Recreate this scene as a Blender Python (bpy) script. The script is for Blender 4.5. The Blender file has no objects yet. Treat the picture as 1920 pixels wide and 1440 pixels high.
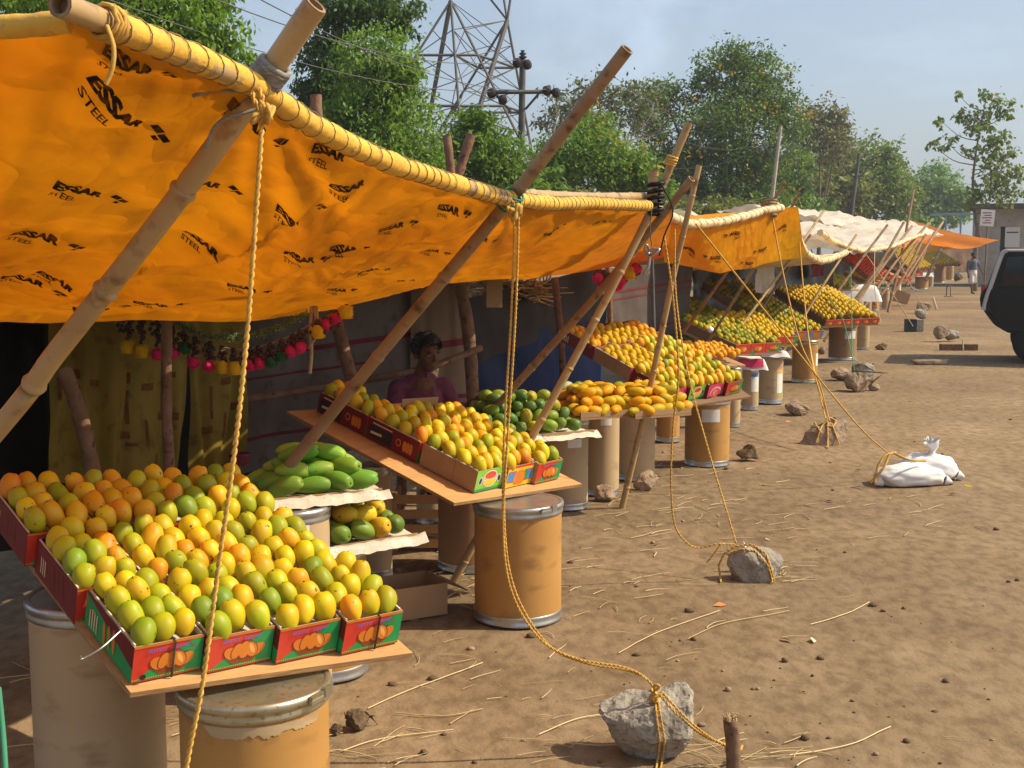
import bpy, bmesh, math, random
from mathutils import Vector, Matrix, noise, Quaternion
C0 = bpy.context.scene
COL = C0.collection
R = math.radians
# ------------------------------------------------------------------ camera, sky, sun, exposure
F, CX, CY, HZ, EYE = 2300.0, 960.0, 720.0, 470.0, 1.7
PIT = math.atan((CY - HZ) / F)
cd = bpy.data.cameras.new("camera"); cam = bpy.data.objects.new("camera", cd); COL.objects.link(cam)
cam.location = (0, 0, EYE); cam.rotation_euler = (R(90) - PIT, 0, 0)
cd.sensor_width = 36; cd.lens = 36 * F / 1920; cd.clip_start = .05; cd.clip_end = 5000
C0.camera = cam
SUN_AZ, SUN_EL = R(91), R(44.5)
w = bpy.data.worlds.new("World"); C0.world = w; w.use_nodes = True
wt = w.node_tree; wt.nodes.clear()
sky = wt.nodes.new('ShaderNodeTexSky'); sky.sky_type = 'NISHITA'; sky.sun_disc = False
sky.sun_elevation = SUN_EL; sky.sun_rotation = SUN_AZ; sky.air_density = 1.0; sky.dust_density = 3.5; sky.ozone_density = 1.2
wbg = wt.nodes.new('ShaderNodeBackground'); wbg.inputs[1].default_value = .13
wout = wt.nodes.new('ShaderNodeOutputWorld')
wtc = wt.nodes.new('ShaderNodeTexCoord'); wmp = wt.nodes.new('ShaderNodeMapping'); wmp.inputs['Scale'].default_value = (3.2, 3.2, 9)
wno = wt.nodes.new('ShaderNodeTexNoise'); wno.inputs['Scale'].default_value = 1.7; wno.inputs['Detail'].default_value = 6; wno.inputs['Roughness'].default_value = .6
wrp = wt.nodes.new('ShaderNodeValToRGB'); wrp.color_ramp.elements[0].position = .5; wrp.color_ramp.elements[1].position = .8
wrp.color_ramp.elements[0].color = (.30, .30, .30, 1); wrp.color_ramp.elements[1].color = (.62, .62, .62, 1)
wmx = wt.nodes.new('ShaderNodeMix'); wmx.data_type = 'RGBA'; wmx.inputs['B'].default_value = (4.7, 5.7, 7.0, 1)
wt.links.new(wtc.outputs['Generated'], wmp.inputs[0]); wt.links.new(wmp.outputs[0], wno.inputs[0]); wt.links.new(wno.outputs[0], wrp.inputs[0])
wnm = wt.nodes.new('ShaderNodeVectorMath'); wnm.operation = 'NORMALIZE'; wdt = wt.nodes.new('ShaderNodeVectorMath'); wdt.operation = 'DOT_PRODUCT'; _cd = (.0815, .980, .179); _l = math.sqrt(sum(q * q for q in _cd)); wdt.inputs[1].default_value = tuple(q / _l for q in _cd)
wmr = wt.nodes.new('ShaderNodeMapRange'); wmr.inputs[1].default_value = .9955; wmr.inputs[2].default_value = .9998; wn2 = wt.nodes.new('ShaderNodeTexNoise'); wn2.inputs['Scale'].default_value = 16; wn2.inputs['Detail'].default_value = 6
wr2 = wt.nodes.new('ShaderNodeMapRange'); wr2.inputs[1].default_value = .40; wr2.inputs[2].default_value = .68; wml = wt.nodes.new('ShaderNodeMath'); wml.operation = 'MULTIPLY'; wad = wt.nodes.new('ShaderNodeMath'); wad.operation = 'MULTIPLY_ADD'; wad.inputs[1].default_value = .38; wad.use_clamp = True
wt.links.new(wtc.outputs['Generated'], wnm.inputs[0]); wt.links.new(wnm.outputs[0], wdt.inputs[0]); wt.links.new(wdt.outputs['Value'], wmr.inputs[0]); wt.links.new(wtc.outputs['Generated'], wn2.inputs[0]); wt.links.new(wn2.outputs[0], wr2.inputs[0])
wt.links.new(wmr.outputs[0], wml.inputs[0]); wt.links.new(wr2.outputs[0], wml.inputs[1]); wt.links.new(wml.outputs[0], wad.inputs[0]); wt.links.new(wrp.outputs[0], wad.inputs[2]); wt.links.new(wad.outputs[0], wmx.inputs['Factor']); wt.links.new(sky.outputs[0], wmx.inputs['A'])
wt.links.new(wmx.outputs['Result'], wbg.inputs[0]); wt.links.new(wbg.outputs[0], wout.inputs[0])
sd = bpy.data.lights.new("sun", 'SUN'); sd.energy = 5.0; sd.angle = R(.5); sd.color = (1, .87, .64)
sun = bpy.data.objects.new("sun", sd); COL.objects.link(sun)
SUNV = Vector((math.sin(SUN_AZ) * math.cos(SUN_EL), math.cos(SUN_AZ) * math.cos(SUN_EL), math.sin(SUN_EL)))
sun.rotation_euler = SUNV.to_track_quat('Z', 'Y').to_euler(); sun.location = (20, 0, 20)
vs = C0.view_settings; vs.view_transform = 'Standard'; vs.look = 'None'; vs.exposure = 0.2; vs.gamma = 1; vs.use_curve_mapping = False

# ------------------------------------------------------------------ projection helpers (metres from photograph pixels, each with its own distance)
FW = Vector((0, math.cos(PIT), -math.sin(PIT))); RT = Vector((1, 0, 0)); UP = RT.cross(FW); EYEV = Vector((0, 0, EYE))
def ray(u, v): return FW + RT * ((u - CX) / F) - UP * ((v - CY) / F)
def P(u, v, d):
    r = ray(u, v); return EYEV + r * (d / r.y)
def PZ(u, v, z):
    r = ray(u, v); return EYEV + r * ((z - EYE) / r.z)
def G(u, v): return PZ(u, v, 0)
def proj(p):
    q = Vector(p) - EYEV; d = q.dot(FW); return (CX + F * q.dot(RT) / d, CY - F * q.dot(UP) / d)
rnd = random.Random(7)
U = rnd.uniform

# ------------------------------------------------------------------ materials
def _n(nt, t): return nt.nodes.new(t)
def mat(name, c1, c2=None, rough=.8, scale=6.0, bump=0.0, bscale=None, spec=.3, metal=0.0, detail=5, stretch=None, trans=0.0, coord='Object', ramp=(.35, .65), dirt=None, coat=0):
    m = bpy.data.materials.new(name); m.use_nodes = True; nt = m.node_tree; b = nt.nodes['Principled BSDF']
    b.inputs['Roughness'].default_value = rough; b.inputs['Metallic'].default_value = metal; b.inputs['Specular IOR Level'].default_value = spec
    if coat: b.inputs['Coat Weight'].default_value = coat
    tc = _n(nt, 'ShaderNodeTexCoord'); mp = _n(nt, 'ShaderNodeMapping'); nt.links.new(tc.outputs[coord], mp.inputs[0])
    if stretch: mp.inputs['Scale'].default_value = stretch
    col = None
    if c2 is None:
        b.inputs['Base Color'].default_value = (*c1, 1)
        c2 = tuple(x * .8 for x in c1)
    no = _n(nt, 'ShaderNodeTexNoise'); no.inputs['Scale'].default_value = scale; no.inputs['Detail'].default_value = detail; nt.links.new(mp.outputs[0], no.inputs[0])
    rp = _n(nt, 'ShaderNodeValToRGB'); e = rp.color_ramp.elements; e[0].position, e[1].position = ramp; e[0].color = (*c1, 1); e[1].color = (*c2, 1)
    nt.links.new(no.outputs[0], rp.inputs[0]); col = rp.outputs[0]
    if dirt:
        n2 = _n(nt, 'ShaderNodeTexNoise'); n2.inputs['Scale'].default_value = scale * 3.3; n2.inputs['Detail'].default_value = 8; nt.links.new(mp.outputs[0], n2.inputs[0])
        r2 = _n(nt, 'ShaderNodeValToRGB'); r2.color_ramp.elements[0].position = .56; r2.color_ramp.elements[1].position = .72; nt.links.new(n2.outputs[0], r2.inputs[0])
        mx = _n(nt, 'ShaderNodeMix'); mx.data_type = 'RGBA'; mx.inputs['B'].default_value = (*dirt, 1)
        nt.links.new(r2.outputs[0], mx.inputs['Factor']); nt.links.new(col, mx.inputs['A']); col = mx.outputs['Result']
    nt.links.new(col, b.inputs['Base Color'])
    if bump:
        nb = _n(nt, 'ShaderNodeTexNoise'); nb.inputs['Scale'].default_value = bscale or scale * 4; nb.inputs['Detail'].default_value = 6; nt.links.new(mp.outputs[0], nb.inputs[0])
        bp = _n(nt, 'ShaderNodeBump'); bp.inputs['Strength'].default_value = bump; bp.inputs['Distance'].default_value = .01
        nt.links.new(nb.outputs[0], bp.inputs['Height']); nt.links.new(bp.outputs[0], b.inputs['Normal'])
    if trans:
        tr = _n(nt, 'ShaderNodeBsdfTranslucent'); nt.links.new(col, tr.inputs[0]); ms = _n(nt, 'ShaderNodeMixShader'); ms.inputs[0].default_value = trans
        out = nt.nodes['Material Output']; nt.links.new(b.outputs[0], ms.inputs[1]); nt.links.new(tr.outputs[0], ms.inputs[2]); nt.links.new(ms.outputs[0], out.inputs[0])
        if bump: nt.links.new(bp.outputs[0], tr.inputs['Normal'])
    m.diffuse_color = (*c1, 1)
    return m
def island_mat(name, cols, rough=.5, trans=0.0, spec=.3):
    m = bpy.data.materials.new(name); m.use_nodes = True; nt = m.node_tree; b = nt.nodes['Principled BSDF']
    b.inputs['Roughness'].default_value = rough; b.inputs['Specular IOR Level'].default_value = spec
    g = _n(nt, 'ShaderNodeNewGeometry'); rp = _n(nt, 'ShaderNodeValToRGB'); e = rp.color_ramp.elements
    for i, c in enumerate(cols):
        q = i / (len(cols) - 1)
        el = e[0] if i == 0 else (e[1] if i == len(cols) - 1 else e.new(q)); el.position = q; el.color = (*c, 1)
    nt.links.new(g.outputs['Random Per Island'], rp.inputs[0]); nt.links.new(rp.outputs[0], b.inputs['Base Color'])
    if trans:
        tr = _n(nt, 'ShaderNodeBsdfTranslucent'); nt.links.new(rp.outputs[0], tr.inputs[0]); ms = _n(nt, 'ShaderNodeMixShader'); ms.inputs[0].default_value = trans
        nt.links.new(b.outputs[0], ms.inputs[1]); nt.links.new(tr.outputs[0], ms.inputs[2]); nt.links.new(ms.outputs[0], nt.nodes['Material Output'].inputs[0])
    return m
def fruit_mat():
    m = bpy.data.materials.new("mango_skin"); m.use_nodes = True; nt = m.node_tree; b = nt.nodes['Principled BSDF']; L = nt.links.new
    b.inputs['Roughness'].default_value = .47; b.inputs['Specular IOR Level'].default_value = .3
    oi = _n(nt, 'ShaderNodeObjectInfo'); tc = _n(nt, 'ShaderNodeTexCoord')
    ad = _n(nt, 'ShaderNodeVectorMath'); ad.operation = 'ADD'
    mu = _n(nt, 'ShaderNodeMath'); mu.operation = 'MULTIPLY'; mu.inputs[1].default_value = 50; L(oi.outputs['Random'], mu.inputs[0])
    L(tc.outputs['Object'], ad.inputs[0]); L(mu.outputs[0], ad.inputs[1])
    no = _n(nt, 'ShaderNodeTexNoise'); no.inputs['Scale'].default_value = 10; no.inputs['Detail'].default_value = 2; L(ad.outputs[0], no.inputs[0])
    hs = _n(nt, 'ShaderNodeHueSaturation'); L(oi.outputs['Color'], hs.inputs['Color'])
    mr = _n(nt, 'ShaderNodeMapRange'); mr.inputs[1].default_value = .3; mr.inputs[2].default_value = .7; mr.inputs[3].default_value = .478; mr.inputs[4].default_value = .548; L(no.outputs[0], mr.inputs[0]); L(mr.outputs[0], hs.inputs['Hue'])
    n2 = _n(nt, 'ShaderNodeTexNoise'); n2.inputs['Scale'].default_value = 62; n2.inputs['Detail'].default_value = 3; L(ad.outputs[0], n2.inputs[0])
    r2 = _n(nt, 'ShaderNodeValToRGB'); r2.color_ramp.elements[0].position = .665; r2.color_ramp.elements[1].position = .73; L(n2.outputs[0], r2.inputs[0])
    mx = _n(nt, 'ShaderNodeMix'); mx.data_type = 'RGBA'; mx.inputs['B'].default_value = (.09, .045, .012, 1); L(r2.outputs[0], mx.inputs['Factor']); L(hs.outputs[0], mx.inputs['A'])
    # pale lenticels
    vo = _n(nt, 'ShaderNodeTexVoronoi'); vo.inputs['Scale'].default_value = 260; L(ad.outputs[0], vo.inputs[0])
    r3 = _n(nt, 'ShaderNodeValToRGB'); r3.color_ramp.elements[0].position = .08; r3.color_ramp.elements[0].color = (.25, .25, .25, 1); r3.color_ramp.elements[1].position = .2; r3.color_ramp.elements[1].color = (0, 0, 0, 1); L(vo.outputs['Distance'], r3.inputs[0])
    m2 = _n(nt, 'ShaderNodeMix'); m2.data_type = 'RGBA'; m2.inputs['B'].default_value = (.8, .62, .2, 1); L(r3.outputs[0], m2.inputs['Factor']); L(mx.outputs['Result'], m2.inputs['A'])
    L(m2.outputs['Result'], b.inputs['Base Color'])
    return m
def wood_mat(name, c1, c2, rough=.6):
    return mat(name, c1, c2, rough=rough, scale=3.0, bump=.25, bscale=14, stretch=(6, 6, 1.0), dirt=tuple(x * .45 for x in c1))

M = {}
M['mango'] = fruit_mat()
M['stem'] = mat('mango_stem', (.05, .03, .015))
M['bamboo'] = mat('bamboo', (.38, .245, .11), (.47, .33, .16), rough=.45, scale=5, bump=.15, dirt=(.2, .11, .05))
M['bamboo_dark'] = mat('bamboo_weathered', (.235, .145, .075), (.33, .215, .115), rough=.6, scale=6, bump=.3, dirt=(.1, .055, .03))
M['bark_post'] = mat('bark_post', (.16, .095, .06), (.24, .15, .1), rough=.85, scale=9, bump=.6, dirt=(.06, .035, .025), spec=.08)
M['tarp'] = mat('orange_tarpaulin', (.56, .16, .003), (.70, .24, .004), rough=.55, scale=3.5, bump=.55, bscale=11, trans=.42, spec=.1, dirt=(.54, .16, .004), coord='Generated')
M['tarp2'] = mat('amber_tarpaulin', (.68, .19, .006), (.72, .22, .008), rough=.55, scale=1.3, bump=.2, bscale=7, trans=.42)
M['tarp3'] = mat('yellow_tarpaulin', (.78, .34, .004), (.84, .40, .006), rough=.5, scale=2.3, bump=.3, bscale=7, trans=.5, spec=.1)
M['seam'] = mat('tarpaulin_seam', (.58, .17, .003), (.62, .20, .004), rough=.6, scale=3, trans=.36, spec=.1)
M['hem'] = mat('tarpaulin_hem', (.74, .44, .06), (.66, .36, .05), rough=.6, scale=14, bump=.5, bscale=30, dirt=(.42, .26, .09))
M['hem_pale'] = mat('pale_hem', (.72, .55, .33), (.62, .45, .25), rough=.7, scale=14, bump=.5, bscale=30)
M['ink'] = mat('black_print', (.016, .012, .008), (.15, .05, .004), rough=.7, scale=34, ramp=(.46, .62), spec=.05)
M['ink_red'] = mat('dark_red_print', (.25, .03, .01), rough=.6)
M['cord'] = mat('dark_cord', (.22, .15, .07), (.34, .24, .11), rough=.8, scale=40)
M['rope'] = mat('coir_rope', (.62, .38, .085), (.46, .25, .045), rough=.75, scale=60)
M['twine'] = mat('pale_twine', (.50, .38, .24), (.35, .25, .15), rough=.85, scale=40)
M['greyrag'] = mat('grey_binding', (.20, .19, .17), (.32, .31, .28), rough=.8, scale=40, stretch=(1, 1, 6), bump=.4)
M['drum'] = mat('tan_fibreboard', (.40, .205, .055), (.45, .24, .068), rough=.55, scale=1.6, bump=.04, bscale=60, stretch=(1, 1, 2.2), spec=.35, dirt=(.27, .135, .04))
M['drum_pale'] = mat('pale_fibreboard', (.41, .295, .165), (.46, .33, .19), rough=.6, scale=1.6, bump=.04, bscale=60, stretch=(1, 1, 2.2), dirt=(.28, .19, .10))
M['drum_brown'] = mat('brown_fibreboard', (.30, .17, .085), (.34, .19, .1), rough=.6, scale=1.6, dirt=(.17, .09, .05))
M['steel'] = mat('galvanised_ring', (.5, .5, .49), (.40, .40, .39), rough=.34, metal=.85, scale=18, bump=.06)
M['steel_tan'] = mat('yellowed_ring', (.42, .37, .24), (.5, .46, .34), rough=.35, metal=.8, scale=18, dirt=(.25, .2, .1))
M['ply'] = mat('plywood', (.55, .32, .13), (.48, .26, .10), rough=.7, scale=2.2, bump=.12, bscale=30, stretch=(1, 7, 1), dirt=(.4, .21, .08))
M['plyedge'] = mat('plywood_edge', (.40, .24, .11), (.26, .14, .06), rough=.85, scale=20, stretch=(1, 1, 9))
M['card'] = mat('brown_card', (.33, .20, .10), (.38, .235, .12), rough=.8, scale=5, bump=.05)
M['card_dark'] = mat('dark_card', (.17, .10, .055), (.20, .12, .065), rough=.85, scale=5)
M['whitecard'] = mat('white_card_lining', (.66, .6, .52), (.58, .5, .41), rough=.8, scale=9)
def flat(name, c, rough=.45): return mat(name, c, tuple(x * .86 for x in c), rough=rough, scale=22, spec=.4)
M['p_red'] = flat('print_red', (.62, .045, .025)); M['p_green'] = flat('print_green', (.015, .30, .085)); M['p_orange'] = flat('print_orange', (.66, .20, .02))
M['p_dkred'] = flat('print_dark_red', (.16, .009, .013)); M['p_brown'] = flat('print_brown', (.26, .055, .02)); M['p_blue'] = flat('print_violet', (.22, .13, .45)); M['p_sky'] = flat('print_blue', (.06, .25, .62))
M['p_yellow'] = flat('print_yellow', (.78, .52, .02)); M['p_lime'] = flat('print_lime', (.22, .52, .04)); M['p_pink'] = flat('print_pink', (.72, .05, .17)); M['p_cream'] = flat('print_cream', (.75, .58, .36)); M['p_black'] = flat('print_black', (.02, .02, .02)); M['p_white'] = flat('print_white', (.75, .73, .68)); M['p_crimson'] = flat('print_crimson', (.17, .008, .014)); M['p_peach'] = flat('print_peach', (.78, .42, .12))
M['paper'] = mat('newspaper', (.62, .57, .48), (.52, .46, .37), rough=.85, scale=18, dirt=(.35, .31, .27))
M['label'] = mat('white_label', (.72, .70, .66), (.66, .63, .58), rough=.7, scale=20)
M['rock'] = mat('grey_rock', (.24, .215, .175), (.36, .325, .265), rough=.9, scale=11, bump=.8, bscale=45, dirt=(.15, .13, .10), spec=.1)
M['rock_brown'] = mat('brown_rock', (.26, .18, .115), (.36, .265, .18), rough=.95, scale=6, bump=.8, bscale=22, dirt=(.15, .10, .065))
M['clod'] = mat('earth_clod', (.10, .066, .036), (.16, .108, .06), rough=1, scale=12, bump=1, bscale=30)
M['straw'] = island_mat('dry_straw', [(.42, .29, .13), (.62, .47, .24), (.52, .36, .16), (.70, .56, .32)], rough=.7)
M['sackw'] = mat('white_woven_sack', (.72, .71, .70), (.64, .63, .62), rough=.5, scale=12, bump=.3, bscale=20)
M['plastic_w'] = mat('white_plastic_sheet', (.70, .63, .52), (.62, .53, .42), rough=.5, scale=2.5, bump=.4, bscale=6, trans=.25, dirt=(.5, .42, .32))
M['tarp_or'] = mat('bright_orange_sheet', (.85, .24, .015), (.88, .30, .02), rough=.5, scale=2, trans=.4)
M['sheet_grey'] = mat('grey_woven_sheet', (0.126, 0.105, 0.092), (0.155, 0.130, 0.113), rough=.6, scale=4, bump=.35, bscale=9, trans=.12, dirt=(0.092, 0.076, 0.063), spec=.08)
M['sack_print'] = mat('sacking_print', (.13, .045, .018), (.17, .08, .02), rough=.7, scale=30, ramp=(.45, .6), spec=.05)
M['sheet_shaded'] = mat('shade_darkened_sheet', (.075, .062, .055), (.10, .083, .073), rough=.7, scale=4, bump=.35, bscale=9, spec=.08)  # copy of the grey sheet, colour darkened to stand in for stall shade
M['sheet_tan'] = mat('tan_woven_sheet', (0.210, 0.145, 0.095), (0.235, 0.165, 0.110), rough=.6, scale=4, bump=.3, bscale=9, trans=.12, spec=.08)
M['sheet_blue'] = mat('blue_tarpaulin', (0.012, 0.027, 0.096), (0.018, 0.036, 0.120), rough=.5, scale=3, bump=.35, bscale=8, spec=.08)
M['sheet_slate'] = mat('slate_tarpaulin', (0.033, 0.036, 0.042), (0.048, 0.051, 0.057), rough=.5, scale=3, bump=.35, bscale=8, spec=.08)
M['sheet_yel'] = mat('yellow_printed_sacking', (0.211, 0.151, 0.026), (0.260, 0.186, 0.038), rough=.5, scale=4, bump=.5, bscale=9, trans=.22, dirt=(0.149, 0.099, 0.016), spec=.08)
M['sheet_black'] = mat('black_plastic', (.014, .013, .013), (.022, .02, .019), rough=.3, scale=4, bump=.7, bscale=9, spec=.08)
M['stripe'] = mat('red_stripe', (.17, .028, .03), (.13, .025, .028), rough=.6, scale=12, spec=.08)
M['skin'] = mat('skin', (.115, .055, .033), (.14, .07, .042), rough=.5, scale=20, spec=.08)
M['hair'] = mat('black_hair', (.008, .007, .006), (.016, .013, .011), rough=.45, scale=60, bump=.8, bscale=90)
M['shirt'] = mat('mauve_shirt', (.11, .035, .062), (.15, .05, .085), rough=.85, scale=20, bump=.5, bscale=16, spec=.08)
M['dark_cloth'] = mat('dark_cloth', (.02, .022, .035), (.03, .032, .048), rough=.9, scale=20, bump=.4, bscale=16, spec=.08)
M['grey_cloth'] = mat('grey_blue_cloth', (.09, .10, .14), (.11, .12, .17), rough=.9, scale=20)
M['white_cloth'] = mat('white_cloth', (.62, .60, .56), (.55, .53, .49), rough=.9, scale=10, bump=.5, bscale=14)
M['eye'] = mat('eye_white', (.5, .46, .42), rough=.3)
M['galv'] = mat('weathered_steel_lattice', (.085, .08, .075), (.11, .10, .095), rough=.8, metal=.2, scale=8)
M['polepaint'] = mat('dark_pole_steel', (.085, .08, .085), (.12, .115, .115), rough=.7, scale=8)
M['porcelain'] = mat('brown_porcelain', (.035, .022, .02), rough=.25)
M['concrete'] = mat('weathered_plaster', (.36, .30, .25), (.44, .38, .32), rough=.9, scale=2, bump=.2, dirt=(.24, .19, .15))
M['darkroof'] = mat('dark_roof_slab', (.07, .055, .048), (.1, .08, .068), rough=.9, scale=3)
M['void'] = mat('unlit_doorway_panel', (.012, .01, .009), rough=.9)
M['bluepaint'] = mat('faded_blue_metal', (.18, .27, .36), (.22, .32, .4), rough=.7, scale=3)
M['carpaint'] = mat('black_car_paint', (.010, .010, .011), rough=.35, spec=.2)
M['cargrey'] = mat('sky_lightened_trim', (.52, .51, .49), rough=.35)  # lightened to stand in for sky reflected in the trim
M['glass'] = mat('dark_tinted_glass', (.008, .009, .010), rough=.08, spec=.35)
M['rubber'] = mat('tyre_rubber', (.012, .012, .012), rough=.85)
M['redplastic'] = mat('red_plastic', (.5, .02, .015), rough=.25)
M['bark'] = mat('tree_bark', (.13, .095, .07), (.19, .145, .11), rough=.95, scale=8, bump=.6, stretch=(3, 3, 1))
M['bark_pale'] = mat('pale_bark', (.26, .21, .17), (.33, .27, .22), rough=.95, scale=8, bump=.4)
M['pom_pink'] = mat('pink_wool', (.60, .02, .10), (.68, .035, .15), rough=.95, scale=30)
M['pom_yel'] = mat('yellow_wool', (.62, .36, .012), (.7, .45, .02), rough=.95, scale=30)
M['pom_grn'] = mat('green_wool', (.018, .085, .03), (.03, .13, .045), rough=.95, scale=30)
M['bead'] = island_mat('glass_beads', [(.05, .025, .02), (.35, .12, .05), (.5, .4, .33), (.08, .03, .02)], rough=.15)
M['tinsel'] = island_mat('green_tinsel', [(.03, .09, .02), (.10, .17, .04), (.05, .13, .03), (.22, .26, .1)], rough=.25)
M['maroon'] = mat('maroon_plastic', (.14, .025, .045), rough=.35)
M['green_twine'] = mat('green_twine', (.04, .22, .12), rough=.7)
def leafmat(name, cols, trans=.35): return island_mat(name, cols, rough=.5, trans=trans + .12)
M['lf_bright'] = leafmat('leaves_bright', [(0.154, 0.277, 0.024), (0.280, 0.360, 0.044), (0.360, 0.360, 0.080), (0.197, 0.338, 0.032)])
M['lf_dark'] = leafmat('leaves_dark', [(0.063, 0.125, 0.022), (0.119, 0.206, 0.032), (0.187, 0.294, 0.047), (0.087, 0.154, 0.026)], .25)
M['lf_mid'] = leafmat('leaves_mid', [(0.119, 0.221, 0.026), (0.205, 0.325, 0.036), (0.325, 0.360, 0.053), (0.155, 0.251, 0.026)], .3)
M['lf_olive'] = leafmat('leaves_olive', [(0.188, 0.209, 0.041), (0.294, 0.294, 0.076), (0.373, 0.344, 0.095), (0.213, 0.245, 0.056)], .3)
M['lf_brown'] = leafmat('leaves_dry', [(.12, .115, .05), (.15, .14, .065), (.12, .15, .05), (.16, .14, .075)], .2)
M['lf_feather'] = leafmat('leaves_feathery', [(.12, .16, .05), (.16, .20, .07), (.18, .18, .09), (.12, .17, .05)], .3)
M['flower'] = island_mat('yellow_blossom', [(.50, .34, .02), (.56, .42, .04), (.42, .27, .02)], trans=.3)
M['lf_far'] = leafmat('leaves_far', [(0.160, 0.294, 0.066), (0.242, 0.393, 0.086), (0.321, 0.467, 0.104), (0.188, 0.320, 0.076)], .3)

def crumple(m, scale=5.5, strength=.5):
    nt = m.node_tree; vo = _n(nt, 'ShaderNodeTexVoronoi'); vo.inputs['Scale'].default_value = scale; tc = _n(nt, 'ShaderNodeTexCoord'); no = _n(nt, 'ShaderNodeTexNoise'); no.inputs['Scale'].default_value = 2.5; no.inputs['Detail'].default_value = 3
    mp = _n(nt, 'ShaderNodeMapping'); mp.inputs['Scale'].default_value = (1, .55, 1); mp.inputs['Rotation'].default_value = (0, 0, .5); ad = _n(nt, 'ShaderNodeVectorMath'); ad.operation = 'ADD'; nt.links.new(tc.outputs['Object'], no.inputs[0]); nt.links.new(tc.outputs['Object'], ad.inputs[0]); nt.links.new(no.outputs['Color'], ad.inputs[1]); nt.links.new(ad.outputs[0], mp.inputs[0]); nt.links.new(mp.outputs[0], vo.inputs[0])
    bp = _n(nt, 'ShaderNodeBump'); bp.inputs['Strength'].default_value = strength; bp.inputs['Distance'].default_value = .03; nt.links.new(vo.outputs['Distance'], bp.inputs['Height'])
    for nd in list(nt.nodes):
        if nd.type in ('BSDF_PRINCIPLED', 'BSDF_TRANSLUCENT'):
            old = nd.inputs['Normal'].links[0].from_socket if nd.inputs['Normal'].links else None
            if old and not bp.inputs['Normal'].links: nt.links.new(old, bp.inputs['Normal'])
            nt.links.new(bp.outputs[0], nd.inputs['Normal'])
for q_ in ('tarp', 'tarp2', 'tarp3', 'seam'): crumple(M[q_])
crumple(M['plastic_w'], 2.2, .45)
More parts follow.
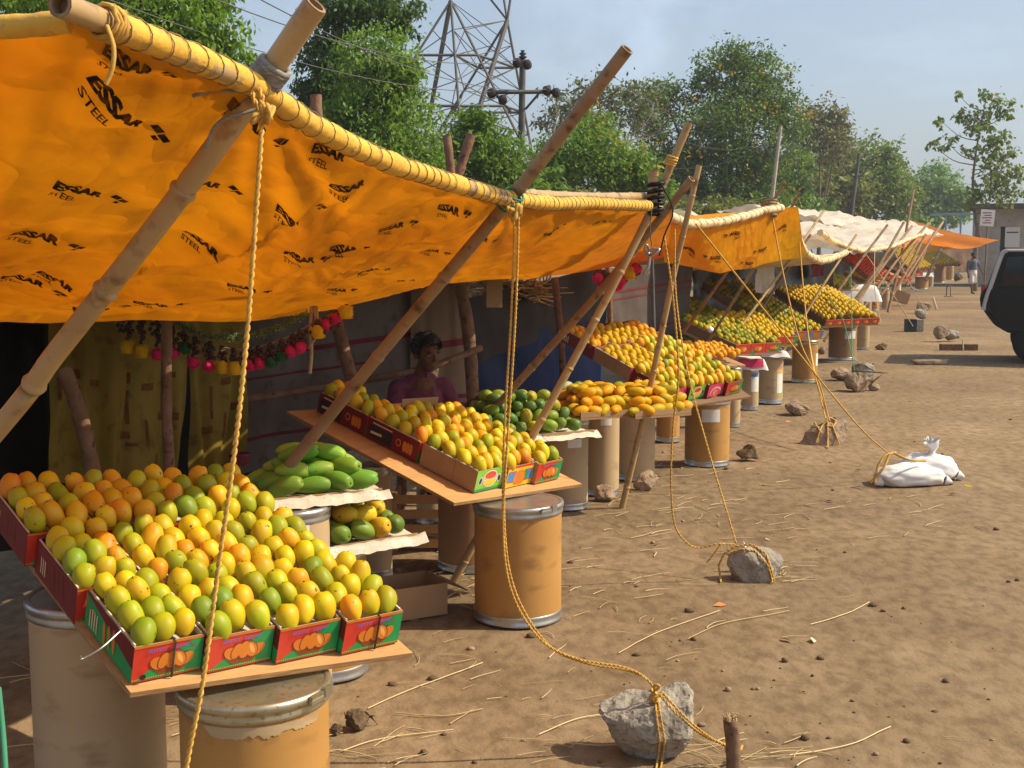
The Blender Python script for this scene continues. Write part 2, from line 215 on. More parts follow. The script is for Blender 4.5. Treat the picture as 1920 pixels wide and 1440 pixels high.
# ------------------------------------------------------------------ mesh builder
class MB:
    def __init__(s): s.v = []; s.f = []; s.m = []; s.sm = []; s.mats = []
    def mi(s, m):
        if m not in s.mats: s.mats.append(m)
        return s.mats.index(m)
    def add(s, vs, fs, m, smooth=False):
        o = len(s.v); s.v += [tuple(x) for x in vs]; k = s.mi(m)
        for f in fs: s.f.append(tuple(i + o for i in f)); s.m.append(k); s.sm.append(smooth)
    def box(s, c, size, m, X=Vector((1, 0, 0)), Y=Vector((0, 1, 0)), Z=Vector((0, 0, 1))):
        c = Vector(c); a, b, d = [q / 2 for q in size]
        vs = [c + X * (a * i) + Y * (b * j) + Z * (d * k) for i in (-1, 1) for j in (-1, 1) for k in (-1, 1)]
        s.add(vs, [(0, 1, 3, 2), (4, 6, 7, 5), (0, 4, 5, 1), (2, 3, 7, 6), (0, 2, 6, 4), (1, 5, 7, 3)], m)
    def beam(s, a, b, th, m, th2=None):
        a = Vector(a); b = Vector(b); Z = (b - a); l = Z.length; Z.normalize(); X = Z.orthogonal().normalized(); Y = Z.cross(X)
        s.box((a + b) / 2, (th, th2 or th, l), m, X, Y, Z)
    def tube(s, path, r, m, n=8, cap=True, smooth=True):
        pts = [Vector(p) for p in path]; k = len(pts)
        rr = r if isinstance(r, (list, tuple)) else [r] * k
        T = [(pts[min(i + 1, k - 1)] - pts[max(i - 1, 0)]).normalized() for i in range(k)]
        X = T[0].orthogonal().normalized(); vs = []
        for i in range(k):
            X = (X - T[i] * X.dot(T[i]));
            X = X.normalized() if X.length > 1e-6 else T[i].orthogonal().normalized()
            Y = T[i].cross(X)
            for j in range(n):
                a = 2 * math.pi * j / n; vs.append(pts[i] + (X * math.cos(a) + Y * math.sin(a)) * rr[i])
        fs = [(i * n + j, i * n + (j + 1) % n, (i + 1) * n + (j + 1) % n, (i + 1) * n + j) for i in range(k - 1) for j in range(n)]
        s.add(vs, fs, m, smooth)
        if cap: s.add(vs[:n], [tuple(range(n - 1, -1, -1))], m); s.add(vs[-n:], [tuple(range(n))], m)
    def lathe(s, prof, m, n=32, c=(0, 0, 0), smooth=True, cap=True):
        c = Vector(c); vs = []
        for r, z in prof:
            for j in range(n):
                a = 2 * math.pi * j / n; vs.append(c + Vector((r * math.cos(a), r * math.sin(a), z)))
        k = len(prof)
        s.add(vs, [(i * n + j, i * n + (j + 1) % n, (i + 1) * n + (j + 1) % n, (i + 1) * n + j) for i in range(k - 1) for j in range(n)], m, smooth)
        if cap: s.add(vs[:n], [tuple(range(n - 1, -1, -1))], m); s.add(vs[-n:], [tuple(range(n))], m)
    def ball(s, c, r, m, nu=10, nv=7, mtx=None, fn=None, smooth=True):
        c = Vector(c); r = r if isinstance(r, (list, tuple)) else (r, r, r); vs = []
        for i in range(nv + 1):
            th = math.pi * i / nv
            for j in range(1 if i in (0, nv) else nu):
                a = 2 * math.pi * j / nu; d = Vector((math.sin(th) * math.cos(a), math.sin(th) * math.sin(a), math.cos(th)))
                if fn: d = fn(d)
                q = Vector((d.x * r[0], d.y * r[1], d.z * r[2]))
                vs.append(c + (mtx @ q if mtx else q))
        fs = []; st = lambda i: 0 if i == 0 else 1 + (i - 1) * nu
        for i in range(nv):
            for j in range(nu):
                j2 = (j + 1) % nu
                if i == 0: fs.append((0, 1 + j, 1 + j2))
                elif i == nv - 1: fs.append((st(i) + j, st(nv), st(i) + j2))
                else: fs.append((st(i) + j, st(i + 1) + j, st(i + 1) + j2, st(i) + j2))
        s.add(vs, fs, m, smooth)
    def grid(s, fn, nu, nv, m, smooth=True):
        vs = [fn(i / nu, j / nv) for j in range(nv + 1) for i in range(nu + 1)]
        s.add(vs, [(j * (nu + 1) + i, j * (nu + 1) + i + 1, (j + 1) * (nu + 1) + i + 1, (j + 1) * (nu + 1) + i) for j in range(nv) for i in range(nu)], m, smooth)
    def mesh(s, name, origin=None):
        me = bpy.data.meshes.new(name); o = Vector(origin) if origin else Vector()
        me.from_pydata([tuple(Vector(x) - o) for x in s.v], [], s.f)
        for m in s.mats: me.materials.append(m)
        me.polygons.foreach_set('material_index', s.m); me.polygons.foreach_set('use_smooth', s.sm); me.update()
        return me
    def build(s, name, parent=None, origin=None):
        return link(name, s.mesh(name, origin), parent, origin)
def link(name, me, parent=None, loc=None):
    ob = bpy.data.objects.new(name, me); COL.objects.link(ob)
    if parent is not None: ob.parent = parent
    elif loc is not None: ob.location = loc
    return ob
def tag(o, label=None, cat=None, group=None, kind=None):
    if label: o['label'] = label
    if cat: o['category'] = cat
    if group: o['group'] = group
    if kind: o['kind'] = kind
    return o
def thing(name, label, cat, loc=(0, 0, 0), group=None, mtx=None):
    e = bpy.data.objects.new(name, None); COL.objects.link(e); e.empty_display_size = .05
    if mtx is not None: e.matrix_world = mtx
    else: e.location = loc
    return tag(e, label, cat, group)
def copy_tree(o, parent=None):
    c = o.copy(); COL.objects.link(c); c.parent = parent
    for ch in o.children: copy_tree(ch, c)
    return c
def solid(mb, name, parent=None, origin=None, bevel=0):
    ob = mb.build(name, parent, origin)
    if bevel:
        bm = bmesh.new(); bm.from_mesh(ob.data); bmesh.ops.bevel(bm, geom=list(bm.edges), offset=bevel, segments=2, affect='EDGES', profile=.7); bm.to_mesh(ob.data); bm.free()
    return ob
def spline(pts, n):
    """Catmull-Rom through the points, n samples spaced evenly in length"""
    p = [Vector(x) for x in pts]; p = [p[0] * 2 - p[1]] + p + [p[-1] * 2 - p[-2]]; out = []
    for i in range(1, len(p) - 2):
        for k in range(16):
            t = k / 16; a, b, c, d = p[i - 1:i + 3]
            out.append(.5 * ((2 * b) + (c - a) * t + (2 * a - 5 * b + 4 * c - d) * t * t + (3 * b - a - 3 * c + d) * t ** 3))
    out.append(p[-2].copy())
    L = [0]
    for i in range(1, len(out)): L.append(L[-1] + (out[i] - out[i - 1]).length)
    res = []; j = 0
    for k in range(n):
        q = L[-1] * k / (n - 1)
        while j < len(L) - 2 and L[j + 1] < q: j += 1
        f = (q - L[j]) / max(1e-9, L[j + 1] - L[j]); res.append(out[j].lerp(out[j + 1], min(1, f)))
    return res
def wob(p, s, seed=0): return noise.noise(Vector(p) * s + Vector((seed * 7.1, seed * 3.3, seed * 1.7)))

# ------------------------------------------------------------------ ground
def build_ground():
    mb = MB()
    m = bpy.data.materials.new('dry_earth'); m.use_nodes = True; nt = m.node_tree; b = nt.nodes['Principled BSDF']; L = nt.links.new
    b.inputs['Roughness'].default_value = .95; b.inputs['Specular IOR Level'].default_value = .15
    tc = _n(nt, 'ShaderNodeTexCoord')
    def nz(sc, det, st=None):
        mp = _n(nt, 'ShaderNodeMapping'); L(tc.outputs['Object'], mp.inputs[0])
        if st: mp.inputs['Scale'].default_value = st; mp.inputs['Rotation'].default_value = (0, 0, R(-14))
        n = _n(nt, 'ShaderNodeTexNoise'); n.inputs['Scale'].default_value = sc; n.inputs['Detail'].default_value = det; n.inputs['Roughness'].default_value = .6; L(mp.outputs[0], n.inputs[0]); return n
    n1 = nz(.9, 6); n2 = nz(14, 10, (1, .6, 1)); n3 = nz(60, 6); n4 = nz(2.2, 5, (1.0, .35, 1))
    rp = _n(nt, 'ShaderNodeValToRGB'); e = rp.color_ramp.elements
    e[0].position = .3; e[0].color = (.170, .118, .068, 1); e[1].position = .7; e[1].color = (.270, .200, .126, 1); x = e.new(.5); x.color = (.218, .157, .094, 1)
    ma = _n(nt, 'ShaderNodeMath'); ma.operation = 'ADD'; mb_ = _n(nt, 'ShaderNodeMath'); mb_.operation = 'MULTIPLY'; mb_.inputs[1].default_value = .5
    L(n1.outputs[0], ma.inputs[0]); L(n4.outputs[0], ma.inputs[1]); L(ma.outputs[0], mb_.inputs[0]); L(mb_.outputs[0], rp.inputs[0])
    r2 = _n(nt, 'ShaderNodeValToRGB'); r2.color_ramp.elements[0].position = .36; r2.color_ramp.elements[0].color = (.68, .65, .62, 1); r2.color_ramp.elements[1].position = .58; r2.color_ramp.elements[1].color = (1.06, 1.05, 1.04, 1); L(n2.outputs[0], r2.inputs[0])
    mx = _n(nt, 'ShaderNodeMix'); mx.data_type = 'RGBA'; mx.blend_type = 'MULTIPLY'; mx.inputs['Factor'].default_value = .95; L(rp.outputs[0], mx.inputs['A']); L(r2.outputs[0], mx.inputs['B'])
    r3 = _n(nt, 'ShaderNodeValToRGB'); r3.color_ramp.elements[0].position = .66; r3.color_ramp.elements[0].color = (1, 1, 1, 1); r3.color_ramp.elements[1].position = .72; r3.color_ramp.elements[1].color = (.45, .4, .36, 1); L(n3.outputs[0], r3.inputs[0])
    m2 = _n(nt, 'ShaderNodeMix'); m2.data_type = 'RGBA'; m2.blend_type = 'MULTIPLY'; m2.inputs['Factor'].default_value = .8; L(mx.outputs['Result'], m2.inputs['A']); L(r3.outputs[0], m2.inputs['B'])
    n5 = nz(.22, 5, (.5, 1.5, 1)); r5 = _n(nt, 'ShaderNodeValToRGB'); r5.color_ramp.elements[0].position = .42; r5.color_ramp.elements[0].color = (.92, .90, .88, 1); r5.color_ramp.elements[1].position = .62; r5.color_ramp.elements[1].color = (1.26, 1.22, 1.16, 1); L(n5.outputs[0], r5.inputs[0])
    m5 = _n(nt, 'ShaderNodeMix'); m5.data_type = 'RGBA'; m5.blend_type = 'MULTIPLY'; m5.inputs['Factor'].default_value = 1; L(m2.outputs['Result'], m5.inputs['A']); L(r5.outputs[0], m5.inputs['B'])
    L(m5.outputs['Result'], b.inputs['Base Color'])
    bp = _n(nt, 'ShaderNodeBump'); bp.inputs['Strength'].default_value = .30; bp.inputs['Distance'].default_value = .02; L(n2.outputs[0], bp.inputs['Height'])
    b2 = _n(nt, 'ShaderNodeBump'); b2.inputs['Strength'].default_value = .55; b2.inputs['Distance'].default_value = .006; L(n3.outputs[0], b2.inputs['Height']); L(bp.outputs[0], b2.inputs['Normal']); L(b2.outputs[0], b.inputs['Normal'])
    def h(x, y):
        k = max(0, 1 - max(0, y - 14) / 12)
        return k * (.012 * wob((x, y, 0), .9) + .005 * wob((x, y, 0), 3.1, 2) + .003 * wob((x, y, 0), 9, 3)) - .006
    xs = [-420, -120, -40, -18, -10] + [-6 + .09 * i for i in range(134)] + [7, 10, 18, 40, 120, 420]
    ys = [-60, -12, -3, 0, 2] + [2.6 + .09 * i for i in range(140)] + [16 + 1.0 * i for i in range(14)] + [36, 50, 80, 140, 300, 640]
    nx = len(xs)
    mb.add([(x, y, h(x, y)) for y in ys for x in xs], [(j * nx + i, j * nx + i + 1, (j + 1) * nx + i + 1, (j + 1) * nx + i) for j in range(len(ys) - 1) for i in range(nx - 1)], m, True)
    tag(mb.build('ground'), kind='structure')
    # straw
    st = MB(); rs = random.Random(3)
    def straw(x, y, a, l, wd, curl, z=.006):
        pts = []; ca = a
        px, py = x, y; k = 6
        for i in range(k + 1):
            pts.append(Vector((px, py, z + h(px, py) + .001 + .003 * math.sin(math.pi * i / k))))
            ca += curl / k + rs.uniform(-.12, .12); px += math.cos(ca) * l / k; py += math.sin(ca) * l / k
        st.tube(pts, [wd * (1 - .5 * i / k) for i in range(k + 1)], M['straw'], n=4, cap=False)
    for i in range(130):
        u = rs.uniform(640, 1900); v = 640 + 800 * rs.random() ** .8
        if u > 1250 and v < 1440 and rs.random() < .45: continue
        g = G(u, v); sc = rs.choice([.5, .7, 1, 1, 1.6])
        straw(g.x, g.y, rs.gauss(.30, .45), rs.uniform(.03, .15) * sc, rs.uniform(.0008, .002) * (1 + g.y * .04), rs.gauss(0, .25))
    for (cu, cv, su, sv, k) in ((1120, 915, 90, 25, 90), (1230, 870, 60, 18, 40), (850, 1010, 50, 35, 130), (880, 1080, 40, 30, 60), (1465, 1075, 22, 12, 22), (1280, 960, 120, 20, 50), (640, 1420, 60, 15, 12), (1390, 1420, 70, 14, 26), (1560, 960, 160, 40, 50), (960, 1330, 170, 60, 30), (1150, 1100, 130, 60, 50), (200, 1330, 200, 70, 60)):
        for i in range(k):
            g = G(rs.gauss(cu, su), max(600, rs.gauss(cv, sv))); straw(g.x, g.y, rs.gauss(.3, .7), rs.uniform(.06, .22), rs.uniform(.0010, .0023) * (1 + g.y * .05), rs.gauss(0, .45))
    for (a, b, c) in (((1160, 1225), (1230, 1190), (1350, 1145)), ((1290, 1200), (1360, 1170), (1480, 1145)), ((1520, 1170), (1590, 1150), (1630, 1130)), ((1010, 1380), (1080, 1350), (1130, 1340)), ((690, 1330), (780, 1290), (905, 1240)), ((740, 1340), (830, 1345), (905, 1330)), ((1480, 1420), (1600, 1395), (1670, 1360)), ((640, 1410), (720, 1385), (850, 1370)), ((1060, 1395), (1120, 1400), (1180, 1395))):
        pts = [p + Vector((0, 0, .01)) for p in spline([G(*a), G(*b), G(*c)], 12)]
        for p in pts: p.z = h(p.x, p.y) + .008
        st.tube(pts, .0022, M['straw'], n=5)
    tag(st.build('straw_litter'), 'pale dry straw scattered over the brown earth', 'straw', kind='stuff')
    cl = MB()
    def lump(d): return d * (1 + .35 * noise.noise(d * 2.3 + Vector((lump.k, 0, 0))))
    for i in range(220):
        u = rs.uniform(600, 1950); v = 600 + 840 * rs.random() ** .7; g = G(u, v); lump.k = i * 1.37
        r = rs.choice([.002, .003, .004, .005, .006, .008, .013]) * rs.uniform(.7, 1.3) * (1 + .03 * g.y)
        cl.ball((g.x, g.y, h(g.x, g.y) + r * .3), (r * rs.uniform(.8, 1.5), r, r * .7), M['clod'] if rs.random() < .75 else M['rock_brown'], 7, 5, fn=lump)
    tag(cl.build('soil_crumbs'), 'small dark clods and pebbles strewn on the dirt', 'pebbles', kind='stuff')
    lv = MB()
    for (u, v, c) in ((1608, 884, 'p_orange'), (1556, 940, 'p_orange'), (1815, 912, 'p_yellow'), (1785, 928, 'p_yellow'), (1478, 790, 'p_orange'), (1705, 755, 'p_yellow'), (1525, 1200, 'p_cream'), (1350, 1135, 'p_orange'), (1475, 1200, 'p_cream'), (1440, 1010, 'p_cream')):
        g = G(u, v); a = rs.uniform(0, 6); d = Vector((math.cos(a), math.sin(a), 0)); q = Vector((-d.y, d.x, .25)); z = Vector((0, 0, h(g.x, g.y) + .008))
        lv.add([g + z - d * .035, g + z + q * .014 + Vector((0, 0, .008)), g + z + d * .035, g + z - q * .014], [(0, 1, 2, 3)], M[c])
    tag(lv.build('fallen_leaves'), 'dry orange leaves lying about on the earth', 'leaves', kind='stuff')
    return h
GH = build_ground()

# ------------------------------------------------------------------ trees
def leafquad(mb, c, d, w_, l, m, rs):
    n = Vector((rs.gauss(.25, .6), rs.gauss(-.2, .6), rs.gauss(.6, .5)));
    s = d.cross(n); s = s.normalized() * w_ if s.length > 1e-4 else Vector((w_, 0, 0))
    mb.add([c, c + d * (l * .45) + s, c + d * l, c + d * (l * .45) - s], [(0, 1, 2, 3)], m)
def tree(label, name, cat, d, base, blobs, leaf, nleaf, lsize, droop=.5, clump=26, trunk='bark', tr=.09, flowers=0, group=None, depth=1.0, limbs=True, seed=1, lw=.22, sprays=.38, twigs=0, spine=None):
    """blobs: (u, v, rx, ry, weight) in photograph pixels at distance d: an own depth is given to each"""
    rs = random.Random(seed); k = d / F
    b = P(*base, d); b.z = 0
    root = thing(name, label, cat, b, group)
    cr = MB(); tk = MB(); wsum = sum(x[2] * x[3] * (x[4] if len(x) > 4 else 1) for x in blobs)
    top = P(blobs[0][0], blobs[0][1], d)
    fork = Vector((b.x * .5 + top.x * .5, d, max(.8, b.z + (top.z - b.z) * .35)))
    tk.tube(spline([b - Vector((0, 0, .15)), b.lerp(fork, .5) + Vector((rs.uniform(-.1, .1), 0, 0)), fork], 9), [tr * (1.25 - .45 * i / 8) for i in range(9)], M[trunk], 8)
    sp = spline([P(*q, d) for q in spine], 30) if spine else None
    if sp: tk.tube(sp, [tr * (.8 - .6 * i / 29) for i in range(30)], M[trunk], 7)
    for bl in blobs:
        u, v, rx, ry = bl[:4]; wt_ = bl[4] if len(bl) > 4 else 1
        c = P(u, v, d); dz = rs.uniform(-.6, .6) * depth * rx * k; c.y += dz
        RX, RY, RZ = rx * k, max(rx, ry) * k * depth, ry * k
        if limbs:
            if sp: fork = min(sp, key=lambda q: abs(q.z - (c.z - .35 * abs(c.x - q.x) - .25)) + .3 * abs(q.x - c.x))
            mid = fork.lerp(c, .5) + Vector((0, 0, -.12 * (c - fork).length))
            tk.tube(spline([fork, mid, c], 8), [(tr * (.55 - .42 * i / 7) if not sp else tr * (.26 - .2 * i / 7)) for i in range(8)], M[trunk], 6)
        n = max(1, int(nleaf * rx * ry * wt_ / wsum)); nc = max(3, n // clump)
        for q in range(nc):
            dv = Vector((rs.gauss(0, 1), rs.gauss(0, 1), rs.gauss(0, 1))).normalized() * (rs.random() ** .42)
            dv *= 1 + .25 * noise.noise(dv * 2.5 + Vector((u * .1, v * .1, 0)))
            cc = c + Vector((dv.x * RX, dv.y * RY, dv.z * RZ)); cr_ = min(RX, RZ) * sprays * rs.uniform(.55, 1.25)
            if limbs and rs.random() < .5: tk.tube([c.lerp(cc, .1), c.lerp(cc, .6) + Vector((0, 0, -.03)), cc], [tr * .12, tr * .09, tr * .04], M[trunk], 4, cap=False)
            sd = Vector((rs.gauss(0, 1), rs.gauss(0, 1), rs.gauss(0, .7))).normalized()
            for z in range(clump):
                o = Vector((rs.gauss(0, .5), rs.gauss(0, .5), rs.gauss(0, .42))) * cr_ + sd * (rs.uniform(-.6, .6) * cr_)
                ld = (Vector((rs.gauss(0, 1), rs.gauss(0, 1), rs.gauss(0, .7) - droop * 1.6)) + sd * .5).normalized()
                m = M[leaf] if isinstance(leaf, str) else M[leaf[0] if rs.random() < leaf[2] else leaf[1]]
                s_ = lsize * rs.uniform(.6, 1.3); leafquad(cr, cc + o, ld, s_ * lw, s_, m, rs)
        if flowers and rs.random() < .9:
            for q in range(int(flowers * rx * ry / 2300)):
                dv = Vector((rs.gauss(0, 1), rs.gauss(-.5, .6), abs(rs.gauss(0, .8)))).normalized() * rs.uniform(.85, 1.1)
                cc = c + Vector((dv.x * RX, dv.y * RY, dv.z * RZ))
                for z in range(9):
                    leafquad(cr, cc + Vector((rs.gauss(0, .5), rs.gauss(0, .5), rs.gauss(0, .6))) * lsize * 1.6, Vector((rs.gauss(0, 1), rs.gauss(0, 1), rs.gauss(.3, 1))).normalized(), lsize * .35, lsize * .9, M['flower'], rs)
    tk.build('trunk', root, b); cr.build('crown', root, b)
    return root
GT = 'trees behind the stalls'
tree('bright willowy tree with drooping leaves above the end of the orange tarpaulin', 'leafy_tree', 'tree', 13.5, (230, 300),
     [(330, 40, 110, 60), (420, 90, 60, 55), (250, 0, 110, 55), (120, 10, 110, 50), (10, 0, 90, 50), (480, 140, 30, 40), (380, -30, 60, 45), (330, 110, 90, 60), (120, 190, 130, 80, .5), (330, 230, 130, 80, .5), (480, 290, 90, 70, .5), (230, 330, 150, 70, .4)], 'lf_bright', 21000, .085, .7, seed=11, group=GT)
tree('tall dark drooping tree topping the frame beside the long bamboo tip', 'drooping_tree', 'tree', 21, (610, 420),
     [(640, 20, 70, 50), (600, 90, 45, 60), (575, 170, 30, 40), (720, 15, 65, 45), (640, 130, 45, 60), (610, 220, 55, 60), (760, 60, 25, 25, .6)], 'lf_dark', 11000, .11, .8, seed=12, group=GT, tr=.1)
tree('large bright green tree with dense feathery crown left of the pylon', 'dense_tree', 'tree', 19.5, (700, 420),
     [(700, 130, 85, 75), (740, 220, 75, 80), (660, 230, 70, 80), (720, 320, 110, 70), (620, 310, 70, 60), (800, 300, 50, 50), (760, 140, 40, 50), (560, 280, 60, 60), (640, 400, 110, 50, .6), (780, 410, 90, 40, .6)], ('lf_bright', 'lf_mid', .7), 25000, .095, .6, seed=13, group=GT, tr=.12)
tree('rounded green tree growing low behind the crossed stall poles', 'bushy_tree', 'tree', 22, (880, 420),
     [(880, 260, 65, 55), (930, 300, 55, 60), (850, 320, 60, 50), (960, 340, 60, 40), (900, 230, 40, 30)], ('lf_bright', 'lf_mid', .45), 12000, .10, .4, seed=14, group=GT)
tree('green bush with yellow blossom right of the utility pole', 'flowering_bush', 'shrub', 29, (1110, 420),
     [(1100, 300, 70, 60), (1170, 320, 60, 55), (1040, 320, 50, 60), (1115, 240, 45, 40), (1210, 350, 50, 40)], ('lf_mid', 'lf_bright', .6), 13000, .13, .3, seed=15, group=GT, flowers=3)
tree('thin feathery tree with sparse grey green leaves before the sky', 'sparse_tree', 'tree', 36, (1120, 420),
     [(1080, 190, 60, 45), (1150, 170, 60, 40), (1190, 210, 50, 50), (1050, 240, 45, 40), (1110, 230, 60, 50), (1215, 160, 30, 30, .6)], ('lf_feather', 'lf_brown', .7), 3800, .16, .4, clump=12, seed=16, group=GT, trunk='bark_pale', tr=.07)
tree('tallest broad tree with clumps of yellow blossom in its crown', 'blossom_tree', 'tree', 45, (1350, 430),
     [(1385, 110, 75, 38), (1340, 150, 50, 35), (1430, 150, 55, 40), (1400, 190, 95, 45), (1250, 190, 55, 45), (1220, 240, 40, 40), (1350, 240, 100, 50), (1460, 230, 50, 50), (1300, 300, 120, 55), (1430, 310, 90, 60), (1240, 330, 70, 50), (1370, 370, 130, 40)], ('lf_mid', 'lf_dark', .55), 38000, .15, .35, seed=17, group=GT, flowers=3.4, tr=.2)
tree('sparse brownish seed hung tree between the two green crowns', 'withered_tree', 'tree', 66, (1540, 440),
     [(1540, 220, 48, 38), (1570, 230, 26, 30), (1515, 250, 40, 45), (1550, 280, 50, 40)], ('lf_brown', 'lf_olive', .55), 4200, .26, .4, clump=14, seed=18, group=GT, tr=.12)
tree('dome shaped olive green tree over the white tarpaulins', 'domed_tree', 'tree', 72, (1610, 440),
     [(1610, 290, 70, 42), (1560, 320, 60, 50), (1670, 310, 35, 45), (1640, 350, 70, 50), (1530, 370, 70, 40), (1690, 370, 40, 45), (1600, 390, 90, 30)], ('lf_mid', 'lf_olive', .6), 15000, .30, .3, seed=19, group=GT, tr=.25)
tree('small distant pale green tree near the blue shed', 'distant_tree', 'tree', 98, (1755, 440),
     [(1755, 345, 48, 38), (1735, 380, 45, 35), (1785, 375, 35, 40), (1760, 405, 60, 25)], 'lf_far', 7000, .4, .3, seed=20, group=GT, tr=.25)
tree('lone slender tree with open branches growing beside the plastered building', 'slender_tree', 'tree', 52, (1832, 455),
     [(1845, 175, 14, 12), (1800, 180, 12, 12), (1870, 195, 30, 20), (1830, 215, 36, 18), (1805, 222, 16, 14), (1890, 210, 20, 14), (1765, 230, 18, 10), (1835, 240, 30, 14), (1775, 268, 26, 14), (1745, 268, 12, 10), (1860, 265, 26, 20), (1880, 258, 20, 14), (1815, 280, 20, 12), (1865, 300, 30, 26), (1900, 285, 14, 14), (1880, 330, 36, 28), (1850, 350, 26, 26), (1905, 325, 16, 18), (1825, 370, 26, 24), (1880, 370, 34, 20)], ('lf_olive', 'lf_mid', .5), 2000, .22, .7, seed=21, clump=7, tr=.10, sprays=.62, lw=.34, depth=.8, spine=[(1838, 455), (1828, 400), (1824, 350), (1828, 300), (1836, 250), (1848, 190)])
# bare twiggy tree
def bare_tree():
    b = P(1010, 420, 33); b.z = 0; root = thing('bare_tree', 'leafless tree of fine grey twigs right of the utility pole', 'tree', b); mb = MB(); rs = random.Random(5)
    def grow(p, d, l, r, k):
        q = p + d * l; mb.tube([p, p.lerp(q, .5) + Vector((rs.uniform(-.04, .04), 0, rs.uniform(-.03, .03))) * l, q], [r, r * .85, r * .65], M['bark_pale'], 5, cap=False)
        if k == 0: return
        for i in range(3 if k > 1 else 2):
            grow(p.lerp(q, rs.uniform(.55, 1)), (d + Vector((rs.gauss(0, .42), rs.gauss(0, .4), rs.gauss(.05, .2)))).normalized(), l * rs.uniform(.55, .82), r * .6, k - 1)
    grow(b, Vector((.04, 0, 1)), 2.6, .06, 5)
    mb.build('trunk', root, b)
bare_tree()
# understory shrubs that close the gaps behind the stalls
k = 0
for (u, v, rx, ry, d, lf, lb) in ((520, 250, 80, 60, 17, 'lf_mid', 'green shrub in the gap behind the first support pole'), (760, 380, 120, 50, 20, 'lf_mid', 'low green shrub below the bright feathery tree'), (1040, 390, 90, 40, 27, 'lf_olive', 'low olive shrub behind the far end of the near tarpaulin'),
        (1180, 395, 80, 40, 34, 'lf_mid', 'low green shrub behind the leaning twin bamboo tips'), (1330, 400, 120, 35, 42, 'lf_olive', 'olive undergrowth shrub under the tallest blossom tree'), (1480, 395, 80, 40, 55, 'lf_mid', 'green shrub left of the leaning grey pole foot'), (1700, 425, 60, 22, 80, 'lf_mid', 'green shrub low behind the white tarpaulins'),
        (1460, 330, 60, 60, 58, 'lf_dark', 'dark shrub mass beside the leaning grey pole'), (1230, 330, 90, 50, 47, 'lf_mid', 'tall green shrub filling the gap left of the tallest blossom tree'), (1540, 350, 90, 55, 70, 'lf_olive', 'olive shrub filling the gap below the sparse brownish tree'), (990, 345, 80, 45, 25, 'lf_mid', 'green shrub right behind the utility pole')):
    k += 1; tree(lb, 'shrub', 'shrub', d, (u, 440), [(u - rx * .4, v, rx * .6, ry), (u + rx * .4, v + 5, rx * .6, ry), (u, v + ry * .6, rx, ry * .7)], lf, 4500, .006 * d * .9 + .02, .3, seed=40 + k, group='shrubs behind the stalls', tr=.04)

# ------------------------------------------------------------------ pylon, poles, wires
def pylon():
    root = thing('transmission_pylon', 'steel lattice pylon rising behind the trees', 'pylon', G(870, 500) * 0 + Vector((P(870, 300, 46).x, 46, 0)))
    o = root.location.copy(); lg = MB(); br = MB(); d0 = 46
    def leg(a, b, th=.066): lg.beam(P(*a), P(*b), th, M['galv'])
    def brc(a, b, th=.026): br.beam(P(*a), P(*b), th, M['galv'])
    A = (845, 2, 46); B = (951, 38, 48)
    f = {'a': (655, 300, 44), 'b': (868, 300, 43), 'c': (994, 300, 45), 'd': (790, 300, 50), 'e': (1000, 300, 50)}
    leg((842, -160, 47), A); leg((985, -190, 48), (951, 38, 48)); leg((905, -20, 47), B); leg((942, -20, 49), B)
    for q in 'abc': leg(A, f[q])
    for q in 'de': leg(B, f[q])
    leg(B, f['b'], .13); leg(A, f['d'], .12)
    def on(a, b, t): return tuple(a[i] + (b[i] - a[i]) * t for i in range(3))
    for (p, pa, q, qa) in ((A, 'a', A, 'b'), (A, 'b', A, 'c'), (B, 'd', B, 'e'), (A, 'c', B, 'e'), (A, 'b', B, 'd')):
        ts = [.0, .18, .34, .5, .66, .82, 1.0]
        for i in range(6):
            e1, e2 = (ts[i], ts[i + 1])
            brc(on(p, f[pa], e1), on(q, f[qa], e2)); brc(on(q, f[qa], e1), on(p, f[pa], e2))
            if i in (1, 3): brc(on(p, f[pa], e2), on(q, f[qa], e2), .07)
    lg.build('legs', root, o); br.build('bracing', root, o)
pylon()
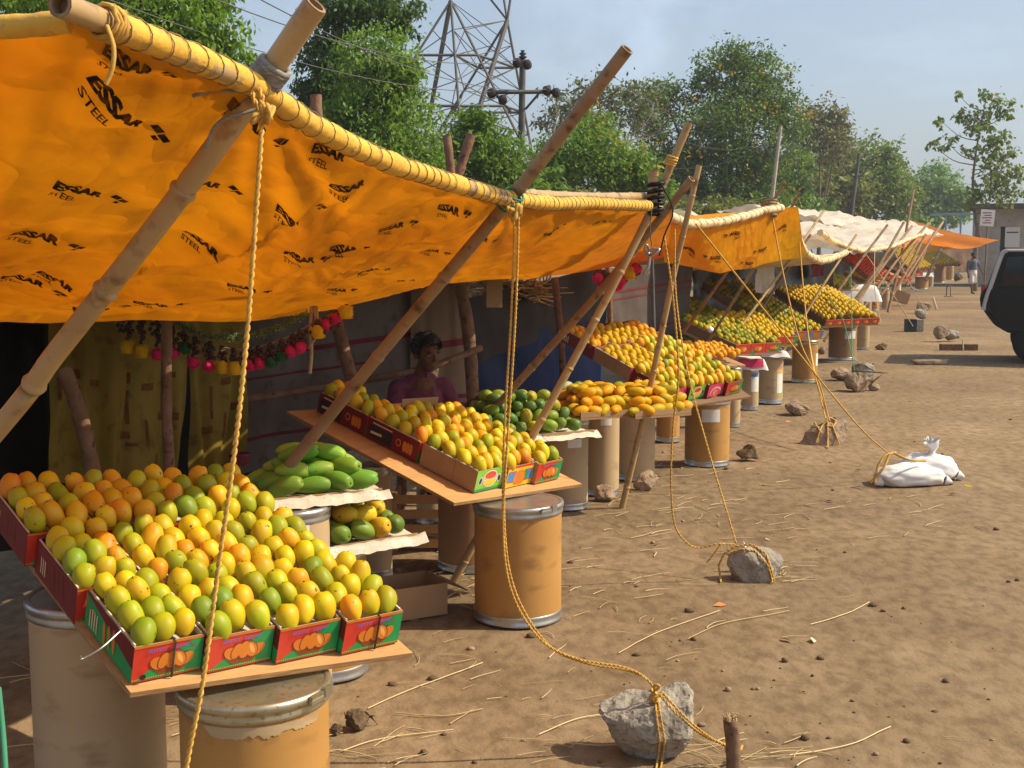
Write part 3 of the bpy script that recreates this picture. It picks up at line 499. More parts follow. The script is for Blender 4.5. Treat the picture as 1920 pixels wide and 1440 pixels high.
def utility_pole():
    d = 22; b = P(972, 500, d); b.z = 0; root = thing('utility_pole', 'dark utility pole with crossarm and disc insulators', 'utility pole', b)
    top = P(980, 112, d); mb = MB(); mb.tube([b, top], [.075, .056], M['polepaint'], 10); mb.build('pole', root, b)
    ca = MB(); ca.beam(P(915, 173, d - .1), P(1048, 172, d - .1), .052, M['polepaint']); ca.build('crossarm', root, b)
    st = MB(); st.beam(P(958, 210, d), P(930, 178, d - .1), .03, M['polepaint']); st.beam(P(985, 205, d), P(1010, 176, d - .1), .03, M['polepaint']); st.build('brace', root, b)
    for (u, v) in ((922, 175), (943, 187), (1026, 170), (1043, 174), (970, 118), (989, 121)):
        ib = MB(); c = P(u, v, d - .15); X = Vector((.75, -.65, .1)).normalized()
        for s_, r in ((-.05, .04), (-.02, .10), (.02, .10), (.05, .05)): pass
        ib.tube([c - X * .07, c - X * .045, c - X * .04, c - X * .01, c, c + X * .03, c + X * .035, c + X * .07], [.03, .035, .085, .09, .045, .085, .08, .03], M['porcelain'], 14); ib.build('insulator', root, b)
    ib = MB(); c = P(980, 112, d); ib.tube([c, c + Vector((0, 0, .05)), c + Vector((0, 0, .07)), c + Vector((0, 0, .1)), c + Vector((0, 0, .13)), c + Vector((0, 0, .16))], [.03, .08, .03, .07, .025, .04], M['porcelain'], 12); ib.build('insulator', root, b)
    for i, ((u, v), e, lb) in enumerate((((922, 172), (-260, -190, 9), 'lowest'), ((970, 112), (150, -110, 9), 'middle'), ((1026, 167), (330, -90, 10), 'topmost'))):
        a = P(u, v, d - .15); z = P(*e); mb = MB(); pts = [a.lerp(z, t / 24) - Vector((0, 0, .35 * 4 * (t / 24) * (1 - t / 24))) for t in range(25)]
        mb.tube(pts, .006, M['polepaint'], 5); tag(mb.build('power_cable'), lb + ' of the thin cables crossing the sky from the utility pole', 'cable', 'cables from the utility pole')
utility_pole()
def far_pole(ub, ut, vt, d, label, arm):
    b = P(ub, 480, d); b.z = 0; root = thing('leaning_pole', label, 'utility pole', b, 'leaning poles far down the row'); t = P(ut, vt, d); k = d / F
    mb = MB(); mb.tube([b, t], [5.4 * k, 3.0 * k], M['concrete'] if arm == 1 else M['polepaint'], 8); mb.build('pole', root, b)
    c = t.lerp(b, .17); a = MB()
    a.tube(spline([c + Vector((-27 * k, 0, 24 * k)), c + Vector((-12 * k, 0, 4 * k)), c, c + Vector((12 * k, 0, 4 * k)), c + Vector((25 * k, 0, 22 * k))], 12), 1.7 * k, M['polepaint'], 6); a.build('crossarm', root, b)
far_pole(1425, 1464, 236, 37, 'leaning grey pole with upswept crossarm before the tallest tree', 1)
far_pole(1580, 1611, 288, 57, 'darker leaning pole with upswept crossarm before the domed tree', 2)
mb = MB(); a = P(1456, 262, 37); z = P(1000, 205, 24)
for e in (P(1215, 230, 36), P(1180, 300, 36)):
    mb.tube([a.lerp(e, t / 12) - Vector((0, 0, .5 * 4 * t / 12 * (1 - t / 12))) for t in range(13)], .009, M['polepaint'], 4)
tag(mb.build('slack_cable'), 'slack twin cable hanging left from the leaning grey pole', 'cable')

# ------------------------------------------------------------------ building, sign, shed
def building():
    d = 60; o = P(1822, 470, d); o.z = 0; root = thing('roadside_building', 'flat roofed plastered roadside building with dark doorway', 'building', o); root.rotation_euler.z = R(-21)
    x0 = P(1822, 470, d).x; x1 = x0 + 6.5; zt = P(1822, 392, d).z
    def wall(): 
        w_ = MB(); dx0 = P(1891, 0, d).x - x0; dx1 = P(1901, 0, d).x - x0; hd = P(1891, 425, d).z
        for (a, b, c, e) in ((0, dx0, 0, zt), (dx1, x1 - x0, 0, zt), (dx0, dx1, hd, zt)): w_.box((x0 + (a + b) / 2, d + .1, (c + e) / 2), (b - a, .2, e - c), M['concrete'])
        w_.box((x0 + .1, d + 2.1, zt / 2), (.2, 3.8, zt), M['concrete']); w_.box((x1 - .1, d + 2.1, zt / 2), (.2, 3.8, zt), M['concrete']); w_.box(((x0 + x1) / 2, d + 4.1, zt / 2), (x1 - x0, .2, zt), M['concrete'])
        w_.box((x0 + 1.2, d + 1.4, zt / 2), (2.2, .1, zt - .3), M['void'])  # near-black panel stands in for the unlit room behind the doorway
        w_.build('wall', root, o)
    wall(); r_ = MB(); r_.box(((x0 + x1) / 2, d + 1.8, zt + .12), (x1 - x0 + .8, 5, .22), M['darkroof']); r_.build('roof', root, o)
    p_ = MB(); px0, px1 = P(1899, 0, d).x, P(1925, 0, d).x; p_.box(((px0 + px1) / 2, d - .02, P(0, 445, d).z), (px1 - px0, .04, .95), M['label']); p_.box(((px0 + px1) / 2, d - .045, P(0, 436, d).z), ((px1 - px0) * .8, .01, .06), M['p_black']); p_.build('wall_poster', root, o)
    st = MB(); st.box((P(1873, 0, d).x, d - .03, P(0, 420, d).z), (.5, .06, .25), M['rock_brown']); st.build('stain_panel', root, o)
building()
def signboard():
    d = 50; a, b = P(1838, 393, d), P(1863, 424, d); o = Vector(((a.x + b.x) / 2, d, 0)); root = thing('notice_board', 'white notice board on a thin post before the building', 'sign', o)
    m_ = MB(); m_.beam(o, (o.x + .05, d, a.z - .05), .05, M['bark_post']); m_.build('post', root, o)
    m_ = MB(); X = Vector((1, .0, -.08)).normalized(); m_.box((o.x, d - .05, (a.z + b.z) / 2), (b.x - a.x, .03, a.z - b.z), M['label'], X=X, Z=Vector((.08, 0, 1)).normalized()); m_.build('board', root, o)
    m_ = MB()
    for i, w_ in enumerate((.36, .28, .4, .22, .34)): m_.box((o.x - .02 + .03 * (i % 2), d - .07, (a.z + b.z) / 2 + .2 - i * .1), (w_, .006, .035), M['p_crimson'] if i != 3 else M['p_brown'])
    m_.build('printed_lines', root, o)
signboard()
def shed():
    d = 85; a, b = P(1758, 402, d), P(1818, 420, d); o = Vector(((a.x + b.x) / 2, d, 0)); root = thing('blue_shed', 'faded blue metal shelter behind the bright orange tarpaulin', 'shelter', o)
    m_ = MB(); m_.box((o.x, d, a.z), (b.x - a.x, 3, .12), M['bluepaint']); m_.build('roof', root, o)
    for x in (a.x + .1, o.x, b.x - .1):
        m_ = MB(); m_.beam((x, d - 1.4, 0), (x, d - 1.4, a.z - .06), .09, M['bluepaint']); m_.build('post', root, o)
    m_ = MB(); m_.box((o.x, d + 1.4, 1.1), (b.x - a.x - .2, .06, 2.2), M['bluepaint']); m_.build('panel', root, o)
shed()

# ------------------------------------------------------------------ bamboo, ropes
def bamboo(label, pts, r0, r1, name='bamboo_pole', m='bamboo', group='bamboo poles holding up the tarpaulins', seg=.3, cat='bamboo pole', knob=.12):
    path = spline([P(*p) if len(p) == 3 and not isinstance(p, Vector) else p for p in pts], 60); L = [0]
    for i in range(1, 60): L.append(L[-1] + (path[i] - path[i - 1]).length)
    pp = []; rr = []; sg = seg * rnd.uniform(.9, 1.1); nxt = sg * .6
    for i in range(60):
        t = L[i] / L[-1]; r = r0 + (r1 - r0) * t
        pp.append(path[i]); rr.append(r)
        if i < 59 and L[i] <= nxt < L[i + 1]:
            f = (nxt - L[i]) / (L[i + 1] - L[i]); q = path[i].lerp(path[i + 1], f); tdir = (path[i + 1] - path[i]).normalized()
            for s_, k_ in ((-.012, 1.0), (-.004, 1 + knob), (.004, 1 + knob * 1.2), (.007, .96), (.016, 1.0)): pp.append(q + tdir * s_ * (r / .02)); rr.append(r * k_)
            nxt += sg * rnd.uniform(.85, 1.15)
    dtot = (pp[-1] - pp[0]).normalized(); order = sorted(range(len(pp)), key=lambda i: (pp[i] - pp[0]).dot(dtot))
    mb = MB(); mb.tube([pp[i] for i in order], [rr[i] for i in order], M[m], 12, cap=False)
    a, b = pp[order[0]], pp[order[-1]]
    for e, dd, rr_ in ((a, -dtot, rr[order[0]]), (b, dtot, rr[order[-1]])):   # cut, hollow ends
        X = dd.orthogonal().normalized(); Y = dd.cross(X); n = 12
        ring = [[e + (X * math.cos(6.2832 * j / n) + Y * math.sin(6.2832 * j / n)) * rr_ * k_ - dd * dp for j in range(n)] for k_, dp in ((1, 0), (.72, -.0005), (.66, .02))]
        vs = ring[0] + ring[1] + ring[2]; fs = [(q * n + j, q * n + (j + 1) % n, (q + 1) * n + (j + 1) % n, (q + 1) * n + j) for q in range(2) for j in range(n)] + [tuple(range(2 * n, 3 * n))]
        mb.add(vs, fs, M['bamboo_dark'])
    o = mb.build(name, None, a); return tag(o, label, cat, group)
def strands(mb, path, r, m, pitch, n=2):
    pts = [Vector(p) for p in path]; L = sum((pts[i + 1] - pts[i]).length for i in range(len(pts) - 1)); k = max(8, int(L / pitch * 8)); pts = spline(pts, k)
    T = [(pts[min(i + 1, k - 1)] - pts[max(i - 1, 0)]).normalized() for i in range(k)]; X = T[0].orthogonal().normalized(); fr = []
    for i in range(k):
        X = (X - T[i] * X.dot(T[i])).normalized(); fr.append((X.copy(), T[i].cross(X)))
    for s_ in range(n):
        mb.tube([pts[i] + (fr[i][0] * math.cos(2 * math.pi * (i / 8 + s_ / n)) + fr[i][1] * math.sin(2 * math.pi * (i / 8 + s_ / n))) * r * .52 for i in range(k)], r * .58, m, 6)
def rope(label, paths, r=.006, m='rope', pitch=.035, name='guy_rope', group='guy ropes of the stalls', far=False):
    mb = MB(); o = P(*paths[0][0]) if not isinstance(paths[0][0], Vector) else paths[0][0]
    for p in paths:
        w_ = [q if isinstance(q, Vector) else P(*q) for q in p]
        if far: mb.tube(spline(w_, 40), r, M[m], 6)
        else: strands(mb, w_, r, M[m], pitch)
    return tag(mb.build(name, None, o), label, 'rope', group)
def coil(mb, c, axis, r, n, w_, rr, m, seed=0):
    """windings round a pole"""
    axis = axis.normalized(); X = axis.orthogonal().normalized(); Y = axis.cross(X); rs = random.Random(seed); pts = []
    for i in range(n * 14 + 1):
        a = 2 * math.pi * i / 14; pts.append(c + axis * (w_ * (i / (n * 14) - .5) + rs.uniform(-.002, .002)) + (X * math.cos(a) + Y * math.sin(a)) * (r + rs.uniform(0, .004)))
    mb.tube(pts, rr, m, 6)

# ------------------------------------------------------------------ tarpaulins
class Sheet:
    def __init__(s, front, back, sag=.05, wr=.02, seed=1, n=64, power=1.0, folds=0.0, ties=(), creases=()):
        s.f = spline([P(*p) for p in front], n); s.b = spline([P(*p) for p in back] if isinstance(back, list) else [P(*p) + Vector(back) for p in front], n); s.sag = sag; s.wr = wr; s.seed = seed; s.n = n; s.power = power; s.folds = folds
        s.ties = []; s.creases = []; s.ties = [s.find(u, v) + (k,) for u, v, k in ties]; s.creases = [s.find(*c[0]) + s.find(*c[1]) + (c[2], c[3]) for c in creases]
    def base(s, a, t):
        q = max(0, min(1, a)) * (s.n - 1); i = min(s.n - 2, int(q)); f = q - i
        A = s.f[i].lerp(s.f[i + 1], f); B = s.b[i].lerp(s.b[i + 1], f); return A.lerp(B, t ** s.power)
    def at(s, a, t):
        p = s.base(a, t); e = math.sin(math.pi * min(1, max(0, t))); edge = min(1, 6 * e + .15)
        p = p + Vector((0, 0, -s.sag * e))
        nz_ = wob((p.x, p.y, p.z), 2.2, s.seed) * .6 + wob((p.x, p.y, p.z), 5.5, s.seed + 3) * .3
        fo = s.folds * math.sin(a * 21 + 5 * t + 3 * wob((a * 4, t * 2, 0), 1, s.seed)) * t * (1.1 - t)
        h = s.wr * nz_ * edge + fo
        if s.ties:
            h += (.0075 * (1 - abs(wob((p.x * 1.2, p.y * 1.2, p.z), 9, 4)) * 2) + .010 * (.35 - abs(wob((p.x, p.y, p.z), 3.1, 9)))) * edge
            for (ta, tt, k) in s.ties:
                c = s.base(ta, tt); dx, dy = (a - ta) * 5.2, (t - tt) * 2.3; r = math.hypot(dx, dy); ph = math.atan2(dx, dy)
                h += k * .026 * min(r, .5) * math.exp(-r / .75) * math.sin(ph * 15 + 2.5 * wob((ph * 2, r, k), 1, 2)) * edge
            for (a1, t1, a2, t2, amp, wd) in s.creases:
                ux, uy = (a2 - a1) * 5.2, (t2 - t1) * 2.3; L = math.hypot(ux, uy); px, py = (a - a1) * 5.2, (t - t1) * 2.3
                al = (px * ux + py * uy) / L; ds = (px * uy - py * ux) / L + .03 * math.sin(al * 6); m_ = max(0, min(1, 4 * (al / L + .05))) * max(0, min(1, 4 * (1.05 - al / L)))
                h += amp * m_ * math.exp(-abs(ds) / wd) * (1 if ds > 0 else .8)
        return p + Vector((0, 0, h))
    def normal(s, a, t):
        h = .004; du = s.at(min(1, a + h), t) - s.at(max(0, a - h), t); dv = s.at(a, min(1, t + h)) - s.at(a, max(0, t - h)); n = du.cross(dv); n.normalize()
        return n if n.dot(EYEV - s.at(a, t)) > 0 else -n
    def find(s, u, v):
        if not hasattr(s, '_g') or s._gk != len(s.ties): s._g = [(i / 110, j / 50) + proj(s.at(i / 110, j / 50)) for i in range(111) for j in range(51)]; s._gk = len(s.ties)
        b = min(s._g, key=lambda q: (q[2] - u) ** 2 + (q[3] - v) ** 2); a0, t0 = b[:2]
        for st in (.004, .0012):
            c = [(min(1, max(0, a0 + i * st)), min(1, max(0, t0 + j * st * 2))) for i in range(-2, 3) for j in range(-3, 4)]
            a0, t0 = min(c, key=lambda q: (lambda p: (p[0] - u) ** 2 + (p[1] - v) ** 2)(proj(s.at(*q))))
        return a0, t0
    def span(s, a, t):
        h = .01; return (s.at(min(1, a + h), t) - s.at(max(0, a - h), t)).length / (min(1, a + h) - max(0, a - h)), (s.at(a, min(1, t + h)) - s.at(a, max(0, t - h))).length / (min(1, t + h) - max(0, t - h))
def text_mesh(txt, bold=.0):
    cu = bpy.data.curves.new('txt', 'FONT'); cu.body = txt; cu.size = 1; cu.resolution_u = 2; cu.offset = bold; cu.align_x = 'LEFT'
    ob = bpy.data.objects.new('txt', cu); COL.objects.link(ob); dg = bpy.context.evaluated_depsgraph_get(); dg.update(); me = bpy.data.meshes.new_from_object(ob.evaluated_get(dg)); bpy.data.objects.remove(ob)
    bm = bmesh.new(); bm.from_mesh(me); bmesh.ops.triangulate(bm, faces=bm.faces)
    for x in [i * .11 for i in range(-2, 60)]: bmesh.ops.bisect_plane(bm, geom=bm.verts[:] + bm.edges[:] + bm.faces[:], plane_co=(x, 0, 0), plane_no=(1, 0, 0))
    for y in [i * .2 for i in range(-2, 6)]: bmesh.ops.bisect_plane(bm, geom=bm.verts[:] + bm.edges[:] + bm.faces[:], plane_co=(0, y, 0), plane_no=(0, 1, 0))
    bm.verts.ensure_lookup_table(); vs = [(v.co.x, v.co.y) for v in bm.verts]; fs = [tuple(v.index for v in f.verts) for f in bm.faces]; bm.free(); return vs, fs
TXT_A, TXT_B = text_mesh('ESSAR', .06), text_mesh('STEEL', .02)
LOGO = ([(0, .30), (.42, .30), (.62, .62), (.20, .62), (.46, .26), (.86, .26), (1.02, .55), (.64, .55), (.30, .0), (.52, .0), (.66, .2), (.42, .2)], [(0, 1, 2, 3), (4, 5, 6, 7), (8, 9, 10, 11)])
def stamp(mb, sh, u, v, size, ang, m=None, mirror=False, parts=('a', 'b', 'l'), off=.004):
    a0, t0 = sh.find(u, v); m = m or M['ink']; ca, sa = math.cos(ang), math.sin(ang); su, sv = sh.span(a0, t0)
    def put(pts, fs, sx, sy, ox, oy):
        vs = []
        for (x, y) in pts:
            X = (x * sx + ox - 2.2) * size; Y = (y * sy + oy) * size
            if mirror: X = -X
            p, q = X * ca - Y * sa, X * sa + Y * ca
            a, t = a0 + p / su, t0 - q / sv; a = min(.999, max(.001, a)); t = min(.97, max(.015, t))
            vs.append(sh.at(a, t) + sh.normal(a, t) * off)
        mb.add(vs, fs, m)
    if 'a' in parts: put(*TXT_A, 1.05, .85, 0, 0)
    if 'b' in parts: put(*TXT_B, .62, .55, .1, -.75)
    if 'l' in parts: put(*LOGO, 1.15, 1.15, 3.40, -.05)
def tarpaulin(label, sh, m, stamps=(), toff=.004, name='tarpaulin', nu=110, nv=44, hem=None, hem_r=.03, hem_m='hem', lace=0, mirror=False, group='tarpaulins over the stalls', hem_rng=(0, 1), ink=None):
    o = sh.at(.5, 0); root = thing(name, label, 'tarpaulin', o, group)
    mb = MB(); mb.grid(lambda a, t: sh.at(a, t), nu, nv, M[m]); mb.build('sheet', root, o)
    if stamps:
        for s_ in stamps:
            tx = MB(); stamp(tx, sh, *s_[:4], m=ink, mirror=mirror, off=toff, parts=s_[4] if len(s_) > 4 else ('a', 'b', 'l')); tx.build('printed_lettering', root, o)
    if hem:
        hb = MB(); k = 320; a0, a1 = hem_rng; pts = [sh.at(a0 + (a1 - a0) * i / k, 0) for i in range(k + 1)]
        rr = [hem_r * (1 + .20 * wob((i * .13, 0, 0), 1, 5) + .24 * abs(wob((i * .55, 0, 0), 1, 6)) - .10 * abs(wob((i * 1.3, 0, 0), 1, 8))) for i in range(k + 1)]
        hb.tube(pts, rr, M[hem_m], 14); hb.build('rolled_hem', root, o)
        if lace:
            lb = MB(); rs = random.Random(9); hp = []; m_ = lace * 12
            for i in range(m_ + 1):
                x = i / m_; q = a0 + (a1 - a0) * (x + .22 / lace * math.sin(6.2832 * x * lace) + .3 / lace * wob((x * lace * .8, 0, 0), 1, 3)); q = min(1, max(0, q)); c = sh.at(q, 0); T = (sh.at(min(1, q + .01), 0) - sh.at(max(0, q - .01), 0)).normalized()
                X = Vector((0, 0, 1)); X = (X - T * X.dot(T)).normalized(); Y = T.cross(X); a = 6.2832 * x * lace
                hp.append(c + (X * math.cos(a) + Y * math.sin(a)) * hem_r * 1.13)
            lb.tube(hp, .0015 * hem_r / .026, M['cord'], 5)
            lb.build('lacing', root, o)
    return root
FRONT1 = [(-760, 150, 2.25), (-380, 96, 2.15), (-120, 64, 2.06), (60, 48, 2.0), (160, 38, 1.97), (215, 52, 2.05), (300, 84, 2.17), (390, 122, 2.33), (480, 160, 2.5), (530, 196, 2.6), (620, 252, 2.8), (720, 302, 3.05), (830, 338, 3.45), (950, 372, 4.0), (1030, 378, 4.45), (1120, 382, 5.1), (1215, 386, 5.9)]
BACK1 = [(-1000, 640, 3.2), (-700, 628, 3.35), (-420, 618, 3.5), (-200, 610, 3.75), (0, 604, 4.1), (180, 606, 4.5), (330, 604, 4.9), (450, 602, 5.35), (560, 590, 5.9), (640, 574, 6.4), (700, 562, 6.8), (770, 546, 7.2), (830, 533, 7.5), (890, 526, 7.8), (940, 522, 8.0), (980, 520, 8.2), (1010, 519, 8.35)]
S1 = Sheet(FRONT1, BACK1, sag=.05, wr=.06, seed=2, folds=.06, ties=((485, 168, 1.5), (952, 378, 1.5), (585, 480, -.9), (1210, 390, .8)), creases=(((0, 575), (690, 330), -.055, .05), ((20, 610), (660, 400), .03, .06), ((520, 545), (900, 400), -.035, .06), ((760, 545), (1080, 400), -.03, .05), ((90, 260), (160, 90), .03, .05)))
st1 = [(258, 132, .052, -.10), (165, 362, .060, -.26), (85, 447, .060, -.24), (236, 228, .068, -.42), (392, 348, .060, -.2), (62, 530, .060, -.1), (118, 536, .060, -.35, ('a', 'b')), (478, 246, .060, -.25), (628, 296, .056, .0, ('a', 'b')), (668, 350, .060, .35, ('a', 'b')), (396, 468, .062, -.1, ('a', 'b')), (575, 490, .062, .3), (300, 572, .060, .2), (470, 545, .060, .3), (655, 468, .062, .3), (745, 425, .060, .4), (850, 400, .056, .4),
       (700, 505, .062, .3), (815, 470, .060, .35), (905, 450, .060, .35), (1040, 430, .060, .35), (1130, 415, .056, .35), (560, 400, .060, .1), (770, 525, .060, .3), (640, 545, .06, .3), (960, 490, .06, .35), (190, 588, .06, .15)]
TP1 = tarpaulin('near orange tarpaulin printed with black lettering, sagging over the first two stalls', S1, 'tarp', st1, nu=220, nv=90, hem=True, hem_r=.0238, lace=70, hem_rng=(S1.find(208, 42)[0], 1))
def seam(pa, pb, wd):
    q = [S1.find(pa[0] + (pb[0] - pa[0]) * k / 12, pa[1] + (pb[1] - pa[1]) * k / 12) for k in range(13)]; q = [q[0]] + [((q[k - 1][0] + q[k][0] + q[k + 1][0]) / 3, (q[k - 1][1] + q[k][1] + q[k + 1][1]) / 3) for k in range(1, 12)] + [q[12]]
    mb = MB(); k_ = wd / 2.3
    def S(x, y):
        f = x * 12; i = min(11, int(f)); f -= i; a = q[i][0] + (q[i + 1][0] - q[i][0]) * f; t = q[i][1] + (q[i + 1][1] - q[i][1]) * f + (y - .5) * k_; t = min(.98, max(.01, t)); return S1.at(a, t) + S1.normal(a, t) * .005
    mb.grid(S, 72, 2, M['seam']); mb.build('seam', TP1, TP1.location)
nb = MB(); k_ = S1.find(130, 42)[0]; nb.tube([S1.at(k_ * i / 60, 0) for i in range(61)], [.019 * (1 + .2 * wob((i * .4, 0, 0), 1, 3)) for i in range(61)], M['hem'], 12); nb.build('rolled_side_edge', TP1, TP1.location)
S2 = Sheet([(1195, 388, 6.0), (1215, 388, 6.3), (1235, 388, 6.6), (1262, 388, 7.0)], [(1000, 520, 8.4), (1080, 512, 8.9), (1160, 498, 9.5), (1250, 480, 10.1)], sag=.02, wr=.05, seed=4)
tarpaulin('darker amber tarpaulin hanging beyond the printed near one', S2, 'tarp2', (), nu=40, nv=30)
S3 = Sheet([(1228, 390, 8.7), (1262, 408, 8.9), (1300, 420, 9.2), (1345, 416, 9.6), (1400, 404, 10.2), (1445, 392, 10.8), (1480, 389, 11.2), (1496, 388, 11.4)], [(1246, 492, 9.3), (1290, 500, 9.7), (1345, 510, 10.2), (1395, 504, 10.8), (1440, 494, 11.4), (1475, 486, 11.9), (1500, 484, 12.2), (1512, 482, 12.3)], sag=.02, wr=.06, seed=6, folds=.03)
tarpaulin('yellow tarpaulin over the third stall with its lettering reversed', S3, 'tarp3', [(1372, 440, .085, 0), (1285, 466, .08, 0), (1335, 486, .08, 0), (1425, 472, .085, .1), (1462, 430, .08, .1), (1400, 496, .08, .05)], toff=.006, nu=90, nv=50, hem=True, hem_r=.034, hem_m='hem_pale', lace=22, mirror=True, hem_rng=(0, .86))
tarpaulin('added amber tarpaulin roof, out of view, shading the third stall behind its pale beam', Sheet([(1225, 396, 8.75), (1262, 411, 8.95), (1300, 423, 9.25), (1345, 419, 9.65), (1400, 407, 10.25), (1445, 395, 10.85), (1480, 392, 11.25), (1494, 391, 11.45)], (-2.1, .72, -.25), sag=.04, wr=.06, seed=26), 'tarp2', (), nu=60, nv=24)  # added roof, hidden from the camera, darkens the stalls beneath
tarpaulin('added beige tarpaulin roof shading the fourth stall behind the cream one', Sheet([(1490, 440, 12.9), (1505, 470, 13.8), (1540, 490, 14.8), (1580, 478, 17), (1600, 470, 18.5)], (-2.2, .75, -.12), sag=.04, wr=.06, seed=27), 'hem_pale', (), nu=60, nv=24)  # added roof that darkens the fourth stall beneath
Y3 = Sheet([(1290, 405, 10.0), (1350, 400, 10.6), (1420, 396, 11.2), (1496, 389, 11.9)], [(1290, 421, 9.3), (1350, 418, 9.8), (1420, 404, 10.6), (1496, 392, 11.6)], sag=.01, wr=.03, seed=8)
tarpaulin('yellow tarpaulin flap showing above the pale beam of the third stall', Y3, 'tarp3', (), nu=30, nv=8)
tarpaulin('cream tarpaulin with rolled sagging edge beyond the yellow one', Sheet([(1492, 430, 13.6), (1500, 455, 13.6), (1512, 476, 13.9), (1535, 488, 14.6), (1560, 484, 15.6), (1585, 474, 17)], (-1.9, .65, .12), sag=.12, wr=.08, seed=9), 'plastic_w', (), nu=50, nv=24, hem=True, hem_r=.042, hem_m='hem_pale', lace=14)
tarpaulin('long white tarpaulin sloping down to its rolled front edge', Sheet([(1538, 436, 17.5), (1575, 458, 19), (1617, 469, 21), (1671, 462, 25), (1705, 448, 29), (1730, 440, 33)], (-2.3, .8, .42), sag=.05, wr=.24, seed=10), 'plastic_w', (), nu=60, nv=24, hem=True, hem_r=.042, hem_m='hem_pale', lace=14)
tarpaulin('white domed tarpaulin highest of the far pale ones', Sheet([(1555, 420, 30), (1600, 426, 32), (1660, 432, 36), (1720, 440, 42), (1770, 440, 48)], (-2.6, .9, .35), sag=-.25, wr=.34, seed=12), 'plastic_w', (), nu=50, nv=24)
tarpaulin('red edged brown tarpaulin strip low under the far white ones', Sheet([(1660, 470, 30), (1700, 462, 34), (1740, 448, 40), (1770, 442, 46)], (-2.3, .8, .25), sag=.0, wr=.05, seed=14), 'tarp_or', (), nu=30, nv=10)
tarpaulin('bright orange tarpaulin at the far end of the row', Sheet([(1768, 455, 48), (1795, 466, 48), (1830, 464, 48), (1852, 456, 48), (1874, 450, 48)], (-3, 1.0, .75), sag=.1, wr=.05, seed=13), 'tarp_or', (), nu=40, nv=16)
tarpaulin('straw yellow net tarpaulin hanging beside the far orange one', Sheet([(1712, 448, 52), (1735, 445, 53), (1760, 440, 54), (1785, 438, 55)], [(1718, 478, 56), (1740, 474, 57), (1762, 470, 58), (1785, 466, 59)], sag=0, wr=.2, seed=15), 'hem', (), nu=20, nv=12)

# front beams
bamboo('bamboo beam whose bare cut end juts above the near tarpaulin corner', [(112, 8, 1.90), (215, 50, 2.05), (300, 86, 2.17), (395, 124, 2.33), (496, 168, 2.53)], .0205, .0205, name='bamboo_beam', group='bamboo beams along the stall fronts', cat='bamboo beam')
bamboo('hem covered bamboo beam between the two tallest leaning poles', [(488, 166, 2.52), (620, 252, 2.8), (720, 302, 3.05), (830, 338, 3.45), (965, 376, 4.06)], .02, .02, name='bamboo_beam', group='bamboo beams along the stall fronts', cat='bamboo beam')
bamboo('pinkish bamboo beam lying level along the far part of the near tarpaulin', [(975, 366, 4.2), (1100, 370, 5.2), (1228, 368, 6.3)], .022, .02, name='bamboo_beam', group='bamboo beams along the stall fronts', m='bamboo', cat='bamboo beam')
# leaning poles
T1, T2, T3 = P(478, 165, 2.55), P(957, 376, 4.04), P(1222, 388, 6.1)
bamboo('thick leaning bamboo pole crossing the near tarpaulin, the nearest pole', [(-420, 1290, 3.25), (0, 800, 2.92), (105, 662, 2.82), (300, 415, 2.68), (470, 185, 2.56), (592, 8, 2.47)], .024, .025, knob=.2, seg=.36)
bamboo('tall brown bamboo pole leaning out between the nearest and second stalls', [(300, 1168, 4.95), (500, 925, 4.72), (720, 655, 4.42), (955, 376, 4.06), (1040, 268, 3.95), (1176, 92, 3.78)], .024, .021, m='bamboo_dark', seg=.42)
bamboo('bamboo pole whose foot stands in straw left of the second drum', [(843, 1104, 6.17), (997, 820, 6.12), (1137, 560, 6.1), (1225, 385, 6.1), (1292, 230, 6.05)], .021, .019)
bamboo('bamboo pole crossing its neighbour above the green mango heap', [(790, 925, 7.3), (913, 782, 7.0), (1113, 560, 6.55), (1225, 425, 6.3), (1297, 335, 6.1)], .022, .02, m='bamboo_dark')
bamboo('slim bamboo pole planted in the earth right of the pale drums', [(1165, 957, 8.02), (1215, 745, 7.9), (1262, 520, 7.75), (1290, 400, 7.6), (1311, 310, 7.55)], .021, .018)
bamboo('short bamboo stub lashed at the tarpaulin corner joint', [(1222, 400, 6.05), (1226, 320, 6.05)], .026, .024)
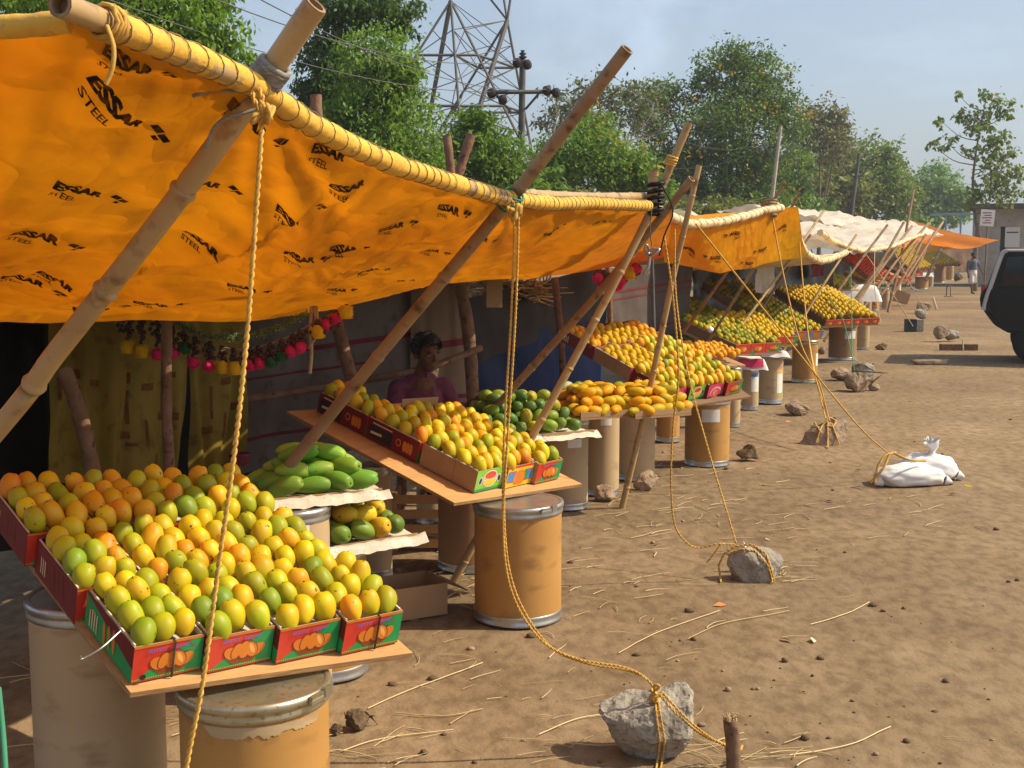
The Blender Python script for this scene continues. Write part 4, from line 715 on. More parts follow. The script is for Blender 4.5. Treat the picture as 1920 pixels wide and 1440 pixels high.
for i, (p, m, lb) in enumerate(((((1280, 625, 11.6), (1370, 500, 11.2), (1448, 380, 10.9), (1472, 340, 10.8)), 'bamboo_dark', 'bamboo pole first beyond the slim one, under the yellow tarpaulin'),
        (((1315, 660, 12.6), (1400, 525, 12.2), (1462, 425, 12), (1500, 362, 11.8)), 'bamboo_dark', 'bamboo pole reaching the raised corner of the yellow tarpaulin'),
        (((1330, 690, 13.2), (1450, 530, 13.8), (1545, 395, 14.4)), 'bamboo', 'bamboo pole tipped with dark binding above the cream tarpaulin'),
        (((1385, 650, 15.5), (1450, 545, 15.8), (1520, 440, 16)), 'bamboo_dark', 'thin bamboo pole under the cream tarpaulin edge'),
        (((1455, 680, 16.6), (1540, 540, 17), (1606, 440, 17.5)), 'bamboo', 'bamboo pole ending at the lowest sag of the white tarpaulin'),
        (((1490, 660, 19.5), (1590, 520, 20), (1664, 422, 20.5)), 'bamboo_dark', 'bamboo pole rising from the brown drum across the white tarpaulin'),
        (((1545, 640, 22), (1640, 510, 22.5), (1694, 418, 23)), 'bamboo_dark', 'leaning pole over the wide yellow fruit display'),
        (((1590, 600, 26), (1650, 500, 27), (1710, 424, 28)), 'bamboo', 'leaning pole right of the wide yellow fruit display'),
        (((1610, 590, 31), (1680, 490, 32), (1741, 418, 33)), 'bamboo_dark', 'leaning pole before the straw yellow net'),
        (((1665, 585, 33), (1690, 480, 33.5), (1713, 355, 34)), 'bamboo_dark', 'tall thin stick standing upright above the white tarpaulins'),
        (((1570, 610, 24), (1640, 520, 24.5), (1683, 462, 25)), 'bamboo_dark', 'thin leaning pole over the far labelled drum'),
        (((1640, 570, 30), (1690, 500, 30.5), (1722, 452, 31)), 'bamboo_dark', 'thin pole left of the tilted brown crate'),
        (((1670, 560, 36), (1710, 490, 36.5), (1735, 440, 37)), 'bamboo_dark', 'thin pole right of the tilted brown crate'),
        (((1700, 535, 44), (1730, 480, 44.5), (1752, 436, 45)), 'bamboo_dark', 'thin pole beside the white covered drum'),
        (((1735, 525, 52), (1762, 470, 52.5), (1780, 434, 53)), 'bamboo_dark', 'thin pole before the farthest yellow fruit'),
        (((1700, 520, 40), (1745, 450, 41), (1768, 416, 42)), 'bamboo', 'short leaning pole at the end of the white tarpaulins'))):
    bamboo('%s' % lb, list(p), .00125 * p[0][2], .00105 * p[0][2], m='bamboo_dark' if p[0][2] > 17 else m, seg=.5)
mb = MB(); 
bamboo('pale bamboo beam sagging along the front of the yellow tarpaulin', [(1234, 398, 8.72), (1300, 421, 9.18), (1345, 418, 9.58), (1440, 394, 10.7)], .026, .028, name='bamboo_beam', group='bamboo beams along the stall fronts', cat='bamboo beam')
# rear posts
for (pts, r, m, lb) in ((((120, 690, 5.0), (150, 780, 5.0), (178, 900, 5.05), (190, 1000, 5.1)), .032, 'bark_post', 'dark crooked post at the yellow sacking'),
        (((313, 600, 5.2), (312, 760, 5.2), (318, 880, 5.2), (322, 1000, 5.2)), .023, 'bark_post', 'slim pale barked post in the middle of the yellow sacking'),
        (((622, 560, 7.2), (645, 660, 7.2), (668, 740, 7.25), (690, 840, 7.3)), .038, 'bark_post', 'thick brown post below the pompom garland end'),
        (((860, 520, 8.6), (878, 620, 8.6), (888, 760, 8.6), (892, 860, 8.6)), .045, 'bark_post', 'thick bark post behind the seated man'),
        (((1040, 520, 10.2), (1052, 640, 10.2), (1060, 800, 10.2)), .03, 'bark_post', 'slender post before the blue tarpaulin'),
        (((1140, 500, 12.2), (1146, 650, 12.2)), .03, 'bark_post', 'thin post before the far grey sheet'),
        (((1222, 470, 12.5), (1226, 620, 12.5)), .02, 'polepaint', 'thin dark post holding the far grey sheet'),
        (((592, 178, 4.4), (596, 260, 4.4), (600, 420, 4.45)), .020, 'bark_post', 'reddish post tip poking above the near tarpaulin'),
        (((838, 255, 6.2), (846, 330, 6.2), (855, 440, 6.3)), .022, 'bark_post', 'pointed upright post tip of the crossed pair'),
        (((884, 252, 6.3), (860, 325, 6.3), (835, 420, 6.3)), .024, 'bark_post', 'leaning post tip of the crossed pair')):
    w_ = spline([P(*p) for p in pts], 24); mb = MB(); mb.tube(w_, [r * (1 + .15 * wob((i * .5, r * 90, 0), 1)) for i in range(24)], M[m], 10)
    tag(mb.build('wooden_post', None, w_[0]), lb, 'post', 'posts inside the stalls')
mb = MB(); w_ = spline([P(440, 752, 7.4), P(640, 720, 7.9), P(800, 690, 8.3), P(903, 652, 8.5)], 24); mb.tube(w_, [.024] * 24, M['bark_post'], 8); tag(mb.build('wooden_rail', None, w_[0]), 'dark rough wooden rail running behind the seated man', 'rail')

# lashings
def lashing(label, c, ax, r, seed, m='greyrag', n=5, w_=.06, rr=.006, tails=()):
    mb = MB(); coil(mb, c, ax, r, n, w_, rr, M[m], seed)
    for t in tails: mb.tube(spline([Vector(q) if isinstance(q, Vector) else P(*q) for q in t], 12), .004, M[m], 5)
    return tag(mb.build('lashing', None, c), label, 'lashing', 'lashings at the pole joints')
AX1 = P(592, 8, 2.47) - P(300, 415, 2.68)
lashing('grey cloth lashing where the nearest pole meets its beam', P(505, 138, 2.53), AX1, .030, 1, n=7, w_=.05, rr=.0065, tails=[((470, 172, 2.5), (400, 170, 2.45), (362, 180, 2.42)), ((480, 205, 2.5), (410, 230, 2.48), (385, 280, 2.5))])
lashing('yellow knotted cord lashing near the bare beam end', P(205, 44, 2.02), P(300, 86, 2.17) - P(112, 8, 1.9), .025, 2, m='rope', n=4, w_=.04, rr=.004, tails=[((200, 48, 1.99), (213, 90, 1.98), (210, 130, 1.98), (198, 158, 1.98))])
lashing('dark green twine lashing at the second tall pole', P(955, 376, 4.02), P(1040, 268, 3.95) - P(720, 655, 4.42), .030, 3, m='green_twine', n=5, w_=.07, rr=.004)
lashing('yellow cord lashing high on the twin pole tips', P(1258, 302, 6.04), P(1292, 230, 6.05) - P(1225, 385, 6.1), .024, 4, m='rope', n=4, w_=.05, rr=.006)
lashing('black rag lashing at the corner joint with loose hanging ends', P(1230, 372, 6.05), Vector((0, 0, 1)), .034, 5, m='sheet_black', n=5, w_=.16, rr=.011, tails=[((1240, 345, 6.0), (1262, 395, 5.98), (1246, 440, 5.98), (1236, 480, 5.98)), ((1225, 360, 6), (1200, 358, 6), (1192, 360, 6))])
lashing('brown cord lashing where the pale beam meets a leaning pole', P(1442, 392, 10.9), Vector((0, .2, 1)), .06, 6, m='cord', n=6, w_=.16, rr=.012)

# guy ropes
def knot(mb, c, r, m, seed):
    rs = random.Random(seed); pts = [c + Vector((rs.uniform(-1, 1), rs.uniform(-1, 1), rs.uniform(-1.2, 1.2))) * r for i in range(12)]; mb.tube(spline(pts, 70), r * .24, m, 7)
r1 = rope('twisted yellow rope hanging from the nearest pole down past the front cartons', [[(478, 140, 2.49), (487, 170, 2.47), (492, 210, 2.46), (480, 400, 2.44), (462, 640, 2.42), (438, 860, 2.40), (410, 1060, 2.39), (380, 1280, 2.38), (348, 1450, 2.37), (320, 1680, 2.36), (300, 1950, 2.4)], [(466, 136, 2.5), (474, 180, 2.46), (490, 218, 2.46)]], r=.0054)
mb = MB(); knot(mb, P(492, 214, 2.46), .022, M['rope'], 4); mb.build('knot', r1, P(478, 140, 2.49))
r2 = rope('doubled yellow rope looping from the second tall pole down to the tied rock', [[(952, 362, 3.98), (968, 392, 3.97), (972, 420, 3.96), (968, 560, 3.95), (960, 700, 3.94), (950, 850, 3.93), (945, 960, 3.93), (955, 1070, 3.93), (985, 1150, 3.94), (1035, 1215, 3.95), (1100, 1244, 3.97), (1170, 1256, 3.99), (1210, 1272, 4.0), (1234, 1298, 4.0)],
    [(958, 358, 4.0), (955, 392, 3.97), (964, 430, 3.96), (958, 600, 3.95), (946, 800, 3.93), (943, 940, 3.93), (948, 1060, 3.92), (972, 1140, 3.93), (1020, 1205, 3.94), (1085, 1236, 3.96), (1165, 1250, 3.98), (1206, 1268, 4.0), (1232, 1296, 4.0)]], r=.0042, pitch=.03)
for (c_, q_, e_) in ((P(966, 400, 3.96), .03, 6), (P(1234, 1300, 3.97), .022, 7)):
    mb = MB(); knot(mb, c_, q_, M['rope'], e_); mb.build('knot', r2, P(952, 362, 3.98))
rope('yellow rope hanging slack from the corner joint to the banded rock', [[(1245, 440, 6.0), (1262, 560, 6.0), (1272, 700, 6.0), (1262, 800, 6.05), (1258, 900, 6.1), (1264, 980, 6.15), (1285, 1015, 6.18), (1310, 1027, 6.2), (1345, 1020, 6.2), (1378, 1020, 6.25)], [(1265, 430, 7.0), (1268, 560, 6.9), (1290, 700, 6.7), (1330, 850, 6.5), (1360, 950, 6.35), (1380, 1018, 6.25)]], r=.0052, pitch=.045)
rope('long thin rope slanting from the yellow tarpaulin down to the white sacks', [[(1305, 420, 7.9), (1400, 540, 8.2), (1480, 640, 8.4), (1560, 740, 8.6), (1620, 810, 8.75), (1668, 852, 8.85)]], r=.0062, far=True)
rope('twin thin ropes falling from the raised tarpaulin corner to the mossy rock', [[(1446, 395, 10.9), (1470, 520, 10.7), (1500, 640, 10.5), (1535, 715, 10.4), (1552, 780, 10.35)], [(1500, 470, 13.6), (1512, 600, 12.2), (1528, 700, 11.2), (1548, 785, 10.4)], [(1495, 400, 12), (1508, 560, 11.6), (1525, 690, 11), (1556, 790, 10.4)]], r=.0065, far=True)
rope('thin green twine dropping to the stacked brown rocks', [[(1595, 500, 19), (1597, 600, 17), (1598, 660, 15.6), (1602, 695, 15)], [(1555, 560, 17.5), (1580, 600, 17), (1598, 670, 15.4)]], r=.007, m='green_twine', far=True)
for p_, lb in (([(1617, 467, 21), (1660, 530, 20.5), (1712, 612, 20)], 'thin pale rope from the white tarpaulin to the two tone block'), ([(1671, 460, 25), (1700, 520, 24.5), (1738, 590, 24)], 'thin pale rope from the white tarpaulin to the upright pale stone'), ([(1640, 468, 22), (1640, 540, 21), (1652, 610, 20)], 'thin pale rope dropping beside the wide yellow display')): rope(lb, [p_], r=.008, m='twine', far=True)
rope('pale twine tuft hanging under the near tarpaulin', [[(583, 478, 5.6), (586, 540, 5.6), (592, 600, 5.6), (588, 640, 5.6)], [(586, 478, 5.6), (590, 545, 5.6), (594, 610, 5.6), (580, 655, 5.6)], [(590, 480, 5.6), (586, 545, 5.6), (582, 620, 5.6), (584, 660, 5.6), (581, 700, 5.6)]], r=.009, m='twine', far=True, name='hanging_twine')
rope('green twine corner hanging at the lower left edge of the view', [[(-3, 1290, 2.6), (5, 1370, 2.55), (10, 1450, 2.5), (14, 1600, 2.45)]], r=.007, m='green_twine', far=True, name='hanging_twine')
def hook_knot():
    mb = MB(); c = P(1222, 470, 5.95); rs = random.Random(8)
    mb.tube(spline([P(1222, 390, 5.97), P(1219, 430, 5.95), P(1222, 462, 5.95)], 10), .003, M['polepaint'], 5)
    mb.tube(spline([c + Vector((rs.uniform(-.035, .035), rs.uniform(-.02, .02), rs.uniform(-.03, .03))) for i in range(10)] , 60), .007, M['steel'], 6)
    mb.tube(spline([P(1218, 480, 5.95), P(1216, 500, 5.95), P(1209, 512, 5.95), P(1212, 515, 5.95), P(1217, 508, 5.95)], 20), .008, M['steel'], 6)
    tag(mb.build('hanging_hook', None, c), 'bright metal hook and chain hanging from the corner joint', 'hook')
hook_knot()

# ------------------------------------------------------------------ sheets along the rear of the stalls
def hanging(label, name, pts, m, wr=.05, seed=1, bands=(), nu=40, nv=26, group='sheets hung along the stall backs', band_m='stripe', extra=None):
    """pts: top-left, top-right, bottom-left, bottom-right as (u, v, d)"""
    tl, tr, bl, br = [P(*p) for p in pts]; nrm = (tr - tl).cross(bl - tl).normalized(); nrm = nrm if nrm.y < 0 else -nrm
    def S(a, t, off=0):
        p = tl.lerp(tr, a).lerp(bl.lerp(br, a), t); q = wr * (wob((p.x, p.y, p.z), 1.7, seed) + .6 * math.sin(a * 17 + 3 * wob((a * 3, t * 2, 0), 1, seed)) * (.3 + .7 * t) + .35 * wob((p.x * 2.5, p.y * 2.5, p.z), 3, seed + 2)); return p + nrm * (q + off)
    root = thing(name, label, 'sheet', (tl + tr) / 2, group); o = root.location.copy()
    mb = MB(); mb.grid(lambda a, t: S(a, t), nu, nv, M[m]); mb.build('cloth', root, o)
    if bands:
        for (t0, t1, a0, a1, tilt) in bands: sb = MB(); sb.grid(lambda a, t: S(a0 + (a1 - a0) * a, t0 + (t1 - t0) * t + tilt * a, .004), 30, 2, M[band_m]); sb.build('printed_mark', root, o)
    return root
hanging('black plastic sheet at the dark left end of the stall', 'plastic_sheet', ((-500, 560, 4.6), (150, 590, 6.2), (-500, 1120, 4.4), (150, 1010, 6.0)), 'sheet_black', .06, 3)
marks = [(.30, .36, .2, .34, 0), (.36, .50, .06, .09, 0), (.40, .58, .30, .33, 0), (.36, .40, .44, .62, 0), (.52, .56, .72, .86, 0), (.55, .70, .5, .54, .02), (.62, .66, .2, .32, 0), (.30, .33, .70, .8, 0), (.68, .70, .28, .4, 0), (.74, .88, .62, .65, .0)]
hanging('yellow printed plastic sacking hung behind the nearest stall', 'sacking_sheet', ((95, 600, 5.6), (245, 600, 6.0), (85, 900, 5.5), (225, 920, 5.9)), 'sheet_yel', .06, 4, marks[:4], band_m='sack_print')
hanging('middle length of yellow printed sacking behind the slim post', 'sacking_sheet', ((190, 596, 5.95), (370, 592, 6.5), (190, 940, 5.9), (330, 940, 6.4)), 'sheet_yel', .07, 5, marks, band_m='sack_print')
hanging('last narrow length of yellow sacking next to the dark gap', 'sacking_sheet', ((352, 592, 6.6), (462, 586, 7.0), (360, 940, 6.5), (466, 900, 6.9)), 'sheet_yel', .06, 6, marks[2:7], band_m='sack_print')
hanging('black sheet standing in for the dark behind the gap in the yellow sacking', 'plastic_sheet', ((60, 560, 7.3), (500, 540, 8.2), (60, 960, 7.2), (500, 900, 8.1)), 'sheet_black', .05, 7)  # black sheet stands in for the darkness behind the gap
hanging('grey woven sheet with red stripes behind the seated man', 'woven_sheet', ((440, 560, 8.0), (875, 500, 9.4), (440, 890, 7.9), (872, 800, 9.2)), 'sheet_grey', .05, 8, ((.33, .36, 0, 1, .03), (.46, .475, 0, .6, .03), (.80, .82, 0, .5, .03)))
hanging('tan woven panel with red stripes right beside the seated man', 'woven_sheet', ((770, 540, 8.95), (866, 530, 9.15), (770, 800, 8.75), (878, 790, 8.95)), 'sheet_tan', .02, 9, ((.42, .47, 0, 1, -.02), (.80, .83, .3, 1, 0), (.86, .89, .3, 1, 0)))
hanging('blue tarpaulin hung as the back wall of the second stall', 'back_tarpaulin', ((872, 585, 10.0), (1135, 520, 11.8), (872, 850, 9.8), (1140, 760, 11.5)), 'sheet_blue', .06, 10)
hanging('slate grey tarpaulin strip above the blue one', 'back_tarpaulin', ((872, 560, 9.9), (1130, 500, 11.6), (872, 690, 9.85), (1130, 590, 11.6)), 'sheet_slate', .04, 11)
hanging('pale grey woven sheet, colour darkened for shade, with faint red stripes in the third stall', 'woven_sheet', ((1125, 505, 12.6), (1302, 488, 14.0), (1125, 680, 12.4), (1300, 630, 13.8)), 'sheet_shaded', .06, 12, ((.25, .28, 0, 1, 0), (.34, .36, 0, 1, 0), (.75, .77, 0, 1, 0)))
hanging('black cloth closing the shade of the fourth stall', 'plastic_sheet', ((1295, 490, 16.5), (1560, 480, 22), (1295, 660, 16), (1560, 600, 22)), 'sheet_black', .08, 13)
hanging('white cloth with hanging goods under the yellow tarpaulin', 'white_cloth', ((1418, 498, 15.6), (1455, 495, 16.2), (1418, 548, 15.6), (1452, 552, 16.2)), 'white_cloth', .05, 14)
hanging('red cloth hung under the cream tarpaulin', 'red_cloth', ((1522, 490, 20.5), (1546, 488, 21), (1522, 520, 20.5), (1546, 516, 21)), 'stripe', .04, 15)
hanging('dark cloth behind the far fruit heaps', 'plastic_sheet', ((1540, 478, 44), (1700, 470, 62), (1540, 550, 44), (1700, 515, 62)), 'sheet_black', .1, 16)
hanging('brown cloth closing the row at its far end', 'plastic_sheet', ((1690, 462, 76), (1850, 460, 80), (1690, 512, 76), (1850, 510, 80)), 'bark_post', .1, 17)
RB = Sheet([(p[0], p[1] - 6, p[2] + .02) for p in BACK1], [(-1500, 430, 4.4), (-900, 400, 4.9), (-400, 380, 5.6), (0, 400, 6.4), (300, 420, 7.4), (500, 430, 8.4), (700, 440, 9.6), (860, 440, 10.6), (1000, 445, 11.8)], sag=.02, wr=.04, seed=31)  # added unseen roof keeps sun off the back sheets and the seated man
tarpaulin('added unseen black plastic roof sheet shading the gap from near tarpaulin to back sheets', RB, 'sheet_black', (), nu=60, nv=10)
mb = MB(); c = P(927, 548, 8.9); mb.box(c, (.115, .006, .22), M['card'], X=Vector((1, .1, 0)).normalized(), Y=Vector((-.1, 1, 0)).normalized()); mb.tube([c + Vector((0, 0, .11)), c + Vector((0, 0, .2))], .002, M['cord'], 4)
tag(mb.build('hanging_card', None, c), 'blank brown card hanging under the near tarpaulin', 'card')
# thatch heap glimpsed above the back sheets
mb = MB(); rs = random.Random(21)
for i in range(500):
    c = P(rs.uniform(880, 1010), rs.uniform(525, 562), 10.6); mb.tube([c, c + Vector((rs.gauss(0, .12), rs.gauss(0, .1), rs.gauss(0, .05)))], .006, M['straw'], 4, cap=False)
tag(mb.build('thatch'), 'loose dry thatch showing between tarpaulin and back sheets', 'thatch', kind='stuff')

# pompom garland
def pompom(mb, c, r, m, box=False):
    rs = random.Random(int(c.x * 9999) & 65535)
    if box:
        mb.lathe([(r * .75, -r * .95), (r * .98, -r * .5), (r, .0), (r * .95, r * .6), (r * .6, r * .95)], m, 12, c)
    else: mb.ball(c, r * .82, m, 12, 8)
    for i in range(240):
        d = Vector((rs.gauss(0, 1), rs.gauss(0, 1), rs.gauss(0, 1))).normalized()
        if box: d = Vector((d.x, d.y, d.z * .3)).normalized()
        s_ = d.orthogonal().normalized() * r * .09; b = c + d * r * .7
        if box: b = c + Vector((d.x * r * .85, d.y * r * .85, rs.uniform(-.85, .75) * r))
        mb.add([b - s_, b + s_, b + d * r * rs.uniform(.25, .42)], [(0, 1, 2)], m)
def garland(label, pts, poms, d, scale=1, tins=True):
    o = P(*pts[0], d); root = thing('pompom_garland', label, 'garland', o, 'pompom garlands under the tarpaulins')
    st_ = MB(); path = spline([P(u, v, d) for u, v in pts], 60); st_.tube(path, .004, M['cord'], 5); st_.build('string', root, o)
    if tins:
        tb = MB(); rs = random.Random(4); pp = spline([P(u, v, d - .05) for u, v in tins], 60)
        for p in pp:
            for k in range(26):
                q = p + Vector((rs.gauss(0, .007), rs.gauss(0, .007), rs.gauss(0, .008))); dv = Vector((rs.gauss(0, 1), rs.gauss(0, 1), rs.gauss(0, 1))).normalized() * .012; s_ = dv.orthogonal().normalized() * .003
                tb.add([q - s_, q + s_, q + dv], [(0, 1, 2)], M['tinsel'])
        tb.build('tinsel', root, o)
    bd = MB()
    for (u, v, c) in poms:
        near = min(path, key=lambda p: abs(proj(p)[0] - u)); x = P(u, v, d); n = 6
        for i in range(n):
            q = near.lerp(x, (i + .5) / (n + 1.5)); bd.ball(q + Vector((.006 * math.sin(i * 2), 0, 0)), .010 * scale if i % 2 else .014 * scale, M['bead'], 8, 6)
        pb = MB(); pompom(pb, x, .032 * scale, M['pom_' + c], c == 'yel'); pb.build('pompom', root, o)
    for k in range(int(34)):
        t = path[int(k * 59 / 34)]
        for i in range(3): bd.ball(t - Vector((.01 * (i % 2), .01, .02 + .022 * i)), .011 * scale, M['bead'], 7, 5)
    bd.build('bead_strings', root, o)
garland('beaded garland of pink, yellow and green pompoms below the near tarpaulin', [(225, 592), (290, 600), (370, 632), (440, 655), (520, 640), (580, 610), (650, 575)],
        [(240, 650, 'yel'), (266, 658, 'yel'), (295, 664, 'pink'), (325, 662, 'pink'), (346, 652, 'grn'), (362, 680, 'pink'), (391, 686, 'pink'), (418, 688, 'yel'), (440, 690, 'yel'), (468, 684, 'pink'), (487, 680, 'pink'), (508, 678, 'grn'), (527, 668, 'grn'), (545, 658, 'pink'), (563, 650, 'pink'), (596, 622, 'yel'), (612, 608, 'pink'), (630, 596, 'pink'), (648, 585, 'yel')], 5.5, 1.0, [(330, 606), (380, 628), (440, 632), (510, 618), (575, 588)])
garland('small bright pompom garland hanging beyond the blue back tarpaulin', [(1118, 505), (1150, 512), (1180, 505), (1200, 495)], [(1122, 520, 'pink'), (1132, 540, 'pink'), (1150, 530, 'pink'), (1165, 524, 'pink'), (1180, 512, 'yel'), (1192, 505, 'pink'), (1158, 534, 'pink')], 9.6, 1.7, False)

# ------------------------------------------------------------------ drums
def drum_proto(r, h, body, ring, lid=True):
    root = thing('fibre_drum', '', 'drum')
    b = MB(); b.lathe([(r * .985, .03), (r * .985, .05), (r * .985, h * .5), (r * .985, h - .05), (r * .985, h - .03)], M[body], 48, cap=True); b.build('drum_body', root)
    q = MB(); q.lathe([(r * .97, 0), (r * 1.01, .002), (r * 1.015, .010), (r * .995, .016), (r * .995, .034), (r * 1.0, .042), (r * .986, .046)], M[ring], 48); q.build('bottom_ring', root)
    q = MB(); q.lathe([(r * .987, h - .055), (r * 1.012, h - .05), (r * 1.018, h - .042), (r * 1.0, h - .034), (r * 1.004, h - .028), (r * 1.032, h - .024), (r * 1.038, h - .012), (r * 1.02, h - .002), (r * .96, h), (r * .93, h - .004)], M[ring], 48); q.build('clamp_ring', root)
    if lid:
        q = MB(); q.lathe([(r * .935, h - .006), (r * .5, h - .008), (r * .01, h - .008)], M[body], 48, cap=False); q.build('lid', root)
    return root
DR = {}
def drum(label, u, v, d, dia, h, body='drum_pale', ring='steel', vtop=False, clasp=None, lab=None, group='fibre drums carrying the displays'):
    """u, v: centre of the foot in the photograph unless vtop, then centre of the lid"""
    c = P(u, v, d); c = Vector((c.x, c.y, 0.0)); k = (round(dia, 2), round(h, 2), body, ring)
    if k not in DR: DR[k] = drum_proto(dia / 2, h, body, ring); o = DR[k]
    else: o = copy_tree(DR[k])
    o.location = c; o.rotation_euler.z = U(0, 6); tag(o, label, 'drum', group); r = dia / 2; rot = -o.rotation_euler.z
    if clasp is not None:
        q = MB(); a = R(clasp); A = Vector((math.cos(a), math.sin(a), 0)); T = Vector((-A.y, A.x, 0))
        q.box(A * r * 1.045 + Vector((0, 0, h - .014)), (.012, .085, .02), M[ring], A, T); q.box(A * r * 1.06 + T * .03 + Vector((0, 0, h - .01)), (.012, .03, .028), M[ring], A, T); q.box(A * r * 1.07 - T * .02 + Vector((0, 0, h - .02)), (.008, .06, .010), M[ring], A, T)
        x = q.build('clasp', o); x.rotation_euler.z = rot
    if lab:
        for (az, z, w_, hh, m) in lab:
            q = MB(); n = 8
            for i in range(n):
                a0 = R(az) - w_ / r / 2 + w_ / r * i / n; a1 = a0 + w_ / r / n; f = lambda a, zz: (r * .9935 * math.cos(a), r * .9935 * math.sin(a), zz)
                q.add([f(a0, z), f(a1, z), f(a1, z + hh), f(a0, z + hh)], [(0, 1, 2, 3)], M[m], True)
            x = q.build('paper_label', o); x.rotation_euler.z = rot
    return o
drum('tan drum with yellowed ring below the nearest carton corner', 477, 1300, 3.25, .408, .535, 'drum', 'steel_tan', clasp=-25)
def torn():
    o = [x for x in COL.objects if x.get('label', '').startswith('tan drum with yellowed ring')][0]; r = .408 / 2 * .9935; mb = MB(); rs = random.Random(6); n = 60; a0, a1 = R(-118), R(-22); lo = .43
    vs = []
    for i in range(n + 1):
        a = a0 + (a1 - a0) * i / n; e = math.sin(math.pi * i / n) ** .4; lo += rs.uniform(-.008, .008); lo = min(.455, max(.405, lo)); zz = .474 - (.474 - lo) * e
        for z in (zz, .476): vs.append((r * math.cos(a), r * math.sin(a), z))
    mb.add(vs, [(2 * i, 2 * i + 2, 2 * i + 3, 2 * i + 1) for i in range(n)], M['drum_pale'], True); x = mb.build('torn_paper', o); x.rotation_euler.z = -o.rotation_euler.z
    m2 = MB(); z0 = .20
    for k in range(7):
        a = R(-28) + rs.uniform(0, .1); z = z0 + rs.uniform(0, .03); m2.add([(r * math.cos(a), r * math.sin(a), z), (r * math.cos(a + .05), r * math.sin(a + .05), z + rs.uniform(-.01, .01)), (r * math.cos(a + .03), r * math.sin(a + .03), z + .016)], [(0, 1, 2)], M['label'])
    y = m2.build('paper_scrap', o); y.rotation_euler.z = -o.rotation_euler.z
torn()
drum('dark shaded drum under the left side of the nearest board', 186, 1300, 3.56, .385, .69, 'drum_pale', 'steel')
drum('orange tan drum with bright silver ring under the second board', 971, 1160, 5.60, .412, .552, 'drum', 'steel', clasp=-50)
drum('tan drum whose foot shows between nearest stall and straw', 612, 1270, 4.85, .34, .535, 'drum', 'steel')
drum('grey topped drum with white label beneath the long green mangoes', 545, 1100, 4.62, .31, .735, 'drum_pale', 'steel', lab=[(-62, .62, .06, .09, 'label')])
drum('shaded tall drum under the middle of the second board', 706, 1085, 6.3, .17, .60, 'drum_pale', 'steel')
drum('wide shaded drum beside the orange tan one', 880, 1050, 6.5, .34, .60, 'drum_brown', 'steel')
drum('pale drum behind the seated man leg', 812, 995, 7.6, .21, .50, 'drum_pale', 'steel')
drum('pale drum with white label under the green mango heap', 1062, 955, 8.05, .29, .61, 'drum_pale', 'steel', lab=[(-70, .42, .10, .16, 'label')])
drum('pale drum with label just right of the green heap drum', 1128, 930, 8.5, .245, .63, 'drum_pale', 'steel', lab=[(-80, .5, .08, .12, 'label')])
drum('pale drum standing behind the slim pole and a stone', 1190, 905, 9.1, .30, .62, 'drum_pale', 'steel')
drum('small tan drum half hidden beyond the slim pole', 1252, 828, 10.9, .21, .60, 'drum', 'steel', lab=[(-40, .38, .07, .08, 'label')])
drum('tan drum with white label under the third display corner', 1325, 872, 9.72, .36, .545, 'drum', 'steel', lab=[(-90, .36, .15, .10, 'label')], clasp=-50)
drum('narrow pale drum behind the third display drum', 1372, 805, 11.8, .16, .58, 'drum_pale', 'steel')
drum('pale drum with blue and white label draped in pink plastic', 1406, 766, 13.1, .18, .55, 'drum_pale', 'steel', lab=[(-65, .2, .10, .16, 'label'), (-65, .36, .10, .03, 'p_sky'), (-65, .41, .1, .1, 'label')])
drum('pale drum with tall white label and flat white cover', 1444, 752, 13.7, .275, .58, 'drum_pale', 'steel', lab=[(-52, .12, .09, .22, 'label'), (-52, .345, .09, .04, 'p_peach'), (-36, .06, .03, .07, 'p_lime')])
drum('golden tan drum under the fourth board', 1508, 716, 15.9, .33, .55, 'drum', 'steel_tan', lab=[(-32, .22, .08, .16, 'label')])
drum('wide brown drum with white label under the wide yellow display', 1579, 673, 19.2, .435, .56, 'drum_brown', 'steel', lab=[(-70, .34, .20, .12, 'label')])
drum('tan drum right behind the wide brown one', 1617, 655, 21.2, .225, .50, 'drum_pale', 'steel')
drum('shaded tan drum far behind the wide yellow display', 1637, 581, 35, .34, .70, 'drum', 'steel', lab=[(-80, .4, .2, .2, 'label')])
drum('pale drum next to the shaded far one', 1660, 580, 36, .22, .60, 'drum_pale', 'steel')
drum('pair mate drum left of the shaded far one', 1608, 590, 33, .30, .72, 'drum_pale', 'steel')
drum('pair mate drum with grey rim beside a brown carton', 1626, 588, 33.5, .22, .70, 'drum_pale', 'steel')
drum('tan drum by the tilted brown crate', 1683, 560, 42, .22, .70, 'drum', 'steel', lab=[(-80, .3, .12, .25, 'label')])
drum('wide tan drum with white cover in the far row', 1728, 539, 55, .58, .70, 'drum', 'steel')
drum('narrow pale drum right of the white covered one', 1744, 532, 58, .30, .66, 'drum_pale', 'steel')
drum('wide grey edged drum below the farthest yellow fruit', 1761, 528, 66, .60, .92, 'drum_brown', 'steel')
drum('narrow tan drum at the end of the far row', 1781, 518, 72, .42, .80, 'drum', 'steel')
drum('pale drum near the walking man', 1836, 522, 64, .40, .75, 'drum_pale', 'steel')

